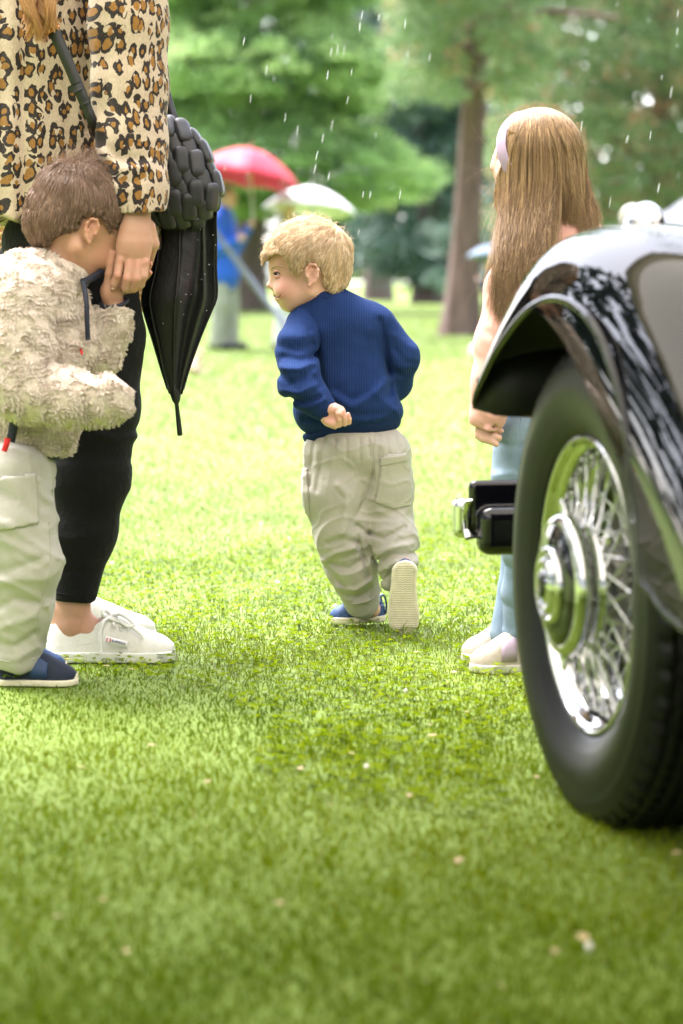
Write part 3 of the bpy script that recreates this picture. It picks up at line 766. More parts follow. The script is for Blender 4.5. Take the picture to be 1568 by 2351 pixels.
V, F = lathe([(-0.002, 0.001), (0, 0.03), (0.12, 0.03), (0.125, 0.026)], 10, b, nrm(a-b)); obj('ferrule', V, F, M_BLACKPL, gp)

# falling rain: drops on the way down beyond the marquee edge
t = NT('rain_water'); t.set(Base_Color=(0.9, 0.93, 1.0), Roughness=0.05, IOR=1.33); t.b.inputs['Transmission Weight'].default_value = 0.35; M_WATER = t.m
rr = np.random.default_rng(5)
seen = [(831, 35), (826, 62), (1556, 32), (1555, 72), (1541, 212), (1512, 432), (760, 120), (775, 115), (790, 116), (807, 166), (798, 230), (762, 288), (741, 318), (727, 358), (723, 388), (755, 405), (683, 300), (655, 270), (752, 173), (870, 40), (930, 55), (612, 160), (560, 95), (1440, 320), (1335, 290)]
pts = [(u, v, rr.uniform(4.25, 4.9)) for u, v in seen]+[(rr.uniform(390, 1568), rr.uniform(0, 560), rr.uniform(4.3, 9)) for _ in range(26)]
pp = []
for u, v, d in pts:
    c = W(u, v, d); L = rr.uniform(0.008, 0.013); ax = nrm((0.16+0.05*rr.normal(), 0, 1)); r = rr.uniform(0.0006, 0.0010)*(1 if d < 5 else 0.9)
    s = np.linspace(0, 1, 7); pp.append(lathe([((2*q-1)*L, max(r*math.sin(math.pi*q)**0.6, 1e-5)) for q in s], 6, c, ax))
obj('rain', *join(pp), M_WATER, kind='stuff', label='falling raindrops beyond the marquee edge')
# ================================================================== people: shared materials and pieces
def skin_mat(name, col, red=(0.62, 0.20, 0.16)):
    t = NT(name); v = t.coord(); f = t.noise(v, 26, 4)
    c = t.ramp(f, [(0.3, tuple(x*0.92 for x in col)), (0.7, tuple(min(1, x*1.07) for x in col))])
    c = t.mix(t.math('MULTIPLY', t.noise(v, 70, 5, 0.65), 0.30), c, tuple(x*y for x, y in zip(col, (0.92, 0.70, 0.66)))); c = t.mix(t.math('MULTIPLY', t.math('GREATER_THAN', t.noise(v, 190, 1), 0.72), 0.18), c, tuple(x*0.55 for x in col))
    a = t.n('ShaderNodeAttribute', attribute_name='tint')
    c = t.mix(a.outputs['Fac'], c, red)
    t.set(Base_Color=c, Roughness=0.48, Subsurface_Weight=0.25, Subsurface_Scale=0.006)
    t.b.inputs['Subsurface Radius'].default_value = (1.0, 0.35, 0.2); t.b.inputs['Specular IOR Level'].default_value = 0.35
    t.bump(t.noise(v, 420, 2), 0.08, 0.001); return t.m
M_SKIN_T = skin_mat('fair_child_skin', (0.62, 0.385, 0.295))
M_SKIN_B = skin_mat('tanned_child_skin', (0.50, 0.285, 0.19))
M_SKIN_W = skin_mat('adult_skin', (0.47, 0.27, 0.19))
def hair_mat(name, c1, c2, c3, rough=0.38, streak=0.45):
    t = NT(name); h = t.n('ShaderNodeHairInfo')
    c = t.ramp(h.outputs['Random'], [(0.0, c1), (0.5, c2), (1.0, c3)])
    n = t.noise(t.coord('Object', (1, 1, 0.06)), 130, 2, 0.6); n = t.math('MULTIPLY', t.math('SUBTRACT', n, 0.36), 2.6); n.node.use_clamp = True; c = t.mix(t.math('MULTIPLY', n, streak), c, tuple(x*0.42 for x in c2))
    t.set(Base_Color=c, Roughness=rough); t.b.inputs['Specular IOR Level'].default_value = 0.45
    tr = t.n('ShaderNodeBsdfTranslucent'); t.l(c, tr.inputs['Color'])
    mx = t.n('ShaderNodeMixShader'); mx.inputs[0].default_value = 0.22
    t.l(t.b.outputs[0], mx.inputs[1]); t.l(tr.outputs[0], mx.inputs[2]); t.l(mx.outputs[0], t.out.inputs['Surface']); return t.m
def scalp_mat(name, col):
    t = NT(name); v = t.coord(); f = t.noise(v, 60, 4); c = t.ramp(f, [(0.3, tuple(x*0.6 for x in col)), (0.7, col)])
    t.set(Base_Color=c, Roughness=0.6); t.bump(t.noise(v, 150, 2), 0.5, 0.004); return t.m
def crease(P, f, seed, amp, e=2.5):
    """thin raised crumples"""
    return amp*np.clip(1-np.abs(wob(P, f, seed, 5))*1.6, 0, 1)**e
class Fig:
    """bearings in the photograph (u, v) plus metres nearer (-) or farther (+) than the figure's own distance"""
    def __init__(s, d): s.d = d; s.px = d/FP
    def __call__(s, u, v, dz=0.0): return W(u, v, s.d+dz)
    def r(s, px): return px*s.px
    def cone(s, a, b, ra, rb, flat=None): return cone(s(*a), s(*b), s.r(ra), s.r(rb), flat)
    def chain(s, pts, rs, flat=None): return [s.cone(pts[i], pts[i+1], rs[i], rs[i+1], flat) for i in range(len(pts)-1)]
    def ell(s, c, r, rot=0.0):
        """radii across, deep, high in pixels; rot turns it in the picture plane (degrees, clockwise on the picture)"""
        a = math.radians(rot); M = np.array([[math.cos(a), 0, math.sin(a)], [0, 1, 0], [-math.sin(a), 0, math.cos(a)]])
        return ell(s(*c), np.array(r, float)*s.px, M)
    def poly(s, pts):
        return poly2([(W(u, v, s.d)[0], W(u, v, s.d)[2]) for u, v in pts])
    def line(s, pts): return [(W(u, v, s.d)[0], W(u, v, s.d)[2]) for u, v in pts]
    def folds(s, items, ymax):
        """grooves (+) and ridges (-) pressed in from the front; items: (points, width px, depth px)"""
        L = [(s.line(p), s.r(w), s.r(a)) for p, w, a in items]; ym = s.d+ymax
        def fn(P):
            out = np.zeros(P.shape[:-1], np.float32); m = P[..., 1] < ym
            for q, w, a in L:
                d = polyline_d(P, q); out += np.where(m, a*np.exp(-(d/w)**2), 0)
            return out
        return fn
def tint_of(V, spots):
    a = np.zeros(len(V))
    for c, r, k in spots: a = np.maximum(a, k*np.exp(-(((V-np.array(c))**2).sum(1))/r**2))
    return a
def ear_prims(F, c, w, h, dz, rot, s):
    """C-shaped rim, bowl and lobe; c is the middle of the ear"""
    cu, cv = c; a = math.radians(rot)
    def p(x, y, z=0): return (cu+(x*math.cos(a)-y*math.sin(a)), cv+(x*math.sin(a)+y*math.cos(a)), dz+z)
    rim = [p(-0.75*w*s, 0.15*h, 0.004), p(-0.8*w*s, -0.45*h), p(-0.35*w*s, -0.9*h, -0.003), p(0.35*w*s, -0.92*h, -0.006), p(0.85*w*s, -0.5*h, -0.008), p(0.85*w*s, 0.05*h, -0.007), p(0.5*w*s, 0.5*h, -0.004), p(-0.1*w*s, 0.85*h, -0.001)]
    add = [F.chain(rim, [w*0.18]*6+[w*0.24, w*0.30]), F.ell(p(0.05*w*s, -0.05*h, 0.006), (w*0.8, w*0.45, h*0.85), rot), F.chain([p(0.3*w*s, -0.5*h, -0.003), p(0.42*w*s, 0, -0.003), p(0.1*w*s, 0.4*h, -0.002)], [w*0.12]*3)]
    sub = [F.ell(p(-0.15*w*s, 0.05*h, -0.006), (w*0.34, w*0.5, h*0.36), rot), F.ell(p(0.1*w*s, -0.62*h, -0.008), (w*0.5, w*0.28, h*0.12), rot)]
    tr = [F.chain([p(-0.62*w*s, -0.02*h, 0.002), p(-0.5*w*s, 0.2*h, -0.001)], [w*0.16, w*0.16])]
    return add, sub, tr
def flow_hair(rng, roots, dirfun, length, k, center, radii, lift0, lift1, jitter=0.15, clump=0.0, grav=0.0):
    """strands that follow an ellipsoid; dirfun(P)-> tangent direction"""
    n = len(roots); P = np.zeros((n, k, 3)); p = roots.copy(); P[:, 0] = p
    L = length*rng.uniform(0.7, 1.2, n); jit = rng.normal(0, jitter, (n, 3))
    c = np.asarray(center); r = np.asarray(radii); q0 = (p-c)/r; keep0 = p-(c+q0/np.linalg.norm(q0, axis=1)[:, None]*r)
    off = lift1*rng.uniform(0.3, 1.5, n)
    d = dirfun(p)+jit
    for i in range(1, k):
        q = (p-c)/r; nn = q/r; nn /= np.linalg.norm(nn, axis=1)[:, None]
        d = 0.6*d+0.4*(dirfun(p)+jit); d[:, 2] -= grav
        t = d-nn*(d*nn).sum(1)[:, None]; t /= np.maximum(np.linalg.norm(t, axis=1), 1e-6)[:, None]
        p = p+t*(L/(k-1))[:, None]
        q = (p-c)/r; m = np.linalg.norm(q, axis=1)[:, None]; base = c+q/m*r
        f = i/(k-1); lift = lift0+off*math.sin(f*2.2)
        p2 = base+nn*lift[:, None]; P[:, i] = p2+keep0; p = base
    if clump > 0:
        g = np.floor(roots/0.015).astype(int); key = (g*np.array([73856093, 19349663, 83492791])).sum(1)
        u, inv = np.unique(key, return_inverse=True)
        for ax in range(3):
            for i in range(1, k):
                s = np.bincount(inv, P[:, i, ax])/np.bincount(inv); w = clump*(i/(k-1))
                P[:, i, ax] = P[:, i, ax]*(1-w)+s[inv]*w
    return P
def sneaker(name, parent, heel, direction, L, Wd, col_up, col_sole, ang_z=0.0, up=None, sole_t=0.014, top=0.06, slip=False, ribs=False, tip=None, instep=None):
    """low shoe along `direction` from the heel; returns (root, to_world)"""
    d = nrm(direction); u = np.array([0, 0, 1.]) if up is None else nrm(up); u = nrm(u-d*d.dot(u)); l = np.cross(u, d)
    M = np.stack([d, l, u], 1); o = np.asarray(heel, float)
    root = bpy.data.objects.new(name, None); COL.objects.link(root); root.parent = parent
    root.location = o-base_of(parent)
    TW = lambda V: np.asarray(V)@M.T+o
    def hw(x):
        t = np.clip(x/L, 0, 1)
        w = 0.5*Wd*np.interp(t, [0, .12, .3, .5, .72, .88, 1], [.70, .78, .76, .86, 1.0, .90, .62])
        return w
    def sole_f(g):
        def f(P):
            x, y, z = P[..., 0], P[..., 1], P[..., 2]
            cy = 0.06*Wd*np.sin(np.clip(x/L, 0, 1)*3.0)
            w = hw(x)+g
            ex = np.maximum(np.maximum(-x-g, x-L-g), 0)
            # rounded ends
            r0, r1 = 0.33*Wd, 0.36*Wd
            dx = np.maximum(np.maximum(r0-g-x, 0), np.maximum(x-(L-r1+g), 0))
            rr = np.where(x < L/2, r0, r1); ww = w*np.sqrt(np.maximum(1-(dx/np.maximum(rr, 1e-4))**2, 0))
            d2 = np.abs(y-cy)-ww+0.6*ex+np.where(dx > rr, (dx-rr), 0)
            return np.maximum(d2, np.maximum(z-sole_t, -z))
        return f
    h = 0.0024
    s = Sdf(h); s.add(Prim(sole_f(0.002), (-0.006, -Wd*0.62, 0), (L+0.006, Wd*0.62, sole_t)), 0)
    V, F = s.mesh(); V = relax(V, F, 1, 0.4); 
    so = obj('sole', TW(V), F, col_sole, root)
    if ribs:
        parts = []
        for i in range(int(L/0.0052)):
            x = 0.008+i*0.0052
            if x > L-0.006: break
            dx = max(0.30*Wd-x, x-(L-0.33*Wd), 0); w = float(hw(np.array(x)))*math.sqrt(max(1-(dx/(0.33*Wd))**2, 0.02))-0.004
            n = 15; yy = np.linspace(-w, w, n); P = np.stack([x+0.0011*np.sin(yy*620), yy+0.06*Wd*math.sin(x/L*3), -0.0004+0*yy], 1)
            parts.append(tube(P, 0.0013, 5))
        V, F = join(parts); obj('tread_ribs', TW(V), F, col_sole, root, kind='stuff')
    def upper(P):
        x, y, z = P[..., 0], P[..., 1], P[..., 2]
        t = np.clip(x/L, 0, 1)
        cy = 0.06*Wd*np.sin(t*3.0)
        H = top*np.interp(t, [0, .08, .3, .5, .62, .78, .92, 1.0], [.90, .98, 1.0, 1.02, .86, .62, .46, .26])
        w = hw(x)*0.97
        r0, r1 = 0.33*Wd, 0.36*Wd
        dx = np.maximum(np.maximum(r0-x, 0), np.maximum(x-(L-r1), 0)); rr = np.where(x < L/2, r0, r1)
        w = w*np.sqrt(np.maximum(1-(dx/rr)**2, 0.001))
        tap = np.interp(t, [0, .35, .6, 1], [0.25, 0.25, 0.1, 0])
        w = w*(1-tap*np.clip((z-sole_t)/top, 0, 1))
        q = (np.abs(y-cy)/np.maximum(w, 1e-3))**2.6+(np.maximum(z-sole_t*0.6, 0)/np.maximum(H, 1e-3))**2.6
        d = (q**(1/2.6)-1)*np.minimum(w, H)*0.8
        ex = np.maximum(np.maximum(-x, x-L), 0)
        return np.maximum(d+ex, sole_t*0.7-z)
    s = Sdf(h); s.add(Prim(upper, (-0.002, -Wd*0.55, sole_t*0.6), (L, Wd*0.55, top*1.08)), 0)
    # opening for the foot
    s.sub(Prim(lambda P: np.maximum(((np.maximum(np.abs(P[..., 0]-L*0.24)-L*0.10, 0)/(L*0.13))**2+((P[..., 1]-0.03*Wd)/(Wd*0.215))**2)**0.5*Wd*0.215-Wd*0.215, (top*(0.62 if not slip else 0.70)-P[..., 2])), (0, -Wd, top*0.4), (L*0.6, Wd, top*1.3)), 0.003)
    # the collar dips at the sides
    s.sub(Prim(lambda P: np.sqrt((P[..., 0]-L*0.25)**2+(P[..., 2]-top*1.28)**2)-top*(0.42 if not slip else 0.36), (0, -Wd, top*0.6), (L*0.6, Wd, top*1.8)), 0.006)
    V, F = s.mesh(); V = relax(V, F, 2, 0.4)
    obj('upper', TW(V), F, col_up, root)
    if tip is not None:
        s = Sdf(h); s.add(Prim(lambda P: upper(P)-0.0016, (-0.002, -Wd*0.55, sole_t*0.6), (L+0.003, Wd*0.55, top)), 0)
        s.cut(Prim(lambda P: L*tip[0]-P[..., 0]+P[..., 2]*0.6+(P[..., 1]/Wd)**2*0.05, (-1e3,)*3, (1e3,)*3), 0.002)
        V, F = s.mesh(); V = relax(V, F, 1, 0.4); obj('toe_cap', TW(V), F, tip[1], root)
    return root, TW, M
# ================================================================== the blond toddler running away, turned to the left
T = Fig(5.5)
M_KNIT = None
def knit_mat(name, col, col2, ribs, vert=True):
    t = NT(name); v = t.coord()
    w = t.n('ShaderNodeTexWave', wave_type='BANDS', bands_direction='X'); w.inputs['Scale'].default_value = ribs/20; w.inputs['Distortion'].default_value = 0.8; w.inputs['Detail'].default_value = 1
    t.l(v, w.inputs['Vector'])
    w2 = t.n('ShaderNodeTexWave', wave_type='BANDS', bands_direction='Z'); w2.inputs['Scale'].default_value = ribs/20*0.8; w2.inputs['Distortion'].default_value = 0.6
    t.l(v, w2.inputs['Vector'])
    f = t.noise(v, 9, 4); f2 = t.noise(v, 260, 2, 0.7)
    c = t.ramp(f, [(0.3, col), (0.72, col2)])
    c = t.mix(t.math('MULTIPLY', w.outputs['Fac'], 0.12), c, tuple(x*0.45 for x in col))
    c = t.mix(t.math('MULTIPLY', t.math('GREATER_THAN', f2, 0.66), 0.35), c, tuple(min(1, x*2.6+0.02) for x in col))
    t.set(Base_Color=c, Roughness=0.9, Sheen_Weight=0.05, Sheen_Roughness=0.4, Specular_IOR_Level=0.08); t.b.inputs['Sheen Tint'].default_value = (0.35, 0.5, 1.0, 1)
    h = t.math('ADD', w.outputs['Fac'], t.math('MULTIPLY', w2.outputs['Fac'], 0.15))
    n1 = t.bump(t.noise(v, 40, 3), 0.2, 0.008); t.bump(h, 0.32, 0.002, n1); return t.m
M_NAVYKNIT = knit_mat('navy_rib_knit', (0.009, 0.023, 0.082), (0.015, 0.036, 0.122), 1140)
M_NAVYRIB = knit_mat('navy_ribbing', (0.010, 0.022, 0.075), (0.014, 0.030, 0.10), 2400)
M_LINEN = cloth('stone_linen', (0.41, 0.385, 0.335), 0.85, 0.06, 1300, 0.2, 0.15, 0.16)
M_NAVYMESH = None
t = NT('navy_mesh_fabric'); v = t.coord(); vr = t.n('ShaderNodeTexVoronoi'); vr.inputs['Scale'].default_value = 420; t.l(v, vr.inputs['Vector'])
c = t.ramp(vr.outputs['Distance'], [(0.2, (0.012, 0.03, 0.09)), (0.6, (0.03, 0.075, 0.21))]); t.set(Base_Color=c, Roughness=0.7); t.bump(vr.outputs['Distance'], 0.5, 0.001); M_NAVYMESH = t.m
M_NAVYTAPE = plain('navy_tape', (0.02, 0.045, 0.13), 0.6)
M_CREAMRUB = plain('cream_rubber', (0.66, 0.60, 0.46), 0.55, var=0.08, scale=60, bump=0.1)
M_EYEW = plain('eye_white', (0.75, 0.73, 0.70), 0.2, var=0.02); M_IRIS = plain('iris', (0.02, 0.018, 0.012), 0.15, var=0.1)
M_TOOTH = plain('tooth', (0.7, 0.68, 0.6), 0.25, var=0.02)
M_LASH = plain('lash', (0.06, 0.035, 0.02), 0.6)

tod = thing('person', 'blond toddler in a navy jumper and stone linen trousers running away over the lawn', 'person', T(850, 1441, 0.05)*np.array([1, 1, 0]))
# --- body: head, neck, hand, ankle as one surface
s = Sdf(0.0022)
s.add(T.ell((714, 590, 0), (90, 72, 86)), 0.01)
s.add(T.ell((672, 610, 0), (56, 45, 50)), 0.014)
s.add(T.ell((676, 650, 0.002), (53, 52, 56), 12), 0.014)
s.add(T.ell((658, 667, -0.030), (25, 22, 25)), 0.014); s.add(T.ell((658, 667, 0.030), (25, 22, 25)), 0.014)
s.add(T.cone((710, 668, -0.046), (668, 701, -0.020), 17, 15), 0.022); s.add(T.cone((710, 668, 0.046), (668, 701, 0.020), 17, 15), 0.022)
s.add(T.ell((661, 697, 0), (18, 20, 16)), 0.014)
s.add(T.cone((634, 622, 0), (631, 640, 0), 8, 7), 0.012); s.add(T.cone((630, 640, 0), (621, 655, 0), 7, 7.5), 0.008); s.add(T.ell((619.5, 655.5, 0), (7, 8.5, 6)), 0.005)
for sg in (-1, 1): s.add(T.ell((627, 660, 0.0085*sg), (6.5, 5, 5)), 0.005)
s.add(T.ell((636, 674, 0), (9, 17, 5), -10), 0.006); s.add(T.ell((640, 688, 0), (9, 15, 5.5), 15), 0.007)
s.add(T.cone((626, 615, -0.012), (644, 612, -0.036), 5, 4), 0.010); s.add(T.cone((626, 615, 0.012), (644, 612, 0.036), 5, 4), 0.010)
for sg in (-1, 1): s.sub(T.ell((632, 629.5, 0.042*sg), (12, 13, 7.5), 4), 0.007)
s.sub(T.chain([(630, 681.5, -0.003), (637, 682, -0.022), (644, 679, -0.034), (650, 673.5, -0.042)], [2.6, 2.8, 2.4, 1.8]), 0.003)
add, sub, tr = ear_prims(T, (715, 632), 16.5, 27, -0.074, 6, 1)
for a_ in add: s.add(a_, 0.004)
for a_ in sub: s.sub(a_, 0.004)
for a_ in tr: s.add(a_, 0.003)
s.add(T.cone((728, 655, 0.004), (752, 722, 0.0), 46, 50), 0.022)
# ankle
s.add(T.cone((832, 1350, 0.05), (852, 1398, 0.055), 24, 22), 0.01); s.add(T.cone((922, 1275, -0.05), (928, 1300, -0.08), 24, 22), 0.01)
sh = s
# hand behind the back, palm to the camera
hz = -0.150
sh.add(T.cone((724, 922, hz+0.012), (752, 948, hz), 19, 20), 0.008)
sh.add(T.cone((752, 940, hz), (776, 948, hz-0.002), 21, 18), 0.010); sh.add(T.cone((756, 962, hz), (774, 968, hz-0.002), 17, 14), 0.010)
sh.add(T.ell((752, 934, hz-0.012), (15, 10, 10), 25), 0.008); sh.add(T.ell((760, 972, hz-0.010), (16, 9, 9), 20), 0.008)
sh.sub(T.cone((752, 958, hz-0.022), (770, 955, hz-0.022), 6, 6), 0.010)
for q, rr in (([(774, 966, hz-0.002), (779, 976, hz-0.010), (778, 964, hz-0.019), (774, 950, hz-0.021)], [7, 6.2, 5.8, 5.0]), ([(780, 956, hz-0.002), (791, 973, hz-0.009), (790.5, 960, hz-0.018), (787, 944, hz-0.020)], [7, 6.2, 5.8, 5.0]),
          ([(784, 950, hz), (801, 970, hz-0.006), (802, 962, hz-0.012), (799, 951, hz-0.014)], [6.5, 5.8, 5.4, 4.8]), ([(760, 976, hz-0.004), (769, 980, hz-0.010), (776, 970, hz-0.016)], [6.4, 5.6, 4.6])):
    sh.add(T.chain(q, rr), 0.0012)
sh.add(T.chain([(762, 936, hz-0.004), (775, 938, hz-0.014), (781, 951, hz-0.022)], [8.5, 7.5, 6]), 0.003)
# torso and limbs under the clothes
s.add(T.chain([(752, 716, 0), (775, 790, 0), (800, 900, 0), (815, 1020, 0)], [46, 62, 70, 70], ((0, 1, 0), 1.3)), 0.02)
s.add(T.chain([(715, 752, -0.03), (682, 802, -0.085), (688, 870, -0.128), (722, 918, hz+0.012)], [26, 24, 22, 18]), 0.01)
s.add(T.chain([(850, 745, 0.01), (918, 822, 0.02), (870, 912, 0.09)], [26, 24, 18]), 0.01)
s.add(T.chain([(775, 1040, 0), (784, 1210, -0.01), (832, 1352, 0.05)], [46, 36, 24]), 0.01); s.add(T.chain([(860, 1040, 0), (886, 1186, 0.018), (922, 1276, -0.05)], [46, 34, 24]), 0.01)
V, F = s.mesh(); V = relax(V, F, 1, 0.4)
spots = [(T(648, 664, -0.05), 0.024, 0.30), (T(634, 678, -0.006), 0.010, 0.5), (T(641, 688, -0.012), 0.011, 0.5), (T(637, 675, -0.02), 0.008, 0.4), (T(618, 657, 0), 0.010, 0.30), (T(716, 615, -0.085), 0.014, 0.28), (T(722, 650, -0.085), 0.012, 0.2), (T(764, 956, hz-0.02), 0.016, 0.30), (T(787, 955, hz-0.025), 0.008, 0.35), (T(797, 955, hz-0.02), 0.008, 0.35), (T(650, 664, 0.05), 0.024, 0.3)]
V0_, F0_ = V, F
obj('body', V, F, M_SKIN_T, tod, attrs={'tint': tint_of(V, spots)})
# eyes, lids, teeth
for sg in (-1, 1):
    V, F = Sdf(0.0012).add(T.ell((638, 629, 0.0265*sg), (9, 9, 9)), 0).mesh(); eo = obj('eye', V, F, M_EYEW, tod)
    V, F = Sdf(0.001).add(T.ell((633.5, 629.5, 0.0315*sg), (4.6, 4.4, 4.6)), 0).mesh(); obj('iris', V, F, M_IRIS, eo)
    ls = tube(np.array([T(627.5, 628, 0.030*sg), T(632, 625.6, 0.0365*sg), T(638, 625.8, 0.0385*sg), T(645, 629.5, 0.040*sg)]), [0.0009, 0.0016, 0.0016, 0.0008], 6); obj('eyelash', *ls, M_LASH, eo)
    lid = Sdf(0.0014).add(T.chain([(627, 626, 0.029*sg), (632, 622.5, 0.0345*sg), (639, 622.5, 0.0375*sg), (646, 627.5, 0.040*sg)], [1.8, 2.4, 2.4, 1.8]), 0.004).add(T.chain([(628, 633.5, 0.030*sg), (634, 635, 0.035*sg), (640, 634.5, 0.0375*sg), (646, 630, 0.040*sg)], [1.6, 2.0, 1.9, 1.6]), 0.004)
    V, F = lid.mesh(); obj('eyelid', V, F, M_SKIN_T, tod, attrs={'tint': np.full(len(V), 0.12)})
BODYV, BODYF = V0_, F0_
te = Sdf(0.0012).add(T.ell((641, 679.5, -0.012), (5.5, 11, 2.6), -8), 0); V, F = te.mesh(); obj('teeth', V, F, M_TOOTH, tod)
# --- hair
M_HAIR_T = hair_mat('blond_hair', (0.50, 0.33, 0.18), (0.74, 0.56, 0.35), (0.92, 0.80, 0.60), 0.36, 0.55)
M_SCALP_T = scalp_mat('blond_hair_base', (0.56, 0.38, 0.22))
hairpoly = [(596, 620), (594, 560), (640, 480), (760, 470), (830, 560), (815, 620), (795, 655), (778, 672), (752, 668), (741, 648), (735, 618), (724, 603), (705, 604), (692, 622), (684, 640), (672, 630), (664, 612), (655, 592), (640, 583), (624, 590), (612, 600), (606, 612)]
s = Sdf(0.003); s.add(T.ell((711, 586, 0), (95, 78, 85)), 0.01); s.add(T.ell((668, 586, 0), (58, 56, 50)), 0.014); s.add(T.ell((748, 626, 0), (56, 62, 62)), 0.02)
s.add(T.chain([(632, 575, -0.02), (610, 588, -0.012), (604, 604, -0.004)], [10, 6, 3]), 0.010)
s.cut(T.poly(hairpoly), 0.006)
s.warp(lambda P: 0.0022*wob(P, 160, 3)+0.0015*wob(P*np.array([1, 1, 0.4], np.float32), 420, 4))
V, F = s.mesh(); V = relax(V, F, 1, 0.4); obj('hair', V, F, M_SCALP_T, tod)
rng = np.random.default_rng(41)
Pr, Nn = sample_surface(V, F, 17000, rng)
ctr = T(711, 588, 0); out = ((Pr-ctr)*Nn).sum(1) > 0; Pr, Nn = Pr[out], Nn[out]
wh = T(766, 530, -0.01)
def dirf(P):
    d = P-wh; n = np.linalg.norm(d, axis=1)[:, None]; d = d/np.maximum(n, 1e-6)
    low = np.clip((wh[2]-0.035-P[:, 2])/0.05, 0, 1)[:, None]
    return d*(1-0.75*low)+low*np.array([-0.15, 0, -1.0])
din = -poly2(T.line(hairpoly)).f(Pr[None].astype(np.float32))[0]
G = flow_hair(rng, Pr, dirf, np.clip(0.9*din+0.003, 0.006, 0.062), 7, ctr, T.r(1)*np.array([94, 77, 85]), 0.0005, 0.005, 0.17, 0.6)
# keep each root where it was grown
tipd = poly2(T.line(hairpoly)).f(G[:, -1][None].astype(np.float32))[0]; okh = (tipd < 0.004) | (G[:, -1, 2] > T(0, 560)[2]) | (G[:, -1, 0] > T(760, 0)[0]); okh &= ~((Pr[:, 2] < T(0, 585)[2]) & (Pr[:, 0] < T(655, 0)[0]) & (Pr[:, 0] > T(611, 0)[0]) & (Pr[:, 1] < 5.47)); G = G[okh]
strands('hair_strands', G, 0.00042, M_HAIR_T, tod)
# flyaway ends on the crown
m = rng.choice(np.where(Pr[:, 2] > T(0, 560)[2])[0], 420); k = 6; a = np.linspace(0, 1, k)
up = Nn[m]*1.0+rng.normal(0, 0.5, (len(m), 3)); tg = np.cross(Nn[m], rng.normal(size=(len(m), 3)))
Gf = Pr[m][:, None]+up[:, None]*(0.018*a*(1-0.35*a))[None, :, None]+tg[:, None]*(0.014*a*a)[None, :, None]
strands('flyaway_hair', Gf, 0.00035, M_HAIR_T, tod)

# --- jumper
s = Sdf(0.0038)
s.add(T.cone((752, 712, 0), (768, 760, 0), 56, 74, ((0, 1, 0), 1.15)), 0.02)
s.add(T.cone((700, 742, -0.02), (846, 738, 0.012), 40, 42), 0.045)
s.add(T.cone((772, 765, 0), (800, 900, 0), 86, 108, ((0, 1, 0), 1.30)), 0.04)
s.add(T.ell((802, 940, 0), (122, 92, 46), 2), 0.03)
s.add(T.ell((735, 962, 0.01), (54, 70, 40), 14), 0.03)
s.add(T.chain([(868, 748, 0.01), (922, 822, 0.02), (906, 880, 0.055), (872, 912, 0.09)], [44, 40, 37, 30]), 0.020)
V2 = s
s.warp(T.folds([([(700, 735), (724, 770), (732, 830), (742, 890), (752, 925)], 8, 9.0), ([(872, 735), (884, 790), (893, 850), (896, 905)], 7, 9.0),
    ([(742, 760), (750, 820), (748, 880)], 16, -4.5), ([(765, 900), (810, 930), (850, 905), (890, 870)], 9, -7.2), ([(770, 925), (820, 948), (900, 945)], 8, 4.5), ([(850, 760), (868, 830), (872, 900)], 12, -4.5),
    ([(760, 890), (800, 912), (840, 900)], 12, 5.4), ([(700, 960), (740, 950), (790, 965)], 7, 5.4), ([(905, 940), (870, 955), (830, 962)], 7, -4.5),
    ([(905, 800), (930, 830), (952, 836)], 7, 4.5), ([(905, 770), (930, 790), (950, 800)], 10, -3.6), ([(903, 850), (925, 862), (945, 850)], 8, 5.4)], 0.03))
s.warp(lambda P: 0.0014*wob(P, 42, 12)+0.0007*wob(P, 110, 13)-crease(P*np.array([1.3, 1, 0.8], np.float32), 15, 16, 0.0075))
V, F = s.mesh(); V = relax(V, F, 1, 0.4)
ju = obj('jumper', V, F, M_NAVYKNIT, tod)
# near sleeve as its own piece over the body
s = Sdf(0.0034)
s.add(T.chain([(700, 748, -0.035), (680, 800, -0.085), (686, 872, -0.128), (716, 912, -0.140), (738, 934, -0.146)], [44, 45, 43, 37, 30]), 0.014)
s.warp(T.folds([([(712, 760), (722, 800), (716, 850), (735, 880)], 8, 5.4), ([(640, 850), (672, 872), (700, 858)], 9, 7.2), ([(650, 838), (690, 840), (722, 828)], 8, -8.1), ([(652, 890), (690, 895), (726, 876)], 8, -7.2),
    ([(668, 905), (700, 915), (735, 905)], 7, 8.1), ([(680, 925), (712, 926), (745, 908)], 7, -6.3), ([(640, 790), (676, 800), (716, 790)], 10, 4.5), ([(650, 765), (690, 770), (715, 765)], 12, -4.5), ([(655, 815), (695, 822), (725, 812)], 8, 5.4)], 0.0))
s.warp(lambda P: 0.0012*wob(P, 60, 15)-crease(P*np.array([0.8, 0.8, 1.5], np.float32), 22, 17, 0.0060))
V, F = s.mesh(); V = relax(V, F, 1, 0.4); obj('sleeve', V, F, M_NAVYKNIT, tod)
s = Sdf(0.0028); s.add(T.cone((722, 916, -0.142), (745, 937, -0.148), 33, 30), 0).add(T.cone((734, 927, -0.145), (750, 942, -0.149), 31, 29.5), 0.003)
s.cut(half(T(742, 934, -0.147), T(752, 943, -0.15)-T(724, 918, -0.143)), 0.002); s.sub(T.cone((740, 932, -0.147), (770, 958, -0.153), 22, 22), 0.001)
V, F = s.mesh(); obj('cuff', V, F, M_NAVYRIB, tod)
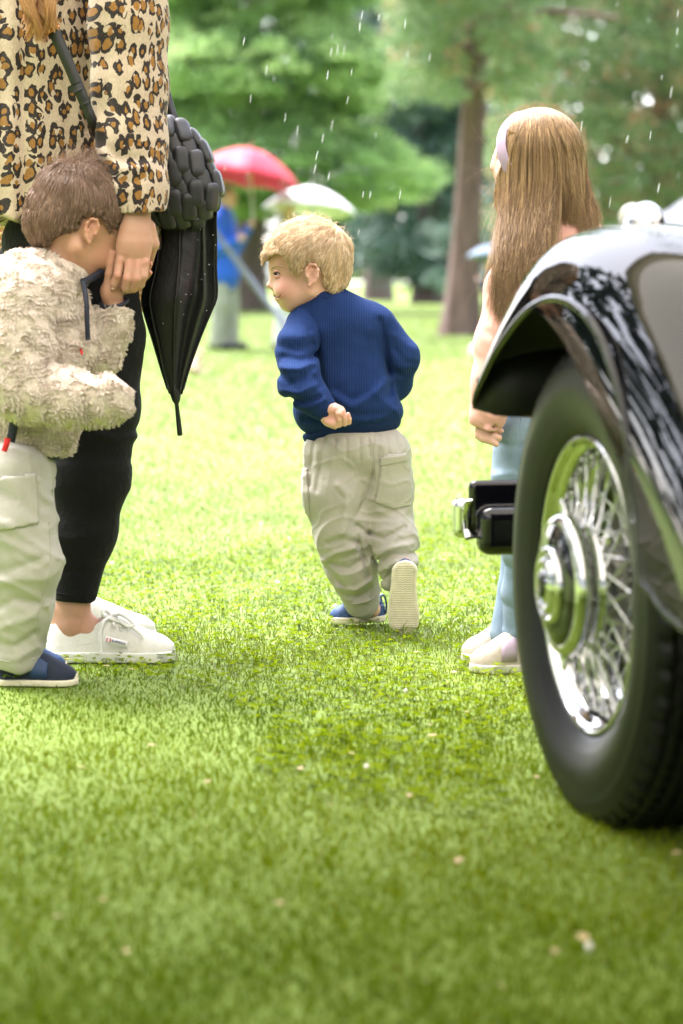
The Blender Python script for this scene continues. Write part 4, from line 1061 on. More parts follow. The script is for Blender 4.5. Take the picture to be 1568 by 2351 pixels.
# waistband following the tilted hem, and the neckband
hem = [(707, 1030), (733, 1014), (772, 998), (815, 995), (860, 993), (905, 987), (918, 982)]
band = hem+[(924, 950), (862, 957), (800, 962), (760, 968), (716, 992), (692, 1000)]
s = Sdf(0.0034); s.add(T.ell((812, 962, 0.0), (112, 80, 52), -1), 0.01); s.add(T.ell((742, 984, 0.012), (56, 66, 50), -22), 0.03); s.cut(T.poly(band), 0.003)
V, F = s.mesh(); V = relax(V, F, 1, 0.4); obj('waistband', V, F, M_NAVYRIB, tod)
a = np.linspace(0, 2*math.pi, 33)
ring = np.array([T(735+38*math.cos(q)*1.0+8, 686+(-9)*math.cos(q)-6*math.sin(q)*0, -0.052*math.sin(q)) for q in a])
V, F = tube(ring, 0.0055, 8, False); obj('neckband', V, F, M_NAVYRIB, tod)

# --- trousers
s = Sdf(0.0029)
s.add(T.ell((815, 1030, 0), (110, 84, 60)), 0.02)
s.add(T.chain([(768, 1050, 0), (772, 1130, -0.004), (786, 1220, -0.012), (806, 1300, 0.01), (830, 1378, 0.048)], [72, 74, 62, 54, 42]), 0.022)
s.add(T.chain([(872, 1050, 0), (878, 1120, 0.012), (884, 1188, 0.02)], [72, 69, 62]), 0.020)
s.add(T.chain([(890, 1192, 0.018), (905, 1240, -0.025), (916, 1282, -0.050)], [60, 54, 43]), 0.010)
s.add(T.cone((900, 1296, -0.045), (893, 1338, -0.05), 34, 18), 0.012)
s.warp(T.folds([([(866, 1000), (862, 1060), (842, 1130), (812, 1190), (822, 1230)], 7, 6), ([(820, 1200), (838, 1218), (880, 1228), (912, 1212), (928, 1205)], 6, 8), ([(822, 1240), (838, 1280), (846, 1320)], 6, 8),
    ([(722, 1010), (716, 1060), (712, 1110)], 5, 4.5), ([(745, 1005), (738, 1050), (728, 1120)], 6, 4.0), ([(770, 1005), (768, 1040)], 4, 3.6), ([(795, 1003), (795, 1045)], 4, 3.6), ([(825, 1000), (826, 1050)], 4, 3.6), ([(845, 1000), (848, 1040)], 4, 3.6), ([(885, 998), (892, 1035)], 4, 3.6), ([(905, 995), (914, 1030)], 4, 3.6), ([(862, 1000), (862, 1090)], 4, -4.0),
    ([(776, 1105), (798, 1130), (792, 1180), (786, 1215)], 9, -7.2), ([(752, 1240), (790, 1228), (820, 1240)], 8, 7.2), ([(740, 1285), (770, 1262), (815, 1250)], 7, -8.1), ([(750, 1300), (775, 1330), (790, 1345)], 6, 7.2), ([(765, 1290), (800, 1300), (832, 1280)], 7, 6.3), ([(775, 1345), (815, 1352), (850, 1330)], 7, -7.2), ([(782, 1368), (820, 1368), (862, 1352)], 6, 8.1), ([(800, 1390), (830, 1384), (866, 1372)], 6, -5.4),
    ([(860, 1262), (900, 1246), (944, 1240)], 7, -7.2), ([(862, 1285), (900, 1264), (950, 1262)], 6, 7.2), ([(870, 1305), (905, 1280), (955, 1284)], 6, -6.3), ([(880, 1325), (905, 1300), (925, 1285)], 5, 6.3), ([(870, 1170), (905, 1180), (935, 1165)], 10, -5.4)], 0.0))
s.warp(lambda P: 0.0008*wob(P, 55, 31)-crease(P*np.array([1.9, 1.2, 0.55], np.float32), 24, 33, 0.0048, 4)*np.clip((P[..., 2]-0.24)/0.1, 0, 1)-crease(P*np.array([0.8, 1, 1.9], np.float32), 30, 35, 0.0055, 4)*np.clip((0.34-P[..., 2])/0.1, 0, 1)-crease(P*np.array([1.2, 1, 1.2], np.float32), 62, 34, 0.0026, 4))
V, F = s.mesh(); V = relax(V, F, 1, 0.35)
trs = obj('trousers', V, F, M_LINEN, tod)
# side seam strip, hip pocket lying on the cloth: taken from the trouser surface itself
def seam_on(Vs, Fs, path, F_, r, mat, name, parent):
    """a stitched seam lying on the side of a garment that faces the lens"""
    q = spline([W(u, v, F_.d) for u, v in path], 40); N = vnormals(Vs, Fs); out = []
    for c in q:
        d = np.hypot(Vs[:, 0]/Vs[:, 1]-c[0]/c[1], (Vs[:, 2]-EYE)/Vs[:, 1]-(c[2]-EYE)/c[1])
        k = np.argsort(d)[:24]; k = k[np.argsort(Vs[k, 1])[:4]]; out.append((Vs[k]+N[k]*r*0.4).mean(0))
    out = np.array(out)
    for _ in range(3): out[1:-1] = (out[:-2]+2*out[1:-1]+out[2:])/4
    return obj(name, *tube(out, r, 6), mat, parent)
def biggest(f):
    """the largest connected run of faces"""
    lab = np.arange(f.max()+1)
    for _ in range(400):
        mn = lab[f].min(1); new = lab.copy()
        for i in range(4): np.minimum.at(new, f[:, i], mn)
        new = new[new]
        if (new == lab).all(): break
        lab = new
    l = lab[f[:, 0]]; return f[l == np.bincount(l).argmax()]
def patch_on(Vs, Fs, polyuv, F_, lift, mat, name, parent, ymax, tint=None):
    N = vnormals(Vs, Fs); q = poly2(F_.line(polyuv)); d = q.f(Vs[None].astype(np.float32))[0]
    m = (d < 0) & (Vs[:, 1] < F_.d+ymax) & (N[:, 1] < 0.45)
    f = Fs[0]; f = f[m[f].all(1)]; f = biggest(f); u, inv = np.unique(f, return_inverse=True); inv = inv.reshape(f.shape)
    e = np.clip(-d[u]/0.003, 0.1, 1)
    o = obj(name, Vs[u]+N[u]*(lift*e)[:, None], [inv], mat, parent); 
    sm = o.modifiers.new('thick', 'SOLIDIFY'); sm.thickness = 0.0012; sm.offset = -1; return o
M_LIPLINE = plain('mouth_line', (0.24, 0.07, 0.055), 0.4); M_LIP = plain('lip', (0.58, 0.24, 0.20), 0.35); M_BROW = plain('blond_brow', (0.46, 0.31, 0.19), 0.8)
seam_on(BODYV, BODYF, [(628, 681), (635, 682), (641, 680), (646, 676.5)], T, 0.0017, M_LIPLINE, 'mouth', tod); seam_on(BODYV, BODYF, [(629, 686), (636, 687.5), (643, 684.5), (648, 679)], T, 0.0022, M_LIP, 'lower_lip', tod)
seam_on(BODYV, BODYF, [(622, 617.5), (629, 612.5), (640, 611), (650, 614.5)], T, 0.0016, M_BROW, 'eyebrow', tod)
patch_on(V, F, [(876, 1037), (931, 1035), (944, 1100), (943, 1160), (900, 1165), (858, 1148)], T, 0.0042, M_LINEN, 'back_pocket', trs, 0.02)
patch_on(V, F, [(872, 1040), (930, 1036), (935, 1056), (868, 1066)], T, 0.0062, M_LINEN, 'pocket_hem', trs, 0.02)
patch_on(V, F, [(690, 1075), (708, 1070), (714, 1180), (724, 1270), (742, 1330), (728, 1330), (700, 1250)], T, 0.0035, M_LINEN, 'side_panel', trs, 0.08)
seam_on(V, F, [(862, 998), (861, 1040), (856, 1080), (846, 1120), (834, 1150)], T, 0.0013, M_LINEN, 'back_seam', trs); seam_on(V, F, [(800, 1385), (825, 1386), (850, 1376), (868, 1364)], T, 0.0014, M_LINEN, 'hem_stitch', trs)
# --- shoes
r1, TW1, M1 = sneaker('shoe', tod, T(884, 1436, 0.075)*np.array([1, 1, 0])+np.array([0, 0, 0.010]), (-1, -0.10, -0.02), 0.128, 0.058, M_NAVYMESH, M_CREAMRUB, sole_t=0.015, top=0.052, slip=True, tip=(0.93, M_CREAMRUB))
def strap_piece(TWf, L, Wd, top, x0, x1, mat, name, parent, z0=0.016):
    V = []
    for x in np.linspace(x0, x1, 5):
        for q in np.linspace(-1, 1, 13):
            H = top*np.interp(x/L, [0, .3, .5, .62, .78, .92, 1.0], [.9, 1.0, 1.02, .86, .62, .46, .26])+0.003
            w = 0.5*Wd*np.interp(x/L, [0, .12, .3, .5, .72, .88, 1], [.70, .78, .76, .86, 1.0, .90, .62])+0.001
            an = q*math.pi/2; V.append((x, 0.06*Wd*math.sin(x/L*3)+w*np.sign(math.sin(an))*abs(math.sin(an))**0.8, z0+(H-z0)*max(math.cos(an), 0)**0.75))
    o = obj(name, TWf(np.array(V)), [grid_faces(5, 13)], mat, parent); o.modifiers.new('thick', 'SOLIDIFY').thickness = 0.002; return o
strap_piece(TW1, 0.128, 0.058, 0.052, 0.058, 0.084, M_NAVYTAPE, 'instep_band', r1)
V, F = ribbon(spline([TW1(np.array(p)) for p in ((0.000, 0, 0.016), (-0.004, 0, 0.034), (-0.002, 0, 0.050), (0.003, 0, 0.060), (0.009, 0, 0.058), (0.008, 0, 0.046))], 16), M1[:, 1], 0.017, 0.003); obj('pull_tab', V, F, M_NAVYTAPE, r1)
hl = T(931, 1290, -0.122); toe = T(929, 1461, -0.100)
r2, TW2, M2 = sneaker('shoe', tod, hl+np.array([0, -0.004, 0]), toe-hl, 0.166, 0.069, M_NAVYMESH, M_CREAMRUB, up=(0.0, 1, 0.0), sole_t=0.013, top=0.056, slip=True, ribs=True, tip=(0.93, M_CREAMRUB))
strap_piece(TW2, 0.166, 0.069, 0.056, 0.075, 0.105, M_NAVYTAPE, 'instep_band', r2)
# ================================================================== the woman in the leopard coat, seen from her right side
Wm = Fig(5.05)
def leopard():
    t = NT('leopard_wool'); v0 = t.coord('Object')
    sp = t.n('ShaderNodeSeparateXYZ'); t.l(v0, sp.inputs[0]); cb = t.n('ShaderNodeCombineXYZ')
    t.l(t.math('MULTIPLY_ADD', sp.outputs[1], 0.75, t.math('MULTIPLY', sp.outputs[0], 1.15)), cb.inputs[0]); t.l(t.math('MULTIPLY', sp.outputs[2], 0.66), cb.inputs[1]); v = cb.outputs[0]
    nz = t.n('ShaderNodeTexNoise', noise_dimensions='2D'); nz.inputs['Scale'].default_value = 48; nz.inputs['Detail'].default_value = 2; t.l(v, nz.inputs['Vector'])
    sb = t.n('ShaderNodeVectorMath', operation='SUBTRACT'); sb.inputs[1].default_value = (0.5, 0.5, 0.5); t.l(nz.outputs['Color'], sb.inputs[0])
    off = t.n('ShaderNodeVectorMath', operation='SCALE'); off.inputs['Scale'].default_value = 0.013; t.l(sb.outputs[0], off.inputs[0])
    ad = t.n('ShaderNodeVectorMath', operation='ADD'); t.l(v, ad.inputs[0]); t.l(off.outputs[0], ad.inputs[1])
    vo = t.n('ShaderNodeTexVoronoi', feature='F1', voronoi_dimensions='2D'); vo.inputs['Scale'].default_value = 40; vo.inputs['Randomness'].default_value = 0.72; t.l(ad.outputs[0], vo.inputs['Vector'])
    d = vo.outputs['Distance']; sx = t.n('ShaderNodeSeparateColor'); t.l(vo.outputs['Color'], sx.inputs[0])
    n2 = t.n('ShaderNodeTexNoise', noise_dimensions='2D'); n2.inputs['Scale'].default_value = 110; n2.inputs['Detail'].default_value = 1; t.l(v, n2.inputs['Vector']); br = n2.outputs['Fac']
    size = t.math('MULTIPLY_ADD', sx.outputs[0], 0.16, 0.38)
    rim_out = t.math('LESS_THAN', d, t.math('ADD', size, t.math('MULTIPLY', t.math('SUBTRACT', br, 0.5), 0.24)))
    core = t.math('LESS_THAN', d, t.math('ADD', t.math('MULTIPLY', size, t.math('MULTIPLY_ADD', sx.outputs[1], 0.35, 0.28)), t.math('MULTIPLY', t.math('SUBTRACT', br, 0.5), 0.2)))
    n3 = t.n('ShaderNodeTexNoise', noise_dimensions='2D'); n3.inputs['Scale'].default_value = 75; n3.inputs['Detail'].default_value = 0; t.l(v, n3.inputs['Vector'])
    gap = t.math('MULTIPLY', t.math('GREATER_THAN', n3.outputs['Fac'], 0.635), t.math('GREATER_THAN', d, 0.16))
    rim = t.math('MULTIPLY', rim_out, t.math('SUBTRACT', 1.0, gap))
    fib = t.noise(t.coord('Object', (1, 1, 0.4)), 380, 3, 0.7)
    base = t.ramp(fib, [(0.25, (0.35, 0.265, 0.195)), (0.75, (0.55, 0.445, 0.35))])
    tan = t.ramp(fib, [(0.3, (0.19, 0.09, 0.025)), (0.7, (0.31, 0.155, 0.045))])
    dark = t.ramp(fib, [(0.3, (0.012, 0.009, 0.009)), (0.75, (0.055, 0.043, 0.04))])
    c = t.mix(rim, base, dark); c = t.mix(core, c, tan)
    t.set(Base_Color=c, Roughness=0.95, Sheen_Weight=0.12, Sheen_Roughness=0.5, Specular_IOR_Level=0.1)
    n1 = t.bump(t.noise(v0, 24, 3), 0.25, 0.012); t.bump(fib, 0.5, 0.0016, n1); return t.m
M_LEO = leopard()
M_BLACKTR = cloth('black_twill', (0.0055, 0.0055, 0.0065), 0.8, 0.15, 1700, 0.3, 0.08, 0.35)
M_WHITECANVAS = cloth('white_canvas', (0.74, 0.72, 0.69), 0.8, 0.03, 1500, 0.25, 0.1, 0.2)
M_WHITERUB = plain('white_rubber', (0.72, 0.71, 0.67), 0.5, var=0.05, scale=50)
M_LACE = cloth('white_lace', (0.80, 0.79, 0.78), 0.8, 0.02, 3000, 0.3, 0.1, 0.1)
M_BLACKLTH = plain('black_leather', (0.006, 0.006, 0.007), 0.45, var=0.1, scale=90, bump=0.15, bscale=500)
M_PADLTH = plain('soft_black_leather', (0.019, 0.019, 0.023), 0.42, var=0.12, scale=60, bump=0.10, bscale=900, bdist=0.0006)
M_AMBER = plain('amber_metal', (0.50, 0.17, 0.03), 0.25, metal=0.6, var=0.1)
M_EYELET = plain('eyelet_metal', (0.7, 0.7, 0.7), 0.3, metal=0.9, var=0.03)

wom = thing('person', 'woman in a leopard print coat and black trousers holding a boy by the hand', 'person', Wm(190, 1520, 0.05)*np.array([1, 1, 0]))
# skin: hand, wrist, ankle
hz = -0.215
sh = Sdf(0.0022)
sh.add(Wm.chain([(318, 440, hz+0.01), (313, 492, hz+0.005), (309, 540, hz), (307, 566, hz)], [30, 28, 33, 38], ((0, 1, 0), 1.55)), 0.012)
sh.add(Wm.cone((292, 560, hz-0.004), (277, 592, hz-0.002), 22, 10, ((0, 1, 0), 1.3)), 0.010); sh.add(Wm.cone((306, 560, hz-0.004), (299, 596, hz-0.006), 22, 10.5, ((0, 1, 0), 1.2)), 0.010)
sh.add(Wm.cone((318, 560, hz-0.003), (318, 596, hz-0.007), 20, 10.2, ((0, 1, 0), 1.2)), 0.010); sh.add(Wm.cone((328, 562, hz), (334, 594, hz-0.002), 18, 9.4, ((0, 1, 0), 1.2)), 0.010)
sh.add(Wm.chain([(344, 520, hz+0.012), (351, 560, hz+0.022), (342, 600, hz+0.040)], [13, 13, 10]), 0.008)
for q, rr in (([(276, 594, hz-0.004), (270, 632, hz-0.012), (262, 652, hz-0.006), (259, 664, hz+0.004)], [10.6, 9.6, 8.8, 7.2]), ([(298, 600, hz-0.008), (293, 640, hz-0.018), (288, 660, hz-0.006), (288, 666, hz+0.016)], [11, 10.2, 9.6, 8.4]),
              ([(317, 602, hz-0.009), (314, 640, hz-0.018), (307, 660, hz-0.004), (304, 660, hz+0.020)], [10.6, 9.8, 9.4, 8.2]), ([(334, 600, hz-0.004), (331, 634, hz-0.012), (323, 654, hz-0.002), (318, 654, hz+0.020)], [9.6, 8.6, 8.2, 7.2])):
    sh.add(Wm.chain(q, rr), 0.0010)
for u, v in ((277, 596), (300, 602), (318, 603), (334, 602)): sh.add(Wm.ell((u, v, hz-0.012), (7.5, 5, 8)), 0.005)
for u, v in ((270, 632), (293, 640), (314, 640)): sh.add(Wm.ell((u, v, hz-0.020), (6.8, 3.6, 6.5)), 0.004)
for a_, b_ in (((288, 590), (291, 625)), ((308, 596), (306, 625)), ((326, 596), (324, 625))): sh.sub(Wm.cone((*a_, hz-0.020), (*b_, hz-0.026), 1.8, 2.4), 0.005)
for a_, b_ in (((282, 580), (298, 515)), ((300, 585), (306, 515)), ((318, 585), (314, 515))): sh.add(Wm.cone((*a_, hz-0.0125), (*b_, hz-0.0125), 3.2, 2.4), 0.006)
sa = sh
sa.add(Wm.chain([(172, 1340, 0.0), (166, 1400, 0.0), (160, 1440, 0.0), (158, 1475, 0)], [44, 37, 35, 34], ((0, 1, 0), 1.3)), 0.012)
sa.add(Wm.chain([(172, 1420, 0), (205, 1452, 0.0), (250, 1482, 0.0), (320, 1502, 0)], [32, 34, 28, 16], ((0, 1, 0), 1.55)), 0.012); sa.add(Wm.ell((140, 1470, 0), (24, 21, 30)), 0.012)
sa.add(Wm.ell((166, 1438, -0.022), (12, 6, 14)), 0.012); sa.add(Wm.chain([(132, 1400, 0.0), (128, 1440, 0)], [12, 11]), 0.012)
# arm, hips and legs under the clothes
sh.add(Wm.chain([(318, 442, hz+0.01), (300, 330, -0.16), (240, 330, 0.0), (170, 560, 0.06), (190, 760, 0.03), (205, 1000, 0.01), (172, 1342, 0)], [30, 40, 60, 90, 66, 50, 42]), 0.01)
V, F = sh.mesh(); V = relax(V, F, 1, 0.4)
spots = [(Wm(u, v, hz-0.02), 0.010, 0.22) for u, v in ((277, 598), (300, 604), (318, 605), (270, 634), (293, 640), (314, 640), (334, 603))]+[(Wm(345, 600, hz+0.03), 0.015, 0.15), (Wm(190, 1450, -0.03), 0.03, 0.12)]
obj('body', V, F, M_SKIN_W, wom, attrs={'tint': tint_of(V, spots)})
s = Sdf(0.0012).add(Wm.ell((260, 660, hz-0.006), (5, 3.5, 6), 12), 0); V, F = s.mesh(); obj('fingernail', V, F, plain('nail', (0.62, 0.42, 0.36), 0.2, var=0.03), wom)

# coat body and hanging sleeve
s = Sdf(0.0058)
s.add(Wm.chain([(120, -120, 0.07), (130, 120, 0.07), (135, 330, 0.07), (140, 520, 0.07)], [226, 232, 234, 232], ((0, 1, 0), 1.28)), 0.03)
s.cut(half(Wm(130, 516, 0), (-0.08, -0.06, -1)), 0.006)
hemcut = Wm.line([(-200, 511), (60, 514), (150, 520), (250, 540), (372, 578)])
s2 = s
s.warp(Wm.folds([([(66, -40), (72, 100), (66, 260), (72, 380), (64, 520)], 12, 9), ([(40, -40), (44, 120), (40, 300), (46, 520)], 14, -6), ([(100, 40), (106, 200), (100, 380), (104, 520)], 16, -5), ([(10, 0), (14, 200), (8, 520)], 12, 6), ([(200, -40), (206, 120), (214, 300)], 12, 12), ([(165, 150), (172, 330), (166, 520)], 16, 5), ([(-30, 0), (-24, 520)], 14, -5)], 0.06))
s.warp(lambda P: 0.0022*wob(P*np.array([1, 1, 0.35], np.float32), 30, 71))
V, F = s.mesh(); V = relax(V, F, 1, 0.4); obj('coat', V, F, M_LEO, wom)
# front edge of the coat dropping lower beyond the hand
s = Sdf(0.004); s.add(Wm.chain([(338, 380, 0.02), (344, 480, 0.02), (346, 574, 0.02)], [26, 27, 26], ((0, 1, 0), 0.8)), 0.01); s.cut(half(Wm(345, 577, 0), (0.1, 0, -1)), 0.003)
s.warp(Wm.folds([([(356, 500), (356, 580)], 5, 5), ([(366, 500), (367, 580)], 3, 3), ([(346, 500), (346, 580)], 4, 3)], 0.05))
V, F = s.mesh(); obj('coat_front_edge', V, F, M_LEO, wom)
s = Sdf(0.0044)
s.add(Wm.chain([(296, -110, -0.12), (297, 60, -0.125), (300, 200, -0.135), (305, 330, -0.160), (318, 430, -0.19), (325, 500, -0.205)], [88, 87, 84, 77, 62, 52], ((0, 1, 0), 1.12)), 0.02)
s.cut(half(Wm(325, 486, -0.2), (0.06, 0.10, -1)), 0.003)
s.sub(Wm.cone((321, 452, -0.195), (327, 540, -0.21), 46, 43), 0.001)
s.warp(Wm.folds([([(262, 60), (270, 200), (262, 330)], 14, 5), ([(340, 40), (345, 180), (335, 300)], 18, -4), ([(250, 330), (290, 372), (340, 378)], 10, 6), ([(256, 360), (300, 400), (360, 392)], 10, -6), ([(270, 410), (310, 430), (362, 420)], 8, 4), ([(230, 230), (262, 330), (285, 420), (296, 480)], 8, -4), ([(240, 120), (236, 260), (250, 340)], 12, -4)], 0.0))
s.warp(lambda P: 0.0018*wob(P*np.array([1, 1, 0.5], np.float32), 36, 72))
V, F = s.mesh(); V = relax(V, F, 1, 0.4); obj('sleeve', V, F, M_LEO, wom)

# trousers: near leg and far leg
s = Sdf(0.0052)
s.add(Wm.ell((160, 560, 0.07), (158, 130, 120)), 0.02)
s.add(Wm.chain([(172, 620, 0.04), (196, 760, 0.02), (212, 940, 0.0), (208, 1080, 0.0), (190, 1230, 0.0), (170, 1390, 0.0)], [148, 126, 103, 88, 68, 49], ((0, 1, 0), 1.15)), 0.03)
s.add(Wm.chain([(120, 620, 0.18), (118, 900, 0.20), (112, 1150, 0.20), (84, 1390, 0.20)], [130, 95, 75, 48], ((0, 1, 0), 1.1)), 0.015)
s.cut(half(Wm(172, 1380, 0), (-0.07, 0.05, -1)), 0.003)
s.warp(Wm.folds([([(215, 960), (270, 990), (318, 985)], 8, 4), ([(220, 985), (280, 1010), (310, 1005)], 8, -3.5), ([(240, 1100), (275, 1085), (300, 1060)], 8, 3.5), ([(130, 1050), (200, 1040), (290, 1050)], 10, 3), ([(150, 1300), (200, 1310), (235, 1290)], 10, 3), ([(280, 760), (305, 850), (312, 900)], 12, 3), ([(200, 1375), (205, 1200), (235, 1080)], 6, -1.5), ([(200, 780), (260, 820), (320, 810)], 10, 3)], 0.04))
s.warp(lambda P: 0.0018*wob(P, 26, 73)-crease(P*np.array([0.9, 0.9, 1.6], np.float32), 18, 74, 0.004))
V, F = s.mesh(); V = relax(V, F, 1, 0.4); wt = obj('trousers', V, F, M_BLACKTR, wom); seam_on(V, F, [(128, 1362), (150, 1366), (185, 1370), (222, 1370)], Wm, 0.0012, M_BLACKTR, 'hem_stitch', wt)

# white sneakers
heel = Wm(106, 1523, 0.0)*np.array([1, 1, 0])+np.array([0, 0, 0.002])
def lace_shoe(heel, d, group=None, laces=True):
    L, Wd, top = 0.268, 0.094, 0.083
    r, TW, M = sneaker('shoe', wom, heel, d, L, Wd, M_WHITECANVAS, M_WHITERUB, sole_t=0.022, top=top, tip=(0.945, M_WHITERUB))
    if not laces: return
    def top_z(x): return top*np.interp(x/L, [0, .3, .5, .62, .78, .92, 1.0], [.9, 1.0, 1.02, .86, .62, .46, .26])
    # tongue, eyelet rows, crossing laces, bow
    P = [TW((x, 0, top_z(x)*0.97+0.006)) for x in (0.128, 0.140, 0.160, 0.19)]
    V, F = ribbon(spline([TW((0.118, 0, top*1.16)), TW((0.132, 0, top*1.08)), TW((0.150, 0, top_z(0.150)+0.006)), TW((0.180, 0, top_z(0.18)+0.004)), TW((0.205, 0, top_z(0.205)+0.001))], 20), M[:, 1], 0.044, 0.004); obj('tongue', V, F, M_WHITECANVAS, r)
    for i in range(5):
        x = 0.142+i*0.0145; zz = top_z(x)
        for sg in (-1, 1):
            V, F = lathe([(0, 0.0028), (0.0016, 0.0046), (0.003, 0.0028), (0.0012, 0.0022)], 12, TW((x+0.002, sg*(0.026-0.001*i), zz-0.007)), M@np.array([0, sg*0.75, 0.65])); obj('eyelet', V, F, M_EYELET, r)
        a, b = TW((x, -0.025, zz-0.004)), TW((x+0.006, 0.025, zz-0.004)); m = TW((x+0.003, 0, zz+0.010))
        V, F = tube(spline([a, (a+m)/2+M[:, 2]*0.004, m, (b+m)/2+M[:, 2]*0.004, b], 14), 0.0032, 8); obj('lace', V, F, M_LACE, r)
    c = TW((0.136, -0.006, top*1.05))
    for pts in ([(0.136, -0.004, 0.094), (0.124, -0.020, 0.108), (0.120, -0.030, 0.100), (0.132, -0.012, 0.092)], [(0.138, 0.002, 0.094), (0.160, -0.020, 0.098), (0.185, -0.030, 0.080), (0.172, -0.032, 0.076), (0.150, -0.016, 0.088)],
                [(0.136, -0.006, 0.093), (0.122, -0.038, 0.086), (0.116, -0.046, 0.058), (0.118, -0.0475, 0.026)], [(0.140, 0.0, 0.092), (0.170, -0.026, 0.082), (0.198, -0.036, 0.062), (0.205, -0.038, 0.052)]):
        P = spline([TW(p) for p in pts], 22); V, F = tube(P, 0.0036, 8); obj('lace', V, F, M_LACE, r)
    # small woven side label with its lettering
    lc = TW((0.150, -0.0475, 0.046)); ex = nrm(M@np.array([0.97, 0.0, -0.24])); ez = nrm(np.cross(ex, M[:, 1])); nY = -M[:, 1]
    if ez[2] < 0: ez = -ez
    ez = nrm(ez*0.93+np.array([0, 0.30, 0])*1.0); nY = nrm(np.cross(ex, ez)); nY = nY if nY[1] < 0 else -nY
    V, F = box(lc+nY*0.0010, (0.0235, 0.0068, 0.0007), np.stack([ex, ez, nY], 1)); la = obj('side_label', V, F, M_LACE, r)
    def put_text(txt, size, dx, mat, name):
        fc = bpy.data.curves.new(name, 'FONT'); fc.body = txt; fc.size = size; fc.align_x = 'LEFT'; fc.align_y = 'CENTER'; fc.extrude = 0.0002; fc.offset = 0.0002
        to = bpy.data.objects.new(name, fc); COL.objects.link(to)
        to.matrix_world = Matrix(np.vstack([np.column_stack([ex, ez, nY, lc+nY*0.0021+ex*dx]), [0, 0, 0, 1]]).tolist())
        bpy.context.view_layer.update(); dg = bpy.context.evaluated_depsgraph_get()
        me = bpy.data.meshes.new_from_object(to.evaluated_get(dg)); mw = to.matrix_world.copy(); bpy.data.objects.remove(to)
        me.transform(mw); me.transform(Matrix.Translation(-Vector(base_of(la)))); me.materials.clear(); me.materials.append(mat)
        o = bpy.data.objects.new(name, me); link(o, la); return o
    put_text('SUPERGA', 0.0070, -0.0095, plain('label_blue', (0.02, 0.03, 0.12), 0.6), 'label_lettering')
    # red emblem: two facing hooks
    red = plain('label_red', (0.55, 0.02, 0.03), 0.6)
    for s1 in (-1, 1):
        q = [lc+nY*0.0022+ex*(-0.0165+s1*0.0008+s1*0.0036*math.cos(a))+ez*(0.0042*math.sin(a)) for a in np.linspace(-1.3, 1.3, 8)]
        V, F = tube(np.array(q), 0.0010, 6); obj('label_emblem', V, F, red, la)
    return r
lace_shoe(heel, (1, 0.015, 0))
lace_shoe(Wm(98, 1496, 0.24)*np.array([1, 1, 0])+np.array([-0.02, 0, 0.002]), (0.98, 0.2, 0), laces=False)

# long wavy hair falling over the coat
M_HAIR_W = hair_mat('ginger_blond_hair', (0.36, 0.16, 0.06), (0.52, 0.27, 0.11), (0.68, 0.42, 0.22))
rng = np.random.default_rng(51); n = 900; k = 26; tt = np.linspace(0, 1, k)
lock = rng.integers(0, 16, n); lx = rng.normal(0, 1, 16); ph = rng.uniform(0, 6.28, 16)
x0 = 92+rng.normal(0, 17, n); x1 = 88+lx[lock]*22+rng.normal(0, 5, n); ln = np.clip(88-26*np.abs(lx[lock])+rng.normal(0, 9, n), -30, 112)
G = np.zeros((n, k, 3)); 
for i, q in enumerate(tt):
    u = x0+(x1-x0)*q+(15*np.sin(ph[lock]+q*8.0)+4*np.sin(ph[lock]*2+q*17))*(0.3+0.7*q); v = -160+(ln+160)*q
    z = -0.215-0.020*np.sin(ph[lock]*1.7+q*6)-0.012*rng.random(n)*0+0.012*np.sin(lock*2.1)
    G[:, i] = np.stack([(u-U0)/FP*(Wm.d+z), Wm.d+z, EYE-(v-V0)/FP*(Wm.d+z)], 1)
strands('hair', G, 0.0006, M_HAIR_W, wom, False)

# ------------------------------------------------------------------ woven black bag with its long strap
bag = thing('woven_bag', 'black padded leather bag of woven strips hanging at the woman\'s hip', 'bag', Wm(425, 525, -0.02))
bc = Wm(400, 402, 0.005); 
ux = nrm(W(800, 629, 5)-W(760, 629, 5)); 
dn = nrm(Wm(462, 470, 0)-Wm(405, 340, 0))       # down along the strips
sd = nrm(np.cross(dn, (0, 1, 0)));  sd = sd if sd[0] > 0 else -sd
Bm = np.stack([sd, np.array([0, 1., 0])-dn*dn[1], dn], 1)
br = np.array([0.076, 0.060, 0.112])
def bag_shape(P):
    q = (P-bc.astype(np.float32))@Bm.astype(np.float32); a = np.abs(q)/br.astype(np.float32)
    return ((a**2.8).sum(-1)**(1/2.8)-1)*0.06
s = Sdf(0.004); s.add(Prim(bag_shape, bc-0.15, bc+0.15), 0); V, F = s.mesh(); obj('bag_body', V, F, M_BLACKLTH, bag)
# one puffed strip, shared by all
s = Sdf(0.0022); s.add(Prim(lambda P: (((np.abs(P)/np.array([0.0180, 0.0115, 0.0305], np.float32))**np.array([3.2, 2.0, 4.2], np.float32)).sum(-1)**0.4-1)*0.008, (-0.018, -0.0115, -0.0305), (0.018, 0.0115, 0.0305)), 0)
Vp, Fp = s.mesh(); Vp = relax(Vp, Fp, 1, 0.4)
pad_me = mesh_data('woven_pad', Vp, Fp, M_PADLTH)
s = Sdf(0.0022); s.add(Prim(lambda P: (((np.abs(P)/np.array([0.0170, 0.0105, 0.0245], np.float32))**np.array([3.2, 2.0, 4.0], np.float32)).sum(-1)**0.4-1)*0.008, (-0.017, -0.0105, -0.0245), (0.017, 0.0105, 0.0245)), 0)
Vp, Fp = s.mesh(); pad_sq = mesh_data('woven_pad', relax(Vp, Fp, 1, 0.4), Fp, M_PADLTH)
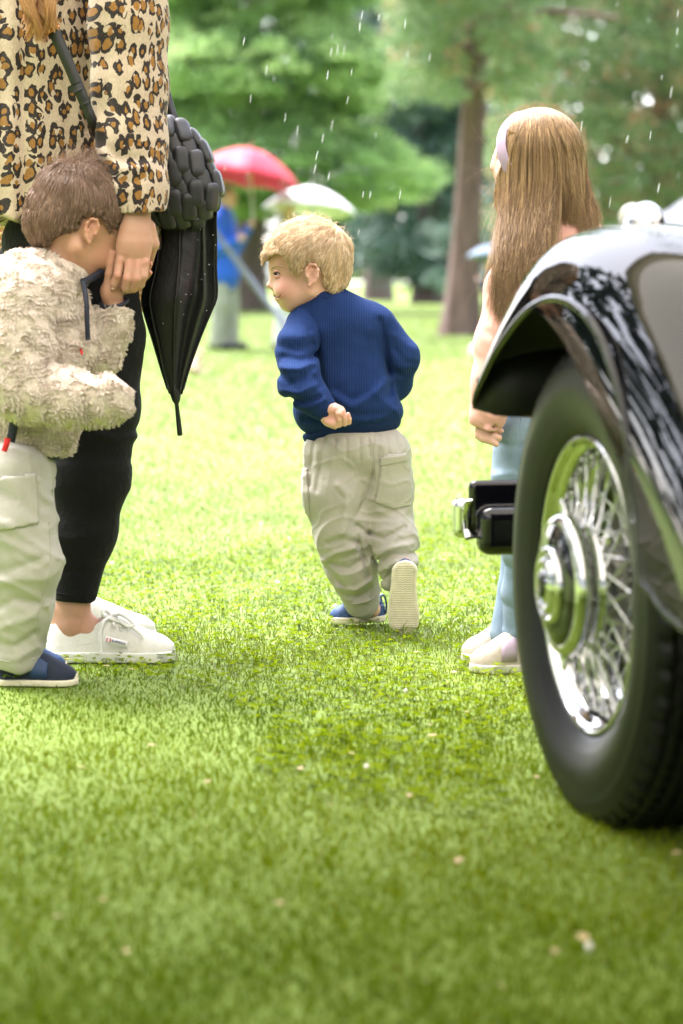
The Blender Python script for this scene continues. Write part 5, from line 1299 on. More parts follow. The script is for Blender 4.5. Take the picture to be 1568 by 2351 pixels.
for face in (-1, 1):
    for i in range(-6, 7):
        for j in range(-5, 6):
            c2 = np.array([i*0.0238+0.004, 0, j*0.0368+0.0184*(i % 2)])
            e = (np.abs(c2[0])/br[0])**2.8+(np.abs(c2[2])/br[2])**2.8
            if e > 1.12: continue
            e2 = min(e, 0.93); yy = br[1]*(1-e2)**(1/2.8); g = np.array([np.sign(c2[0])*(abs(c2[0])/br[0])**1.8/br[0], face*(yy/br[1])**1.8/br[1], np.sign(c2[2])*(abs(c2[2])/br[2])**1.8/br[2]])
            if e > 0.93: c2 = c2*(0.93/e)**0.357
            n_ = nrm(g); n_w = Bm@n_; p = bc+Bm@(np.array([c2[0], face*yy, c2[2]]))+n_w*0.0025
            # strips alternate: long over, short under, slightly turned
            tilt = -0.34 if (i+j) % 2 == 0 else -0.10
            dz_ = Bm@np.array([math.sin(tilt), 0, math.cos(tilt)]); dz_ = nrm(dz_-n_w*dz_.dot(n_w)); dy_ = -n_w; dx_ = np.cross(dy_, dz_)
            o = bpy.data.objects.new('woven_pad', pad_me if (i+j) % 2 == 0 else pad_sq); link(o, bag)
            lift = 0.0026 if (i+j) % 2 == 0 else -0.0008
            pp_ = p+n_w*lift-base_of(bag)
            o.matrix_local = Matrix(np.vstack([np.column_stack([dx_, dy_, dz_, pp_]), [0, 0, 0, 1]]).tolist())
# strap over the chest with its buckle
P1 = spline([Wm(60, -90, -0.196), Wm(96, 0, -0.196), Wm(122, 60, -0.196), Wm(165, 165, -0.195), Wm(196, 240, -0.19), Wm(222, 300, -0.17), Wm(262, 380, -0.05), Wm(330, 430, 0.0)], 60)
st = obj('strap', *ribbon(P1, np.array([0.83, 0, 0.55])*np.ones(3), 0.021, 0.004), M_BLACKLTH, bag)
P2 = spline([Wm(120, 66, -0.2025), Wm(150, 130, -0.2035), Wm(183, 208, -0.202), Wm(196, 238, -0.199)], 24)
obj('strap_end', *ribbon(P2, (0.83, 0, 0.55), 0.023, 0.004), M_BLACKLTH, st)
obj('strap_keeper', *ribbon(spline([Wm(171, 193, -0.2068), Wm(178, 209, -0.2066)], 6), (0.83, 0, 0.55), 0.029, 0.004), M_BLACKLTH, st)
P3 = spline([Wm(330, 90, 0.10), Wm(372, 190, 0.05), Wm(386, 238, 0.03), Wm(400, 280, 0.012), Wm(408, 300, 0.01)], 30)
obj('rear_strap', *ribbon(P3, (0.9, 0.0, 0.45), 0.022, 0.004), M_BLACKLTH, bag)
q = [Wm(u, v, -0.209) for u, v in ((104, 80), (134, 62), (117, 38), (99, 53), (104, 80))]
parts = []
for i in range(4): parts.append(tube(np.linspace(q[i], q[i+1], 5), 0.0032, 8))
obj('buckle', *join(parts), M_AMBER, st)

# ------------------------------------------------------------------ straw basket half hidden behind
M_STRAW = plain('straw', (0.50, 0.32, 0.14), 0.75, var=0.35, scale=140, bump=0.5, bscale=420, bdist=0.002)
bk = thing('straw_basket', 'coiled straw basket carried behind the woman\'s hand', 'basket', Wm(175, 692, 0.33))
cb = Wm(172, 575, 0.33); 
coil0 = None
for i in range(19):
    f = i/18; z = cb[2]-0.115+0.0128*i; hw_ = 0.190*(1 if f > 0.2 else 0.86+0.7*f); hd = 0.075
    a = np.linspace(0, 2*math.pi, 90, endpoint=False); ca, sa_ = np.cos(a), np.sin(a)
    X = cb[0]+hw_*np.sign(ca)*np.abs(ca)**0.6; Y = cb[1]+hd*np.sign(sa_)*np.abs(sa_)**0.6; Z = z+0.006*np.sin(a*2+i)-0.010*(X-cb[0])/hw_
    P = np.stack([X, Y, Z], 1); m = 8; b_ = np.linspace(0, 2*math.pi, m, endpoint=False)
    nrm_ = np.stack([ca, sa_, 0*a], 1)
    rr_ = 0.0070*(1+0.16*np.sin(a*70)[:, None]*np.ones(m))
    tw = b_[None]+a[:, None]*70*0.25
    V = (P[:, None]+rr_[..., None]*(np.cos(b_)[None, :, None]*nrm_[:, None]+np.sin(b_)[None, :, None]*np.array([0, 0, 1.]))).reshape(-1, 3)
    obj('coil', V, [grid_faces(90, m, True, True)], M_STRAW, bk)
V, F = box(cb+np.array([0, 0, -0.116]), (0.155, 0.06, 0.004)); obj('basket_bottom', V, F, M_STRAW, bk)
for sy in (-1, 1):
    P = spline([cb+np.array([-0.09, 0.06*sy, 0.10]), cb+np.array([-0.05, 0.05*sy, 0.26]), cb+np.array([0.05, 0.05*sy, 0.26]), cb+np.array([0.09, 0.06*sy, 0.10])], 30); V, F = tube(P, 0.007, 8); obj('handle', V, F, M_STRAW, bk)

# ------------------------------------------------------------------ furled black umbrella
M_BLKNYL = cloth('wet_black_nylon', (0.010, 0.010, 0.011), 0.42, 0.2, 2200, 0.1, 0.05, 0.15)
um = thing('furled_umbrella', 'wet black umbrella hanging loosely furled, point down', 'umbrella', Wm(413, 1002, 0.06))
ctrl = [(440, 452, 62, 0), (430, 500, 66, 0), (426, 560, 70, 0), (420, 620, 75, 0), (412, 680, 84, 0), (407, 720, 74, 0), (404, 780, 53, 0), (402, 850, 31, 0), (403, 905, 15, 0)]
n = 44; cs = spline([(u, v, r) for u, v, r, _ in ctrl], n); seg = 12
for k_ in range(8):
    V = []
    for i in range(n):
        c = Wm(cs[i, 0], cs[i, 1], 0.06); f = i/(n-1)
        for q in np.linspace(0, 1, seg):
            a = 2*math.pi*(k_+q)/8+0.5+0.25*math.sin(f*2.4)
            fold = (math.sin(math.pi*q))**1.0
            r = cs[i, 2]*Wm.px*(1.04-0.48*fold*(0.55+0.35*math.sin(k_*2.3+f*3)))
            aa = a+0.34*fold*(1-0.3*f)*(1 if k_ % 3 else 1.5)
            V.append(c+np.array([r*math.cos(aa), 0.75*r*math.sin(aa), 0.006*math.sin(k_*1.9+f*9)*fold]))
    o = obj('panel', np.array(V), [grid_faces(n, seg)], M_BLKNYL, um); o.modifiers.new('thick', 'SOLIDIFY').thickness = 0.0016
    P = []
    for i in range(0, n, 2):
        c = Wm(cs[i, 0], cs[i, 1], 0.06); f = i/(n-1); a = 2*math.pi*k_/8+0.5+0.25*math.sin(f*2.4); r = cs[i, 2]*Wm.px*1.045
        P.append(c+np.array([r*math.cos(a), 0.75*r*math.sin(a), 0]))
    obj('rib', *tube(P, 0.0019, 6), M_BLKNYL, um)
V, F = lathe([(0, 0.001), (0.001, 0.0055), (0.010, 0.006), (0.068, 0.0042), (0.076, 0.009), (0.090, 0.012), (0.10, 0.011)], 14, Wm(413.5, 1001, 0.06), nrm(Wm(403, 905, 0.06)-Wm(413.5, 1001, 0.06))); obj('tip', V, F, M_BLACKPL, um)
V, F = tube([Wm(403, 900, 0.06), Wm(440, 440, 0.06), Wm(436, 380, 0.09)], 0.006, 8); obj('shaft', V, F, M_BLACKPL, um)
rng = np.random.default_rng(9); dr = []
for _ in range(46):
    i = rng.integers(6, n-1); c = Wm(cs[i, 0], cs[i, 1], 0.06); a = rng.choice([rng.uniform(-0.5, 0.4), rng.uniform(3.6, 5.8)]); r = cs[i, 2]*Wm.px*1.03
    dr.append(lathe([(-1, 0.01), (-0.7, 0.71), (0, 1), (0.7, 0.71), (1, 0.01)], 6)); V, F = dr[-1]; sz = rng.uniform(0.0005, 0.0013)
    dr[-1] = (V*sz+c+np.array([r*math.cos(a), 0.75*r*math.sin(a), 0]), F)
obj('water_drops', *join(dr), M_WATER, um, kind='stuff')
# ================================================================== the boy in the fleece, hiding his face against the woman's hand
B = Fig(4.78)
boy = thing('person', 'brown haired boy in a cream fleece jacket hiding his face by a woman', 'person', B(60, 1560, 0)*np.array([1, 1, 0]))
HD = 0.09; ps, th = math.radians(35), math.radians(28)
hf = np.array([math.cos(ps)*math.cos(th), math.sin(ps)*math.cos(th), -math.sin(th)]); hl_ = np.array([math.sin(ps), -math.cos(ps), 0]); hu = np.array([math.cos(ps)*math.sin(th), math.sin(ps)*math.sin(th), math.cos(th)])
HM = np.stack([hf, hl_, hu], 1); hc = B(186, 492, HD)
Hp = lambda x, y, z: hc+HM@(np.array([x, y, z])*0.001)
he = lambda c, r: ell(Hp(*c), np.array(r)*0.001, HM)
hcone = lambda a, b, ra, rb: cone(Hp(*a), Hp(*b), ra*0.001, rb*0.001)
s = Sdf(0.0024)
s.add(he((0, 0, 0), (97, 80, 94)), 0.01); s.add(he((48, 0, -18), (54, 56, 52)), 0.03); s.add(he((44, 0, -54), (54, 54, 58)), 0.02)
for y in (-1, 1):
    s.add(he((60, 33*y, -62), (25, 24, 26)), 0.02); s.add(hcone((-6, 54*y, -78), (52, 20*y, -108), 19, 16), 0.02)
    s.sub(he((84, 31*y, -32), (10, 12, 7)), 0.008); s.add(he((78, 30*y, -33), (11, 11, 9)), 0.004)
s.add(he((58, 0, -112), (17, 19, 15)), 0.012); s.add(hcone((92, 0, -34), (104, 0, -62), 8, 9), 0.012); s.add(he((104, 0, -64), (9, 10, 8)), 0.005)
s.add(he((86, 0, -82), (9, 18, 5)), 0.006); s.add(he((83, 0, -93), (9, 15, 6)), 0.006)
add, sub, tr = ear_prims(B, (210, 531), 17, 31, HD-0.080, 14, -1)
for a_ in add: s.add(a_, 0.004)
for a_ in sub: s.sub(a_, 0.004)
for a_ in tr: s.add(a_, 0.003)
s.add(B.cone((152, 560, HD-0.012), (118, 660, HD-0.03), 52, 60), 0.025)
# his far hand in hers
hz = 0.084
sh = s
sh.add(B.cone((262, 706, hz+0.006), (256, 668, hz), 24, 25), 0.01); sh.add(B.cone((254, 670, hz-0.004), (262, 640, hz), 22, 18), 0.01)
sh.add(B.chain([(246, 660, hz-0.012), (251, 628, hz-0.018), (255, 604, hz-0.020), (261, 582, hz-0.024)], [11, 9.5, 9, 7.5]), 0.005)
for q in ([(280, 655, hz), (312, 650, hz+0.012), (336, 634, hz+0.010), (344, 626, hz-0.006)], [(278, 640, hz), (314, 634, hz+0.012), (338, 618, hz+0.008), (345, 606, hz-0.006)], [(280, 668, hz), (308, 664, hz+0.012), (326, 654, hz+0.010)]):
    sh.add(B.chain(q, [9, 8, 7.5, 6.5][:len(q)]), 0.003)
# near hand drawn up inside the sleeve
sh.add(B.chain([(200, 925, -0.12), (262, 928, -0.125), (276, 930, -0.125)], [22, 22, 16]), 0.01)
sh.add(B.cone((30, 1480, 0.0), (42, 1540, 0), 30, 30), 0.01)
s.add(B.chain([(118, 655, HD-0.03), (70, 740, 0.03), (55, 950, 0.02), (45, 1080, 0.02), (40, 1280, -0.03), (32, 1482, 0.0)], [56, 70, 66, 60, 42, 30]), 0.01)
s.add(B.chain([(120, 740, 0.07), (215, 800, 0.10), (262, 704, hz+0.006)], [30, 28, 24]), 0.006); s.add(B.chain([(50, 720, -0.04), (48, 860, -0.115), (200, 925, -0.12)], [30, 28, 22]), 0.006)
V, F = s.mesh(); V = relax(V, F, 1, 0.4)
spots = [(B(212, 520, HD-0.09), 0.020, 0.30), (B(214, 552, HD-0.09), 0.012, 0.2), (Hp(62, 50, -62), 0.028, 0.22), (B(261, 584, hz-0.02), 0.010, 0.35), (B(344, 606, hz), 0.012, 0.6), (B(344, 626, hz), 0.012, 0.6), (Hp(92, 0, -88), 0.016, 0.4)]
obj('body', V, F, M_SKIN_B, boy, attrs={'tint': tint_of(V, spots)})
for y in (-1, 1):
    P = np.array([Hp(82, 20*y, -34), Hp(87, 28*y, -38), Hp(82, 40*y, -36)]); V, F = tube(spline(P, 8), 0.0014, 6); obj('eyelash', V, F, M_LASH, boy)
# hair
M_HAIR_B = hair_mat('brown_hair', (0.125, 0.070, 0.044), (0.225, 0.138, 0.092), (0.37, 0.245, 0.175))
M_SCALP_B = scalp_mat('brown_hair_base', (0.18, 0.11, 0.072))
hp = [(40, 575), (92, 556), (104, 562), (114, 554), (124, 540), (151, 530), (176, 524), (187, 502), (200, 494), (222, 496), (236, 508), (240, 530), (252, 530), (266, 512), (290, 502), (330, 480), (330, 320), (40, 320)]
s = Sdf(0.003); s.add(he((-4, 0, 6), (106, 87, 101)), 0.01); s.add(he((52, 0, 20), (56, 58, 50)), 0.02); s.add(he((-50, 0, -40), (52, 60, 56)), 0.03)
s.cut(B.poly(hp), 0.006); s.warp(lambda P: 0.0022*wob(P, 150, 3)+0.0012*wob(P, 400, 4))
V, F = s.mesh(); V = relax(V, F, 1, 0.4); obj('hair', V, F, M_SCALP_B, boy)
rng = np.random.default_rng(61); Pr, Nn = sample_surface(V, F, 20000, rng)
ok = ((Pr-hc)*Nn).sum(1) > 0; Pr, Nn = Pr[ok], Nn[ok]
wh = Hp(-62, 8, 84)
def dirb(P):
    d = P-wh; d = d/np.maximum(np.linalg.norm(d, axis=1)[:, None], 1e-6)
    low = np.clip((wh[2]-0.045-P[:, 2])/0.06, 0, 1)[:, None]
    return d*(1-0.7*low)+low*np.array([-0.25, 0, -1.0])
din = -poly2(B.line(hp)).f(Pr[None].astype(np.float32))[0]
# the ellipsoid is turned: flow in its own frame
Q = (Pr-Hp(-4, 0, 6))@HM
G = flow_hair(rng, Q, lambda P: dirb(P@HM.T+Hp(-4, 0, 6))@HM, np.clip(0.85*din+0.003, 0.006, 0.055), 7, np.zeros(3), np.array([0.106, 0.087, 0.101]), 0.0005, 0.006, 0.20, 0.6)@HM.T+Hp(-4, 0, 6)
tipd = poly2(B.line(hp)).f(G[:, -1][None].astype(np.float32))[0]; G = G[(tipd < 0.010) | (G[:, -1, 0] < B(150, 0, HD)[0])]
strands('hair_strands', G, 0.0006, M_HAIR_B, boy)
top = np.where(Pr[:, 2] > B(0, 410, HD)[2])[0]; m = rng.choice(top, 500); a = np.linspace(0, 1, 6)
g_ = Nn[m]*0.8+np.array([0.5, 0, 0.5])+rng.normal(0, 0.5, (len(m), 3)); tg = np.cross(Nn[m], rng.normal(size=(len(m), 3)))
strands('flyaway_hair', Pr[m][:, None]+g_[:, None]*(0.024*a*(1-0.3*a))[None, :, None]+tg[:, None]*(0.018*a*a)[None, :, None], 0.0004, M_HAIR_B, boy)

# fleece jacket
M_FLEECE = plain('fleece_back', (0.50, 0.42, 0.35), 0.95, var=0.18, scale=90, bump=0.6, bscale=160, bdist=0.004)
t = NT('fleece_pile'); h = t.n('ShaderNodeHairInfo'); nz = t.noise(t.coord(), 60, 2)
c = t.ramp(h.outputs['Random'], [(0, (0.54, 0.455, 0.385)), (0.5, (0.68, 0.595, 0.52)), (1, (0.82, 0.75, 0.69))]); c = t.mix(t.math('MULTIPLY', nz, 0.4), c, (0.46, 0.36, 0.29))
t.set(Base_Color=c, Roughness=0.8); t.b.inputs['Specular IOR Level'].default_value = 0.2; M_PILE = t.m
M_NAVYTRIM = plain('navy_trim', (0.008, 0.012, 0.030), 0.6)
M_REDPULL = plain('red_zip_pull', (0.60, 0.012, 0.018), 0.5)
def fleece_piece(name, s, n, seed, down=0.35, L=0.0075):
    V, F = s.mesh(); V = relax(V, F, 1, 0.4); o = obj(name, V, F, M_FLEECE, boy)
    rg_ = np.random.default_rng(seed); P, N = sample_surface(V, F, n, rg_)
    keep = N[:, 1] < 0.55; P, N = P[keep], N[keep]; k = 5; m = len(P)
    # tufts: neighbours lean the same way and meet at their tips
    q = np.stack([wob(P, 190, seed+1), wob(P, 190, seed+2), wob(P, 190, seed+3)], 1)*0.9
    d = N*0.75+q+np.array([0.05, 0, -down]); d /= np.linalg.norm(d, axis=1)[:, None]
    d2 = N*0.1+q*1.5+np.array([0.1, 0, -down*1.2])+rg_.normal(0, 0.35, (m, 3)); d2 /= np.linalg.norm(d2, axis=1)[:, None]
    Ls = L*rg_.uniform(0.6, 1.3, m)[:, None]; G = np.zeros((m, k, 3))
    for i in range(k):
        f = i/(k-1); G[:, i] = P+d*Ls*f*(1-0.35*f)+d2*Ls*0.7*f*f
    cell = np.floor(P/0.0085).astype(int); key = (cell*np.array([73856093, 19349663, 83492791])).sum(1); u_, inv = np.unique(key, return_inverse=True)
    for ax in range(3):
        for i in range(1, k):
            sm = np.bincount(inv, G[:, i, ax])/np.bincount(inv); w = 0.75*(i/(k-1)); G[:, i, ax] = G[:, i, ax]*(1-w)+sm[inv]*w
    strands('fleece_pile', G, 0.0006, M_PILE, o, kind='stuff'); return o, V, F
s = Sdf(0.0048)
s.add(B.chain([(62, 690, 0.02), (62, 820, 0.02), (58, 960, 0.02), (52, 1022, 0.02)], [118, 122, 112, 104], ((0, 1, 0), 1.25)), 0.03)
s.add(B.chain([(70, 640, 0.05), (128, 650, 0.05)], [62, 58]), 0.03)
s.add(B.chain([(160, 690, 0.05), (168, 790, 0.05)], [46, 54], ((0, 1, 0), 1.2)), 0.02)
s.add(B.chain([(140, 900, 0.07), (140, 1010, 0.07)], [30, 26]), 0.02)
s.sub(B.cone((150, 560, HD-0.012), (128, 640, HD-0.02), 58, 62), 0.008)
s.cut(half(B(60, 1040, 0), (0.0, -0.05, -1)), 0.008)
s.warp(lambda P: 0.004*wob(P, 26, 81)+0.0035*wob(P, 130, 82))
jk, Vj, Fj = fleece_piece('jacket', s, 52000, 101)
# standing collar
a = np.linspace(0, 2*math.pi, 30); ring = np.array([B(128+56*math.cos(q)+0.0*q, 612+22*math.cos(q), HD-0.02-0.058*math.sin(q)) for q in a])
s = Sdf(0.0042)
for i in range(29): s.add(cone(ring[i], ring[i+1], 0.017, 0.017), 0.006)
fleece_piece('collar', s, 5000, 111, 0.3)
s = Sdf(0.0046)
s.add(B.chain([(150, 720, 0.085), (205, 800, 0.10), (222, 812, 0.10), (250, 760, 0.088), (268, 702, 0.080)], [62, 56, 54, 48, 44]), 0.02)
s.sub(B.cone((262, 716, 0.083), (274, 660, 0.074), 33, 36), 0.004); s.cut(half(B(266, 690, 0.08), (0.25, 0, 1)), 0.006)
s.warp(lambda P: 0.0035*wob(P, 30, 83)+0.002*wob(P, 90, 84)); fleece_piece('sleeve', s, 19000, 121, 0.3)
s = Sdf(0.0046)
s.add(B.chain([(40, 700, -0.075), (42, 800, -0.105), (58, 888, -0.125), (150, 912, -0.130), (245, 924, -0.125), (262, 925, -0.124)], [82, 78, 72, 60, 50, 44]), 0.02)
s.warp(B.folds([([(70, 760), (110, 800), (150, 850)], 12, 7), ([(100, 720), (115, 790), (105, 830)], 14, -6), ([(110, 870), (170, 880), (200, 870)], 14, 4)], 0.0)); s.warp(lambda P: 0.0035*wob(P, 30, 85)+0.002*wob(P, 90, 86))
fleece_piece('sleeve', s, 34000, 131, 0.3)
# navy edges: cuff lining, placket, collar lining, hem, pocket zip with red pull
V, F = tube(np.array([B(262+30*math.cos(q), 694+10*math.sin(q)-0.15*30*math.cos(q), 0.081-0.024*math.sin(q)) for q in np.linspace(0, 2*math.pi, 24)]), 0.0042, 8, False); obj('cuff_lining', V, F, M_NAVYTRIM, boy)
obj('zip_placket', *ribbon(spline([B(190, 640, -0.002), B(198, 690, -0.018), B(200, 740, -0.020), B(202, 780, -0.014)], 20), (1, 0.3, 0), 0.009, 0.006), M_NAVYTRIM, boy)
obj('collar_lining', *ribbon(spline([B(188, 650, 0.005), B(208, 640, 0.03), B(234, 622, 0.07), B(240, 604, 0.085)], 16), (0, 0.3, 1), 0.014, 0.005), M_NAVYTRIM, boy)
pz = obj('pocket_zip', *ribbon(spline([B(33, 950, -0.108), B(30, 985, -0.103), B(24, 1014, -0.100)], 12), (1, 0, 0.1), 0.017, 0.006), M_NAVYTRIM, boy)
obj('zip_pull', *ribbon(spline([B(18, 1006, -0.112), B(15, 1020, -0.113), B(9, 1036, -0.112)], 10), (1, 0, 0.2), 0.011, 0.006), M_REDPULL, pz)
obj('chest_tab', *ribbon(np.array([B(185, 800, -0.02), B(187, 806, -0.02), B(188, 814, -0.02)]), (1, 0, 0), 0.004, 0.003), M_REDPULL, boy)
V, F = tube(spline([B(110, 1045, -0.03), B(130, 1050, 0.0), B(152, 1046, 0.03)], 14), 0.006, 8); obj('hem_binding', V, F, M_NAVYTRIM, boy)
# trousers
M_KHAKI = cloth('pale_khaki_cotton', (0.43, 0.41, 0.37), 0.85, 0.05, 1400, 0.2, 0.15, 0.16)
s = Sdf(0.0046)
s.add(B.ell((40, 1080, 0.02), (90, 86, 62)), 0.02)
s.add(B.chain([(30, 1090, -0.035), (38, 1200, -0.045), (58, 1290, -0.045), (46, 1400, -0.03), (36, 1505, -0.02)], [84, 82, 80, 70, 58]), 0.02)
s.add(B.chain([(60, 1090, 0.07), (70, 1200, 0.08), (88, 1290, 0.085), (70, 1390, 0.08), (50, 1480, 0.07)], [62, 58, 56, 50, 46]), 0.014)
s.cut(half(B(40, 1532, -0.02), (-0.10, 0.05, -1)), 0.003)
s.warp(B.folds([([(-10, 1105), (60, 1140), (110, 1190)], 12, 5), ([(0, 1215), (60, 1240), (120, 1270)], 11, -7), ([(10, 1300), (80, 1280), (125, 1262)], 10, 6), ([(0, 1330), (60, 1312), (120, 1316)], 10, -5), ([(0, 1390), (50, 1360), (100, 1370)], 10, 6), ([(10, 1430), (60, 1410), (95, 1400)], 9, -5), ([(0, 1462), (50, 1470), (92, 1440)], 8, 6), ([(0, 1496), (50, 1500), (95, 1476)], 8, -5), ([(100, 1070), (96, 1120), (112, 1160)], 8, 5)], 0.06))
s.warp(lambda P: 0.0014*wob(P, 40, 87)-crease(P*np.array([1, 1, 1.6], np.float32), 24, 88, 0.0055, 4)-crease(P, 60, 89, 0.0026, 4))
V, F = s.mesh(); V = relax(V, F, 1, 0.35); tb_ = obj('trousers', V, F, M_KHAKI, boy)
seam_on(V, F, [(112, 1200), (118, 1280), (104, 1350), (88, 1420), (84, 1500)], B, 0.0012, M_KHAKI, 'side_seam', tb_); seam_on(V, F, [(-20, 1516), (20, 1520), (60, 1518), (94, 1506)], B, 0.0014, M_KHAKI, 'hem_stitch', tb_)
patch_on(V, F, [(-40, 1090), (96, 1075), (104, 1192), (60, 1200), (-40, 1212)], B, 0.0045, M_KHAKI, 'leg_pocket', tb_, 0.05)
# slip-on shoes
M_NAVYDARK = plain('dark_navy_knit', (0.006, 0.012, 0.032), 0.8, bump=0.3, bscale=400)
r3, TW3, M3 = sneaker('shoe', boy, B(-8, 1576, -0.02)*np.array([1, 1, 0])+np.array([0, 0, 0.002]), (1, -0.03, 0), 0.160, 0.070, M_NAVYDARK, M_CREAMRUB, sole_t=0.013, top=0.060, slip=True, tip=(0.90, M_CREAMRUB))
strap_piece(TW3, 0.160, 0.070, 0.060, 0.068, 0.104, M_NAVYTAPE, 'instep_band', r3)
sneaker('shoe', boy, B(-30, 1550, 0.1)*np.array([1, 1, 0])+np.array([0, 0, 0.002]), (1, 0.05, 0), 0.160, 0.070, M_NAVYMESH, M_CREAMRUB, sole_t=0.013, top=0.060, slip=True, tip=(0.90, M_CREAMRUB))
# ================================================================== the long haired girl behind the car wing, facing left
Gf_ = Fig(4.95); G_ = Gf_
girl = thing('person', 'girl with long light brown hair, peach jacket and jeans standing behind the black car wing', 'person', G_(1150, 1530, 0)*np.array([1, 1, 0]))
s = Sdf(0.0026)
s.add(G_.ell((1238, 345, 0), (88, 76, 92)), 0.01); s.add(G_.ell((1190, 372, 0.006), (56, 52, 58)), 0.03); s.add(G_.ell((1182, 400, 0.008), (44, 46, 48)), 0.02)
s.add(G_.ell((1164, 398, -0.026), (22, 20, 22)), 0.014); s.add(G_.ell((1166, 432, 0.008), (16, 16, 14)), 0.014)
s.add(G_.cone((1142, 362, 0.008), (1133, 384, 0.008), 7, 8), 0.010); s.add(G_.ell((1144, 404, 0.008), (8, 14, 4.5)), 0.006); s.add(G_.ell((1147, 414, 0.008), (8, 13, 5)), 0.006)
s.sub(G_.ell((1144, 363, -0.030), (10, 12, 6)), 0.008)
s.add(G_.cone((1240, 410, 0.0), (1255, 500, 0.0), 46, 50), 0.02)
sh = s; hz = -0.118
sh.add(G_.cone((1120, 960, hz+0.01), (1118, 992, hz+0.006), 26, 25, ((0, 1, 0), 1.4)), 0.008)
for q in ([(1100, 984, hz), (1098, 1000, hz-0.004), (1112, 1010, hz-0.010)], [(1108, 988, hz-0.004), (1108, 1006, hz-0.008), (1124, 1014, hz-0.014)], [(1118, 990, hz-0.006), (1122, 1008, hz-0.012), (1139, 1020, hz-0.016)], [(1130, 988, hz-0.004), (1134, 1000, hz-0.010), (1146, 1006, hz-0.016)], [(1128, 985, hz+0.012), (1140, 996, hz+0.010), (1146, 1004, hz+0.004)]):
    sh.add(G_.chain(q, [9, 8.5, 7]), 0.003)
sh.add(G_.cone((1197, 1440, -0.012), (1200, 1505, -0.012), 26, 26), 0.01)
s.add(G_.chain([(1250, 500, 0), (1255, 700, 0), (1225, 960, 0), (1206, 1250, -0.035), (1197, 1442, -0.012)], [50, 66, 56, 30, 24]), 0.01)
s.add(G_.chain([(1230, 560, 0), (1180, 640, -0.095), (1152, 780, -0.112), (1120, 962, hz+0.01)], [30, 28, 26, 22]), 0.006)
V, F = s.mesh(); V = relax(V, F, 1, 0.4)
obj('body', V, F, M_SKIN_T, girl, attrs={'tint': tint_of(V, [(G_(1160, 398, -0.04), 0.03, 0.2), (G_(1144, 409, 0), 0.014, 0.45)])})
V, F = Sdf(0.0014).add(G_.ell((1149, 364, -0.010), (9, 9, 9)), 0).mesh(); eo = obj('eye', V, F, M_EYEW, girl); V, F = Sdf(0.0012).add(G_.ell((1144, 364, -0.013), (5, 5, 5)), 0).mesh(); obj('iris', V, F, M_IRIS, eo)
# hair: solid core and strands
M_HAIR_G = hair_mat('light_brown_hair', (0.19, 0.105, 0.052), (0.33, 0.205, 0.105), (0.58, 0.40, 0.20), 0.38, 0.8)
M_SCALP_G = scalp_mat('light_brown_hair_base', (0.25, 0.155, 0.08))
s = Sdf(0.004)
s.add(G_.ell((1243, 344, 0), (90, 75, 90)), 0.005); s.add(G_.ell((1204, 334, 0.0), (44, 58, 56)), 0.01)
s.add(G_.chain([(1250, 360, 0.0), (1252, 440, -0.01), (1262, 500, 0.0)], [80, 76, 60], ((0, 1, 0), 1.35)), 0.012)
s.add(G_.chain([(1205, 430, -0.030), (1200, 520, -0.062), (1188, 590, -0.088), (1182, 620, -0.096)], [44, 38, 26, 12], ((0, 1, 0), 1.6)), 0.01)
s.sub(G_.ell((1168, 372, -0.01), (20, 60, 60)), 0.02)
s.warp(lambda P: 0.0025*wob(P*np.array([1, 1, 0.12], np.float32), 190, 91)+0.003*wob(P*np.array([1, 1, 0.2], np.float32), 60, 92))
V, F = s.mesh(); V = relax(V, F, 1, 0.4); obj('hair', V, F, M_SCALP_G, girl)
rng = np.random.default_rng(71); n = 15000; k = 24
a = np.clip(rng.beta(0.9, 0.9, n), 0, 1); U = 1158+188*a; left = a < 0.60+rng.normal(0, 0.05, n)
ur = 1236+(U-1236)*rng.uniform(0.10, 0.95, n)+rng.normal(0, 5, n); vr = 345-99*np.sqrt(np.clip(1-((ur-1240)/100)**2, 0.02, 1))*rng.uniform(0.94, 1.0, n)
lockn = rng.integers(0, 40, n); lo_ = rng.normal(0, 1, 40)[lockn]; lv = rng.normal(0, 1, 40)[lockn]
u1 = np.where(left, 1138+a/0.60*112+lo_*10+rng.normal(0, 6, n), 1292+(a-0.60)/0.40*74+lo_*6+rng.normal(0, 5, n))
v1 = np.where(left, 720-170*np.abs(a-0.28)+lv*22+rng.normal(0, 18, n), np.where(a > 0.86, 520, 488)+lv*10+rng.normal(0, 10, n))
short = rng.random(n) < 0.2; v1 = np.where(short, v1-rng.uniform(30, 160, n), v1)
lay = rng.random(n)
P = np.zeros((n, k, 3)); ph = rng.uniform(0, 6.28, n)
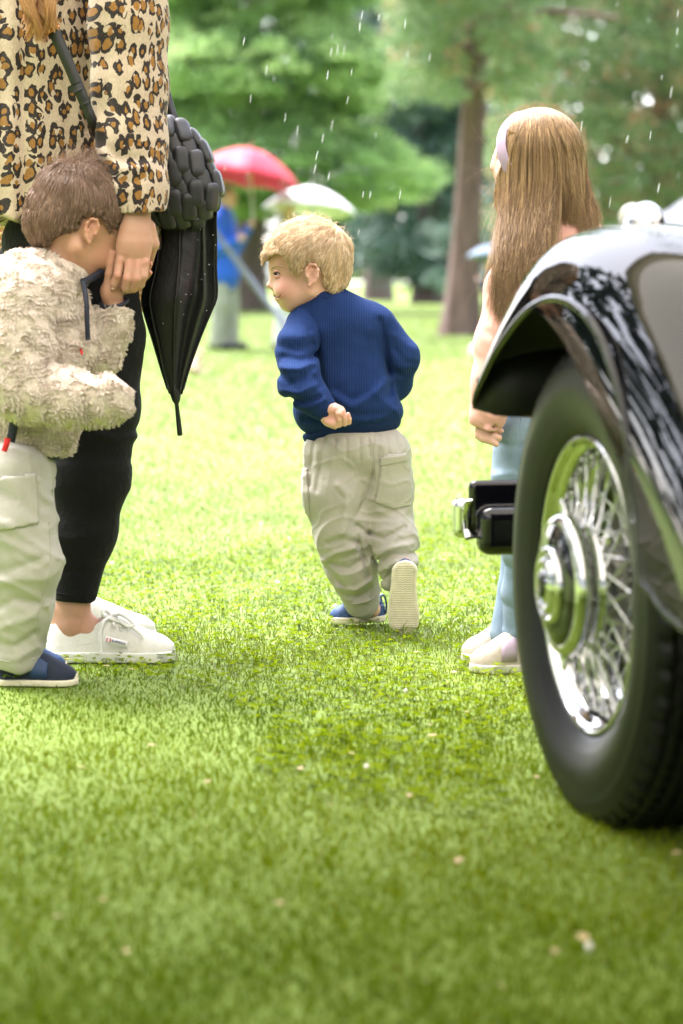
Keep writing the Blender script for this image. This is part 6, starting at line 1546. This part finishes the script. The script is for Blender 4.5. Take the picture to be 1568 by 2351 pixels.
for i in range(k):
    f = i/(k-1); v = vr+(v1-vr)*f
    e = np.clip((v-vr)/(400-vr), 0, 1); uh = ur+(U-ur)*np.sin(e*math.pi/2)**0.9
    g = np.clip((v-400)/np.maximum(v1-400, 60), 0, 1); lk = np.floor(a*46+lo_*0.0).astype(int); lw = np.sin(lk*12.9898)*43758.5453; lw = lw-np.floor(lw); u = uh+(u1-U)*g**1.35+(lw-0.5)*7*np.clip(f*2, 0, 1)+(2.5+1.5*lo_)*np.sin(ph+f*7)*f+6*g*np.sin(lockn*1.3+g*4)
    vv = np.minimum(v, 350); rr_ = np.clip(1-((u-1241)/103)**2-((vv-345)/100)**2, 0.0, 1)
    dz = -np.sqrt(rr_)*0.078-0.004-0.010*lay
    fall = np.where(left, -0.088-0.062*g-0.012*lay, -0.074+0.01*g-0.012*lay)
    dz = dz-0.010*(lw-0.5)*np.clip(f*3, 0, 1); w = np.clip((v-350)/290, 0, 1); w = w*w*(3-2*w); dz = dz*(1-w)+fall*w
    d = G_.d+dz; P[:, i] = np.stack([(u-U0)/FP*d, d, EYE-(v-V0)/FP*d], 1)
strands('hair_strands', P, 0.00048, M_HAIR_G, girl)
m = 1700; k2 = 14; P = np.zeros((m, k2, 3)); la = rng.random(m)
for i in range(k2):
    f = i/(k2-1); u = 1168-28*np.sin(np.clip(f*1.9, 0, 1.57))+la*40+6*np.sin(f*5+la*9)+rng.normal(0, 0.6, m); v = 300+la*20+(470+130*la-300)*f
    d = G_.d-0.020-0.052*np.clip((u-1126)/60, 0, 1)**0.6-0.006*rng.random()
    P[:, i] = np.stack([(u-U0)/FP*d, d, EYE-(v-V0)/FP*d], 1)
strands('front_hair', P, 0.00055, M_HAIR_G, girl)
# loose hairs blown to the left and standing off the crown
m = 150; P = np.zeros((m, 12, 3)); u0 = rng.uniform(1140, 1200, m); v0 = rng.uniform(252, 640, m); L = rng.gamma(2.0, 11, m)*np.where(rng.random(m) < 0.08, 3.0, 1); up = rng.normal(0, 20, m); cu = rng.normal(0, 34, m)
u0 = np.where(v0 < 300, u0+20, np.where(v0 > 430, u0-12, u0-6))
for i in range(12):
    f = i/11; P[:, i] = np.array([G_(u0[j]-L[j]*f, v0[j]-up[j]*f+cu[j]*f*f, -0.055) for j in range(m)])
strands('flyaway_hair', P, 0.00024, M_HAIR_G, girl)
m = 160; P = np.zeros((m, 8, 3)); an = rng.uniform(-2.6, 0.2, m); L = rng.uniform(4, 16, m); cu = rng.normal(0, 14, m)
for i in range(8):
    f = i/7
    for j in range(m):
        q = an[j]+cu[j]*f*f/90; r = 1+L[j]*f/98; P[j, i] = G_(1241+100*r*math.cos(q), 342+97*r*math.sin(q), 0)
strands('flyaway_hair', P, 0.00030, M_HAIR_G, girl)
# ribbed headband
M_LILAC = plain('lilac_ribbed_band', (0.40, 0.31, 0.41), 0.8, var=0.05, bump=0.0)
parts = []
path = spline([G_(1180, 412, -0.060), G_(1165, 385, -0.064), G_(1152, 350, -0.060), G_(1151, 315, -0.050), G_(1163, 284, -0.030), G_(1186, 262, 0.004), G_(1206, 268, 0.05)], 40)
hc_ = G_(1222, 350, 0); on_ = path-hc_; on_ /= np.linalg.norm(on_, axis=1)[:, None]; tg_ = np.gradient(path, axis=0); tg_ /= np.linalg.norm(tg_, axis=1)[:, None]; sd_ = np.cross(tg_, on_)
for r_ in range(9):
    o = (r_-4)*0.0029; parts.append(tube(path+sd_*o+on_*(0.002-2.2*o*o*8), 0.0019, 6))
obj('headband', *join(parts), M_LILAC, girl)
# jacket
M_PEACH = cloth('peach_cotton', (0.70, 0.375, 0.315), 0.8, 0.05, 1500, 0.2, 0.15, 0.08)
s = Sdf(0.0046)
s.add(G_.chain([(1262, 560, 0.0), (1262, 700, 0.0), (1258, 850, 0.0), (1252, 930, 0.0)], [100, 112, 110, 102], ((0, 1, 0), 1.15)), 0.03)
s.add(G_.chain([(1215, 520, -0.02), (1262, 508, 0.0), (1340, 545, 0.02)], [42, 44, 46]), 0.04); s.add(G_.chain([(1228, 478, -0.01), (1290, 484, 0.0)], [40, 38]), 0.02)
s.cut(half(G_(1240, 950, 0), (0, 0, -1)), 0.004)
s.warp(lambda P: 0.0016*wob(P, 30, 93)-crease(P*np.array([1.4, 1, 0.8], np.float32), 12, 94, 0.004))
V, F = s.mesh(); V = relax(V, F, 1, 0.4); obj('jacket', V, F, M_PEACH, girl)
s = Sdf(0.0042)
s.add(G_.chain([(1204, 582, -0.060), (1174, 664, -0.094), (1152, 780, -0.112), (1136, 880, -0.116), (1120, 955, -0.118)], [50, 58, 54, 50, 42], ((0, 1, 0), 1.05)), 0.02)
s.cut(half(G_(1118, 990, -0.118), (-0.28, 0.05, -1)), 0.003); s.sub(G_.cone((1120, 960, -0.118), (1112, 1020, -0.12), 32, 33), 0.001)
s.add(G_.chain([(1082, 968, -0.118), (1120, 985, -0.15), (1154, 990, -0.118)], [5, 5, 5]), 0.003)
s.warp(G_.folds([([(1130, 640), (1150, 670), (1200, 700)], 9, 6), ([(1120, 690), (1160, 715), (1205, 700)], 10, -5), ([(1110, 760), (1150, 790), (1195, 780)], 9, 4), ([(1112, 830), (1150, 860), (1180, 850)], 9, -4), ([(1105, 900), (1140, 915), (1170, 900)], 8, 5), ([(1095, 935), (1125, 950), (1160, 930)], 7, -4)], 0.0))
s.warp(lambda P: -crease(P*np.array([1.4, 1, 0.7], np.float32), 13, 95, 0.004))
V, F = s.mesh(); V = relax(V, F, 1, 0.4); obj('sleeve', V, F, M_PEACH, girl)
V, F = tube(spline([G_(1176, 946, -0.085), G_(1210, 950, -0.10), G_(1250, 950, -0.10), G_(1300, 948, -0.085)], 16), 0.006, 8); obj('hem_band', V, F, M_PEACH, girl)
# jeans
M_DENIM = cloth('pale_denim', (0.19, 0.27, 0.37), 0.85, 0.12, 1500, 0.35, 0.1, 0.12, (0.28, 0.365, 0.46))
s = Sdf(0.0046)
s.add(G_.ell((1215, 965, 0.0), (88, 84, 60)), 0.02)
s.add(G_.chain([(1205, 985, -0.04), (1196, 1120, -0.04), (1206, 1260, -0.035), (1202, 1360, -0.02), (1196, 1462, -0.012)], [74, 64, 50, 44, 40]), 0.02)
s.add(G_.chain([(1225, 985, 0.06), (1200, 1120, 0.06), (1200, 1260, 0.06), (1188, 1350, 0.06), (1160, 1455, 0.055)], [70, 60, 46, 40, 36]), 0.012)
s.cut(half(G_(1180, 1492, 0), (0.25, 0.05, -1)), 0.003)
s.warp(G_.folds([([(1130, 1012), (1180, 1016), (1220, 1012)], 6, 3), ([(1128, 1085), (1170, 1078), (1200, 1082)], 7, -4), ([(1150, 1290), (1190, 1300), (1230, 1290)], 8, 4), ([(1150, 1380), (1180, 1390), (1220, 1380)], 8, 3.5), ([(1140, 1440), (1170, 1452), (1200, 1440)], 7, -3.5), ([(1192, 960), (1186, 1100), (1182, 1200)], 2.2, 3.0)], 0.0))
s.warp(lambda P: 0.0012*wob(P, 40, 96)-crease(P*np.array([1, 1, 1.5], np.float32), 28, 97, 0.003))
V, F = s.mesh(); V = relax(V, F, 1, 0.4); je = obj('jeans', V, F, M_DENIM, girl); seam_on(V, F, [(1194, 958), (1190, 1040), (1186, 1100), (1184, 1200), (1190, 1280), (1188, 1400)], G_, 0.0016, M_DENIM, 'side_seam', je)
M_STONE = plain('stone_suede', (0.48, 0.41, 0.36), 0.85, var=0.1, scale=90, bump=0.3)
M_BLACKRUB = plain('black_rubber', (0.012, 0.012, 0.012), 0.6)
M_PALERUB = plain('pale_rubber', (0.60, 0.57, 0.52), 0.6, var=0.05)
ra, TWa, Ma = sneaker('shoe', girl, G_(1262, 1546, -0.02)*np.array([1, 1, 0])+np.array([0, 0, 0.002]), (-1, -0.08, 0), 0.164, 0.072, M_STONE, M_PALERUB, sole_t=0.017, top=0.074, tip=(0.955, M_BLACKRUB))
strap_piece(TWa, 0.164, 0.072, 0.074, 0.072, 0.104, M_LILAC, 'mesh_panel', ra, 0.024)
rb, TWb, Mb = sneaker('shoe', girl, G_(1240, 1506, 0.10)*np.array([1, 1, 0])+np.array([0, 0, 0.002]), (-1, 0.02, 0), 0.164, 0.072, M_STONE, M_PALERUB, sole_t=0.017, top=0.074, tip=(0.955, M_BLACKRUB))
strap_piece(TWb, 0.164, 0.072, 0.074, 0.072, 0.104, M_LILAC, 'mesh_panel', rb, 0.024)
# ================================================================== the black vintage car, front end away from the camera
M_PAINT = NT('black_car_paint').set(Base_Color=(0.0035, 0.0035, 0.006), Roughness=0.03, Specular_IOR_Level=0.5).m
M_CHROME = NT('chrome').set(Base_Color=(0.58, 0.58, 0.59), Metallic=1.0, Roughness=0.05).m
t = NT('tyre_rubber'); v = t.coord(); f = t.noise(v, 18, 5); c = t.ramp(f, [(0.3, (0.004, 0.004, 0.004)), (0.7, (0.008, 0.008, 0.0085))])
g = t.noise(v, 70, 4, 0.7); c = t.mix(t.math('MULTIPLY', t.math('GREATER_THAN', g, 0.62), 0.2), c, (0.03, 0.028, 0.024))
t.set(Base_Color=c, Roughness=t.math('MULTIPLY_ADD', f, 0.2, 0.30)); t.b.inputs['Specular IOR Level'].default_value = 0.22; t.bump(g, 0.1, 0.001); M_TYRE = t.m
M_UNDER = plain('underbody_black', (0.006, 0.006, 0.006), 0.6, var=0.3)
M_DRUM = plain('brake_drum_metal', (0.30, 0.28, 0.25), 0.35, metal=0.8, var=0.2)
AL = math.radians(12.5); fw = np.array([-math.sin(AL), math.cos(AL), 0]); nn_ = np.array([-math.cos(AL), -math.sin(AL), 0]); zz_ = np.array([0, 0, 1.0])
WC = np.array([0.423, 3.63, 0.0]); WR = 0.346
CP = lambda a, b, z: WC+a*fw+b*nn_+z*zz_
def from_px(u, v, b):
    k = (u-U0)/FP; a = (k*(WC[1]+b*nn_[1])-WC[0]-b*nn_[0])/(fw[0]-k*fw[1]); p = WC+a*fw+b*nn_
    return a, EYE-(v-V0)/FP*p[1]
car = thing('vintage_car', 'glossy black vintage car with a chrome wire wheel, only its front wing in view', 'car', WC)
# ---- front wing: one domed sheet, the wheel opening cut out of its outer side
bc_, bo_ = -0.050, 0.116
lip_px = [(1089, 932), (1095, 902), (1112, 862), (1136, 812), (1164, 768), (1192, 732), (1222, 704), (1262, 686), (1300, 691), (1340, 718), (1374, 765), (1403, 835), (1424, 910), (1440, 990), (1452, 1080), (1462, 1180), (1468, 1270), (1474, 1330), (1500, 1364), (1568, 1440)]
lp = np.array([from_px(u, v, bo_) for u, v in lip_px]+[(-0.95, 0.33), (-1.3, 0.325)]); Lp = spline(lp, 220)
crown_px = [(1088, 920, 0.112), (1092, 892, 0.108), (1108, 845, 0.102), (1136, 774, 0.093), (1168, 710, 0.083), (1200, 657, 0.072), (1238, 607, 0.058), (1282, 565, 0.038), (1322, 541, 0.016), (1362, 529, -0.006), (1398, 522, -0.026), (1430, 518, -0.042), (1465, 515, bc_)]
cr = np.array(sorted([from_px(u, v, b) for u, v, b in crown_px]+[(-0.03, 0.882), (-0.12, 0.872), (-0.22, 0.846), (-0.34, 0.796), (-0.48, 0.715), (-0.62, 0.62), (-0.8, 0.515), (-1.0, 0.43), (-1.3, 0.36)]))
aF = Lp[:, 0].max(); o_ = np.argsort(Lp[:, 0])
zlip = lambda a: np.interp(a, Lp[o_, 0], Lp[o_, 1])
def zcrown(a):
    k = np.linspace(-0.06, 0.06, 9)*np.clip((aF-a)/0.10, 0.05, 1); return np.mean([np.interp(a+q, cr[:, 0], cr[:, 1]) for q in k], axis=0)
def shoulder(a):
    """height of the rounded shoulder under the crown"""
    if a >= 0.1: return max(float(zcrown(a)-zlip(a)), 0.012)
    s0 = float(zcrown(0.1)-zlip(0.1)); x = min((0.1-a)/0.5, 1); return min(s0+(0.25-s0)*x*x*(3-2*x), float(zcrown(a))-0.31)
acol = np.unique(np.round(np.concatenate([Lp[:, 0], np.linspace(-1.3, aF, 140)]), 4))
zl = zlip(acol)
rows = []
for a, z0 in zip(acol, zl):
    zc = float(zcrown(a)); sh_ = max(shoulder(a), 0.01); zb = zc-sh_
    col_ = [CP(a, bo_-0.004*((zb-z)/0.3)**2, z) for z in np.linspace(min(z0, zb-0.0005), zb, 26)[:-1]]
    col_ += [CP(a, bc_+(bo_-bc_)*max(math.cos(x), 0)**0.9, zb+sh_*math.sin(x)**0.9) for x in np.linspace(0, math.pi/2, 32)]
    col_ += [CP(a, bc_-0.205*x, zc-0.10*x*x*min(1, (aF-a)/0.12)) for x in np.linspace(0.1, 1, 12)]
    rows.append(col_)
rows = np.array(rows); nT, nV = rows.shape[:2]
wing = obj('front_wing', rows.reshape(-1, 3), [grid_faces(nT, nV)], M_UNDER, car)
wing.data.materials.append(M_PAINT); sm = wing.modifiers.new('thick', 'SOLIDIFY'); sm.thickness = 0.004; sm.offset = -1; sm.material_offset = 1
# rolled edge along the opening and the front
zF = float(zcrown(aF))
edge = np.concatenate([np.array([CP(aF-0.004, b, min(zF, Lp[0, 1])-0.006) for b in np.linspace(-0.25, bo_-0.02, 12)]), np.array([CP(p[0], bo_, p[1]) for p in Lp[::3]])])
V, F = tube(edge, 0.0060, 10); obj('wing_edge', V, F, M_PAINT, wing)
ib = bc_-0.206; W_ = []
for a in acol[::3]:
    zt = float(zcrown(a))-0.10*min(1, (aF-a)/0.12)-0.001
    W_ += [CP(a, ib, zt), CP(a, ib, min(0.572, zt-0.002) if a > -0.4 else 0.30)]
n_ = len(W_)//2; iw = obj('inner_arch', np.array(W_), [grid_faces(n_, 2)], M_UNDER, car); iw.modifiers.new('thick', 'SOLIDIFY').thickness = 0.003
# closing panel at the front, behind the nose
aP = aF-0.03; zP = float(zcrown(aP)); shF = max(shoulder(aP), 0.01)
def ztop(b): return zP-0.004 if b < bc_ else zP-shF+shF*math.sin(math.acos(min(1, ((b-bc_)/(bo_-bc_))**(1/0.9))))**0.9-0.003
aB = lambda b: aP+(aF-0.004-aP)*np.clip((b-0.055)/(bo_-0.058), 0, 1)**2
V = np.array([CP(float(aB(b)), b, z) for b in np.linspace(ib, bo_-0.003, 16) for z in (0.574+0.016*max(0, (b-0.07)/0.045)**2, max(ztop(b), 0.600))]); obj('front_apron', V, [grid_faces(16, 2)], M_UNDER, car).modifiers.new('thick', 'SOLIDIFY').thickness = 0.003
# ---- side lamp on the wing
a, z = from_px(1483, 514, bc_)
def lamp_f(P):
    q = (P-CP(a, bc_, z-0.006).astype(np.float32)); x = q@fw.astype(np.float32); y = q@nn_.astype(np.float32); zq = q[..., 2]
    rx = np.where(x > 0, 0.062, 0.032)
    return (np.sqrt((x/rx)**2+(y/0.030)**2+(zq/0.040)**2)-1)*0.03
s = Sdf(0.0018); s.add(Prim(lamp_f, CP(a, bc_, z)-0.09, CP(a, bc_, z)+0.09), 0); V, F = s.mesh(); lampo = obj('side_lamp', V, F, M_CHROME, car)
V, F = lathe([(0, 0.001), (0.001, 0.020), (0.008, 0.024), (0.010, 0.020)], 24, CP(a+0.052, bc_, z+0.010), fw); obj('lamp_lens', V, F, plain('lamp_glass', (0.6, 0.6, 0.58), 0.1), lampo)
# ---- bumper with its black backing box
def bumper():
    pts = [CP(0.775-0.05*max(0, (b+0.03)/0.07)**2, b, 0.369) for b in np.linspace(0.045, -1.55, 40)]
    V = []
    for p in pts:
        for q in np.linspace(-1, 1, 13): V.append(p+zz_*0.034*q+fw*0.016*(1-q*q))
    o = obj('bumper', np.array(V), [grid_faces(40, 13)], M_CHROME, car); sm = o.modifiers.new('thick', 'SOLIDIFY'); sm.thickness = 0.004
    s = Sdf(0.0028); Mx = np.stack([fw, nn_, zz_], 1)
    s.add(rbox(CP(0.735, -0.075, 0.349), (0.030, 0.095, 0.044), 0.022, Mx), 0); s.add(rbox(CP(0.748, -0.062, 0.392), (0.012, 0.095, 0.046), 0.0115, Mx), 0.004)
    V, F = s.mesh(); V = relax(V, F, 1, 0.4); obj('bumper_backing', V, F, M_PAINT, o)
    s = Sdf(0.0025); s.add(rbox(CP(0.757, 0.043, 0.370), (0.020, 0.016, 0.036), 0.014, Mx), 0); V, F = s.mesh(); obj('bumper_end', V, F, M_CHROME, o)
    for b in (-0.45, -1.05): V, F = box(CP(0.66, b, 0.36), (0.09, 0.012, 0.03), np.stack([fw, nn_, zz_], 1)); obj('bumper_iron', V, F, M_UNDER, o)
bumper()
# ---- wheel
wh_ = bpy.data.objects.new('wheel', None); COL.objects.link(wh_); wh_.parent = car
wh_.matrix_local = Matrix(np.vstack([np.column_stack([nn_, -fw, zz_, zz_*WR]), [0, 0, 0, 1]]).tolist())      # local X points outboard along the axle
def wobj(name, V, F, mat, smooth=True, kind=None):
    me = mesh_data(name, V, F, mat, smooth); o = link(bpy.data.objects.new(name, me), wh_)
    if kind: o['kind'] = kind
    return o
half_p = [(0.052, 0.222), (0.060, 0.226), (0.064, 0.234), (0.070, 0.244), (0.0715, 0.247), (0.0725, 0.2495), (0.0780, 0.262), (0.0815, 0.276), (0.0820, 0.288), (0.0800, 0.300), (0.0770, 0.310), (0.0775, 0.3125), (0.0740, 0.3160), (0.0742, 0.3190), (0.0705, 0.3220), (0.0708, 0.3255), (0.0670, 0.3290), (0.0640, 0.3360), (0.0600, 0.3410), (0.0540, 0.3445), (0.0475, 0.3465), (0.0470, 0.3400), (0.0430, 0.3400), (0.0425, 0.3480), (0.0260, 0.3500), (0.0255, 0.3430), (0.0215, 0.3430), (0.0210, 0.3505), (0.0050, 0.3510), (0.0045, 0.3440)]
half_p = [(h, 0.222+(r-0.222)*1.10) for h, r in half_p]; prof = np.array(half_p+[(-h, r) for h, r in half_p[::-1]]); nseg = 336
V, F = lathe(prof, nseg, (0, 0, 0), (1, 0, 0))
V = V.reshape(len(prof), nseg, 3); an = np.arange(nseg); ph = an % 6
for i, (h, r) in enumerate(prof):
    if 0.0470 < abs(h) < 0.0680 and r > 0.345:
        cut_ = (ph < 2); sc = np.where(cut_, 1-0.0065/r, 1.0); V[i, :, 1:] *= sc[:, None]
    elif r > 0.357 and abs(h) <= 0.0430:
        sc = np.where((an+int(abs(h)*400)) % 4 == 0, 1-0.004/r, 1.0); V[i, :, 1:] *= sc[:, None]
# settle into the turf
Vf = V.reshape(-1, 3); Vf[:, 2] = np.maximum(Vf[:, 2], -WR-0.004)
wobj('tyre', Vf, F, M_TYRE)
rim_p = [(0.050, 0.221), (0.056, 0.2235), (0.0605, 0.222), (0.062, 0.2185), (0.0595, 0.2155), (0.053, 0.2135), (0.047, 0.2085), (0.045, 0.2035), (0.038, 0.2010), (0.020, 0.1990), (0.008, 0.1900), (-0.002, 0.1840), (-0.020, 0.1840), (-0.034, 0.1960), (-0.05, 0.2010), (-0.058, 0.2180), (-0.052, 0.2215)]
V, F = lathe(rim_p, 128, (0, 0, 0), (1, 0, 0)); wobj('rim', V, F, M_CHROME)
V, F = lathe([(-0.075, 0.001), (-0.075, 0.155), (-0.030, 0.160), (-0.028, 0.150), (-0.028, 0.05)], 64); wobj('brake_drum', V, F, M_DRUM)
hub_p = [(-0.04, 0.05), (-0.035, 0.074), (-0.028, 0.076), (-0.024, 0.056), (0.040, 0.060), (0.046, 0.082), (0.052, 0.088), (0.060, 0.088), (0.066, 0.080), (0.072, 0.086), (0.080, 0.092)]
V, F = lathe(hub_p, 72); wobj('hub', V, F, M_CHROME)
cap_p = [(0.076, 0.088), (0.080, 0.1035), (0.090, 0.1065), (0.098, 0.1055), (0.104, 0.1000), (0.106, 0.0930), (0.105, 0.0905)]
V, F = lathe(cap_p, 96); wobj('hubcap_ring', V, F, M_CHROME)
V, F = lathe([(0.1048, 0.0910), (0.110, 0.0800), (0.113, 0.0660), (0.114, 0.0570)], 96); wobj('hubcap_black_band', V, F, M_PAINT)
V, F = lathe([(0.1138, 0.0575), (0.120, 0.0570), (0.1225, 0.0530), (0.1210, 0.0480), (0.1180, 0.0455), (0.1195, 0.0420), (0.1250, 0.0390), (0.1270, 0.0350), (0.1255, 0.0310), (0.1225, 0.0290), (0.1235, 0.0250), (0.1275, 0.0210), (0.1290, 0.0120), (0.1295, 0.0005)], 96); wobj('hubcap', V, F, M_CHROME)
V, F = lathe([(0.1276, 0.0200), (0.1300, 0.0190), (0.1312, 0.0100), (0.1315, 0.0004)], 48); wobj('hubcap_badge', V, F, M_PAINT)
for sgn in (-1, 1):
    s = Sdf(0.0022); cth, sth = math.cos(0.22*1), math.sin(0.22)
    s.add(cone((0.088, 0, sgn*0.098), (0.094, -0.004*sgn, sgn*0.122), 0.011, 0.006, ((1, 0, 0), 1.3)), 0.004); s.add(cone((0.090, 0.014, sgn*0.096), (0.090, -0.014, sgn*0.096), 0.010, 0.010), 0.006)
    V, F = s.mesh(); wobj('spinner_ear', V, F, M_CHROME)
def spoke_mesh(p, q):
    V, F = tube(np.array([p, np.array(p)*0.5+np.array(q)*0.5, q]), [0.0024, 0.0023, 0.0024], 8)
    V2, F2 = tube(np.array([q, np.array(q)+0.06*(np.array(p)-np.array(q))]), [0.0042, 0.0036], 8)
    V, F = join([(V, F), (V2, F2)]); return mesh_data('spoke', V, F, M_CHROME)
def pol(h, r, ang): return (h, r*math.sin(ang), r*math.cos(ang))
rowsS = [(0.056, 0.086, 0.36, 0.030, 0.197, 20), (0.056, 0.086, -0.36, 0.030, 0.197, 20), (-0.030, 0.074, 0.52, -0.006, 0.184, 16), (-0.030, 0.074, -0.52, -0.006, 0.184, 16)]
for k_, (h1, r1_, da, h2, r2_, cnt) in enumerate(rowsS):
    me = spoke_mesh(pol(h1, r1_, 0), pol(h2, r2_, da))
    for i in range(cnt):
        o = bpy.data.objects.new('spoke', me); link(o, wh_); o.rotation_euler = (2*math.pi*(i+0.25*k_)/cnt, 0, 0)
V, F = tube([(-0.06, 0, 0), (-0.9, 0, 0)], 0.035, 12); wobj('axle', V, F, M_UNDER)
V, F = lathe([(0, 0.004), (0.03, 0.004), (0.034, 0.0025)], 8, (0.046, 0.06, -0.196), (0.8, 0, 0.5)); wobj('tyre_valve', V, F, M_TYRE)
# ---- the rest of the car beyond the frame: bonnet, body, running board, chassis
Mx = np.stack([fw, nn_, zz_], 1)
s = Sdf(0.02); s.add(rbox(CP(-0.30, -0.70, 0.78), (0.85, 0.36, 0.27), 0.12, Mx), 0); V, F = s.mesh(); bn = obj('bonnet', V, F, M_PAINT, car)
for i in range(14): V, F = box(CP(-0.85+0.07*i, -0.337, 0.74), (0.012, 0.006, 0.11), Mx); obj('bonnet_louvre', V, F, M_PAINT, bn)
s = Sdf(0.03); s.add(rbox(CP(-2.1, -0.70, 0.85), (1.0, 0.62, 0.42), 0.16, Mx), 0); s.add(rbox(CP(-2.25, -0.70, 1.35), (0.80, 0.56, 0.30), 0.16, Mx), 0.1); V, F = s.mesh(); obj('car_body', V, F, M_PAINT, car)
V, F = box(CP(-1.85, -0.10, 0.33), (0.65, 0.18, 0.02), Mx); obj('running_board', V, F, M_UNDER, car)
V, F = box(CP(-1.1, -0.70, 0.40), (2.0, 0.38, 0.09), Mx); obj('chassis', V, F, M_UNDER, car)
s = Sdf(0.014); s.add(rbox(CP(0.52, -0.70, 0.72), (0.05, 0.27, 0.32), 0.04, Mx), 0); V, F = s.mesh(); rg2 = obj('radiator_shell', V, F, M_CHROME, car)
for i in range(15): V, F = box(CP(0.572, -0.70-0.22+0.0314*i, 0.70), (0.006, 0.004, 0.24), Mx); obj('radiator_slat', V, F, M_CHROME, rg2)
bpy.context.view_layer.update()
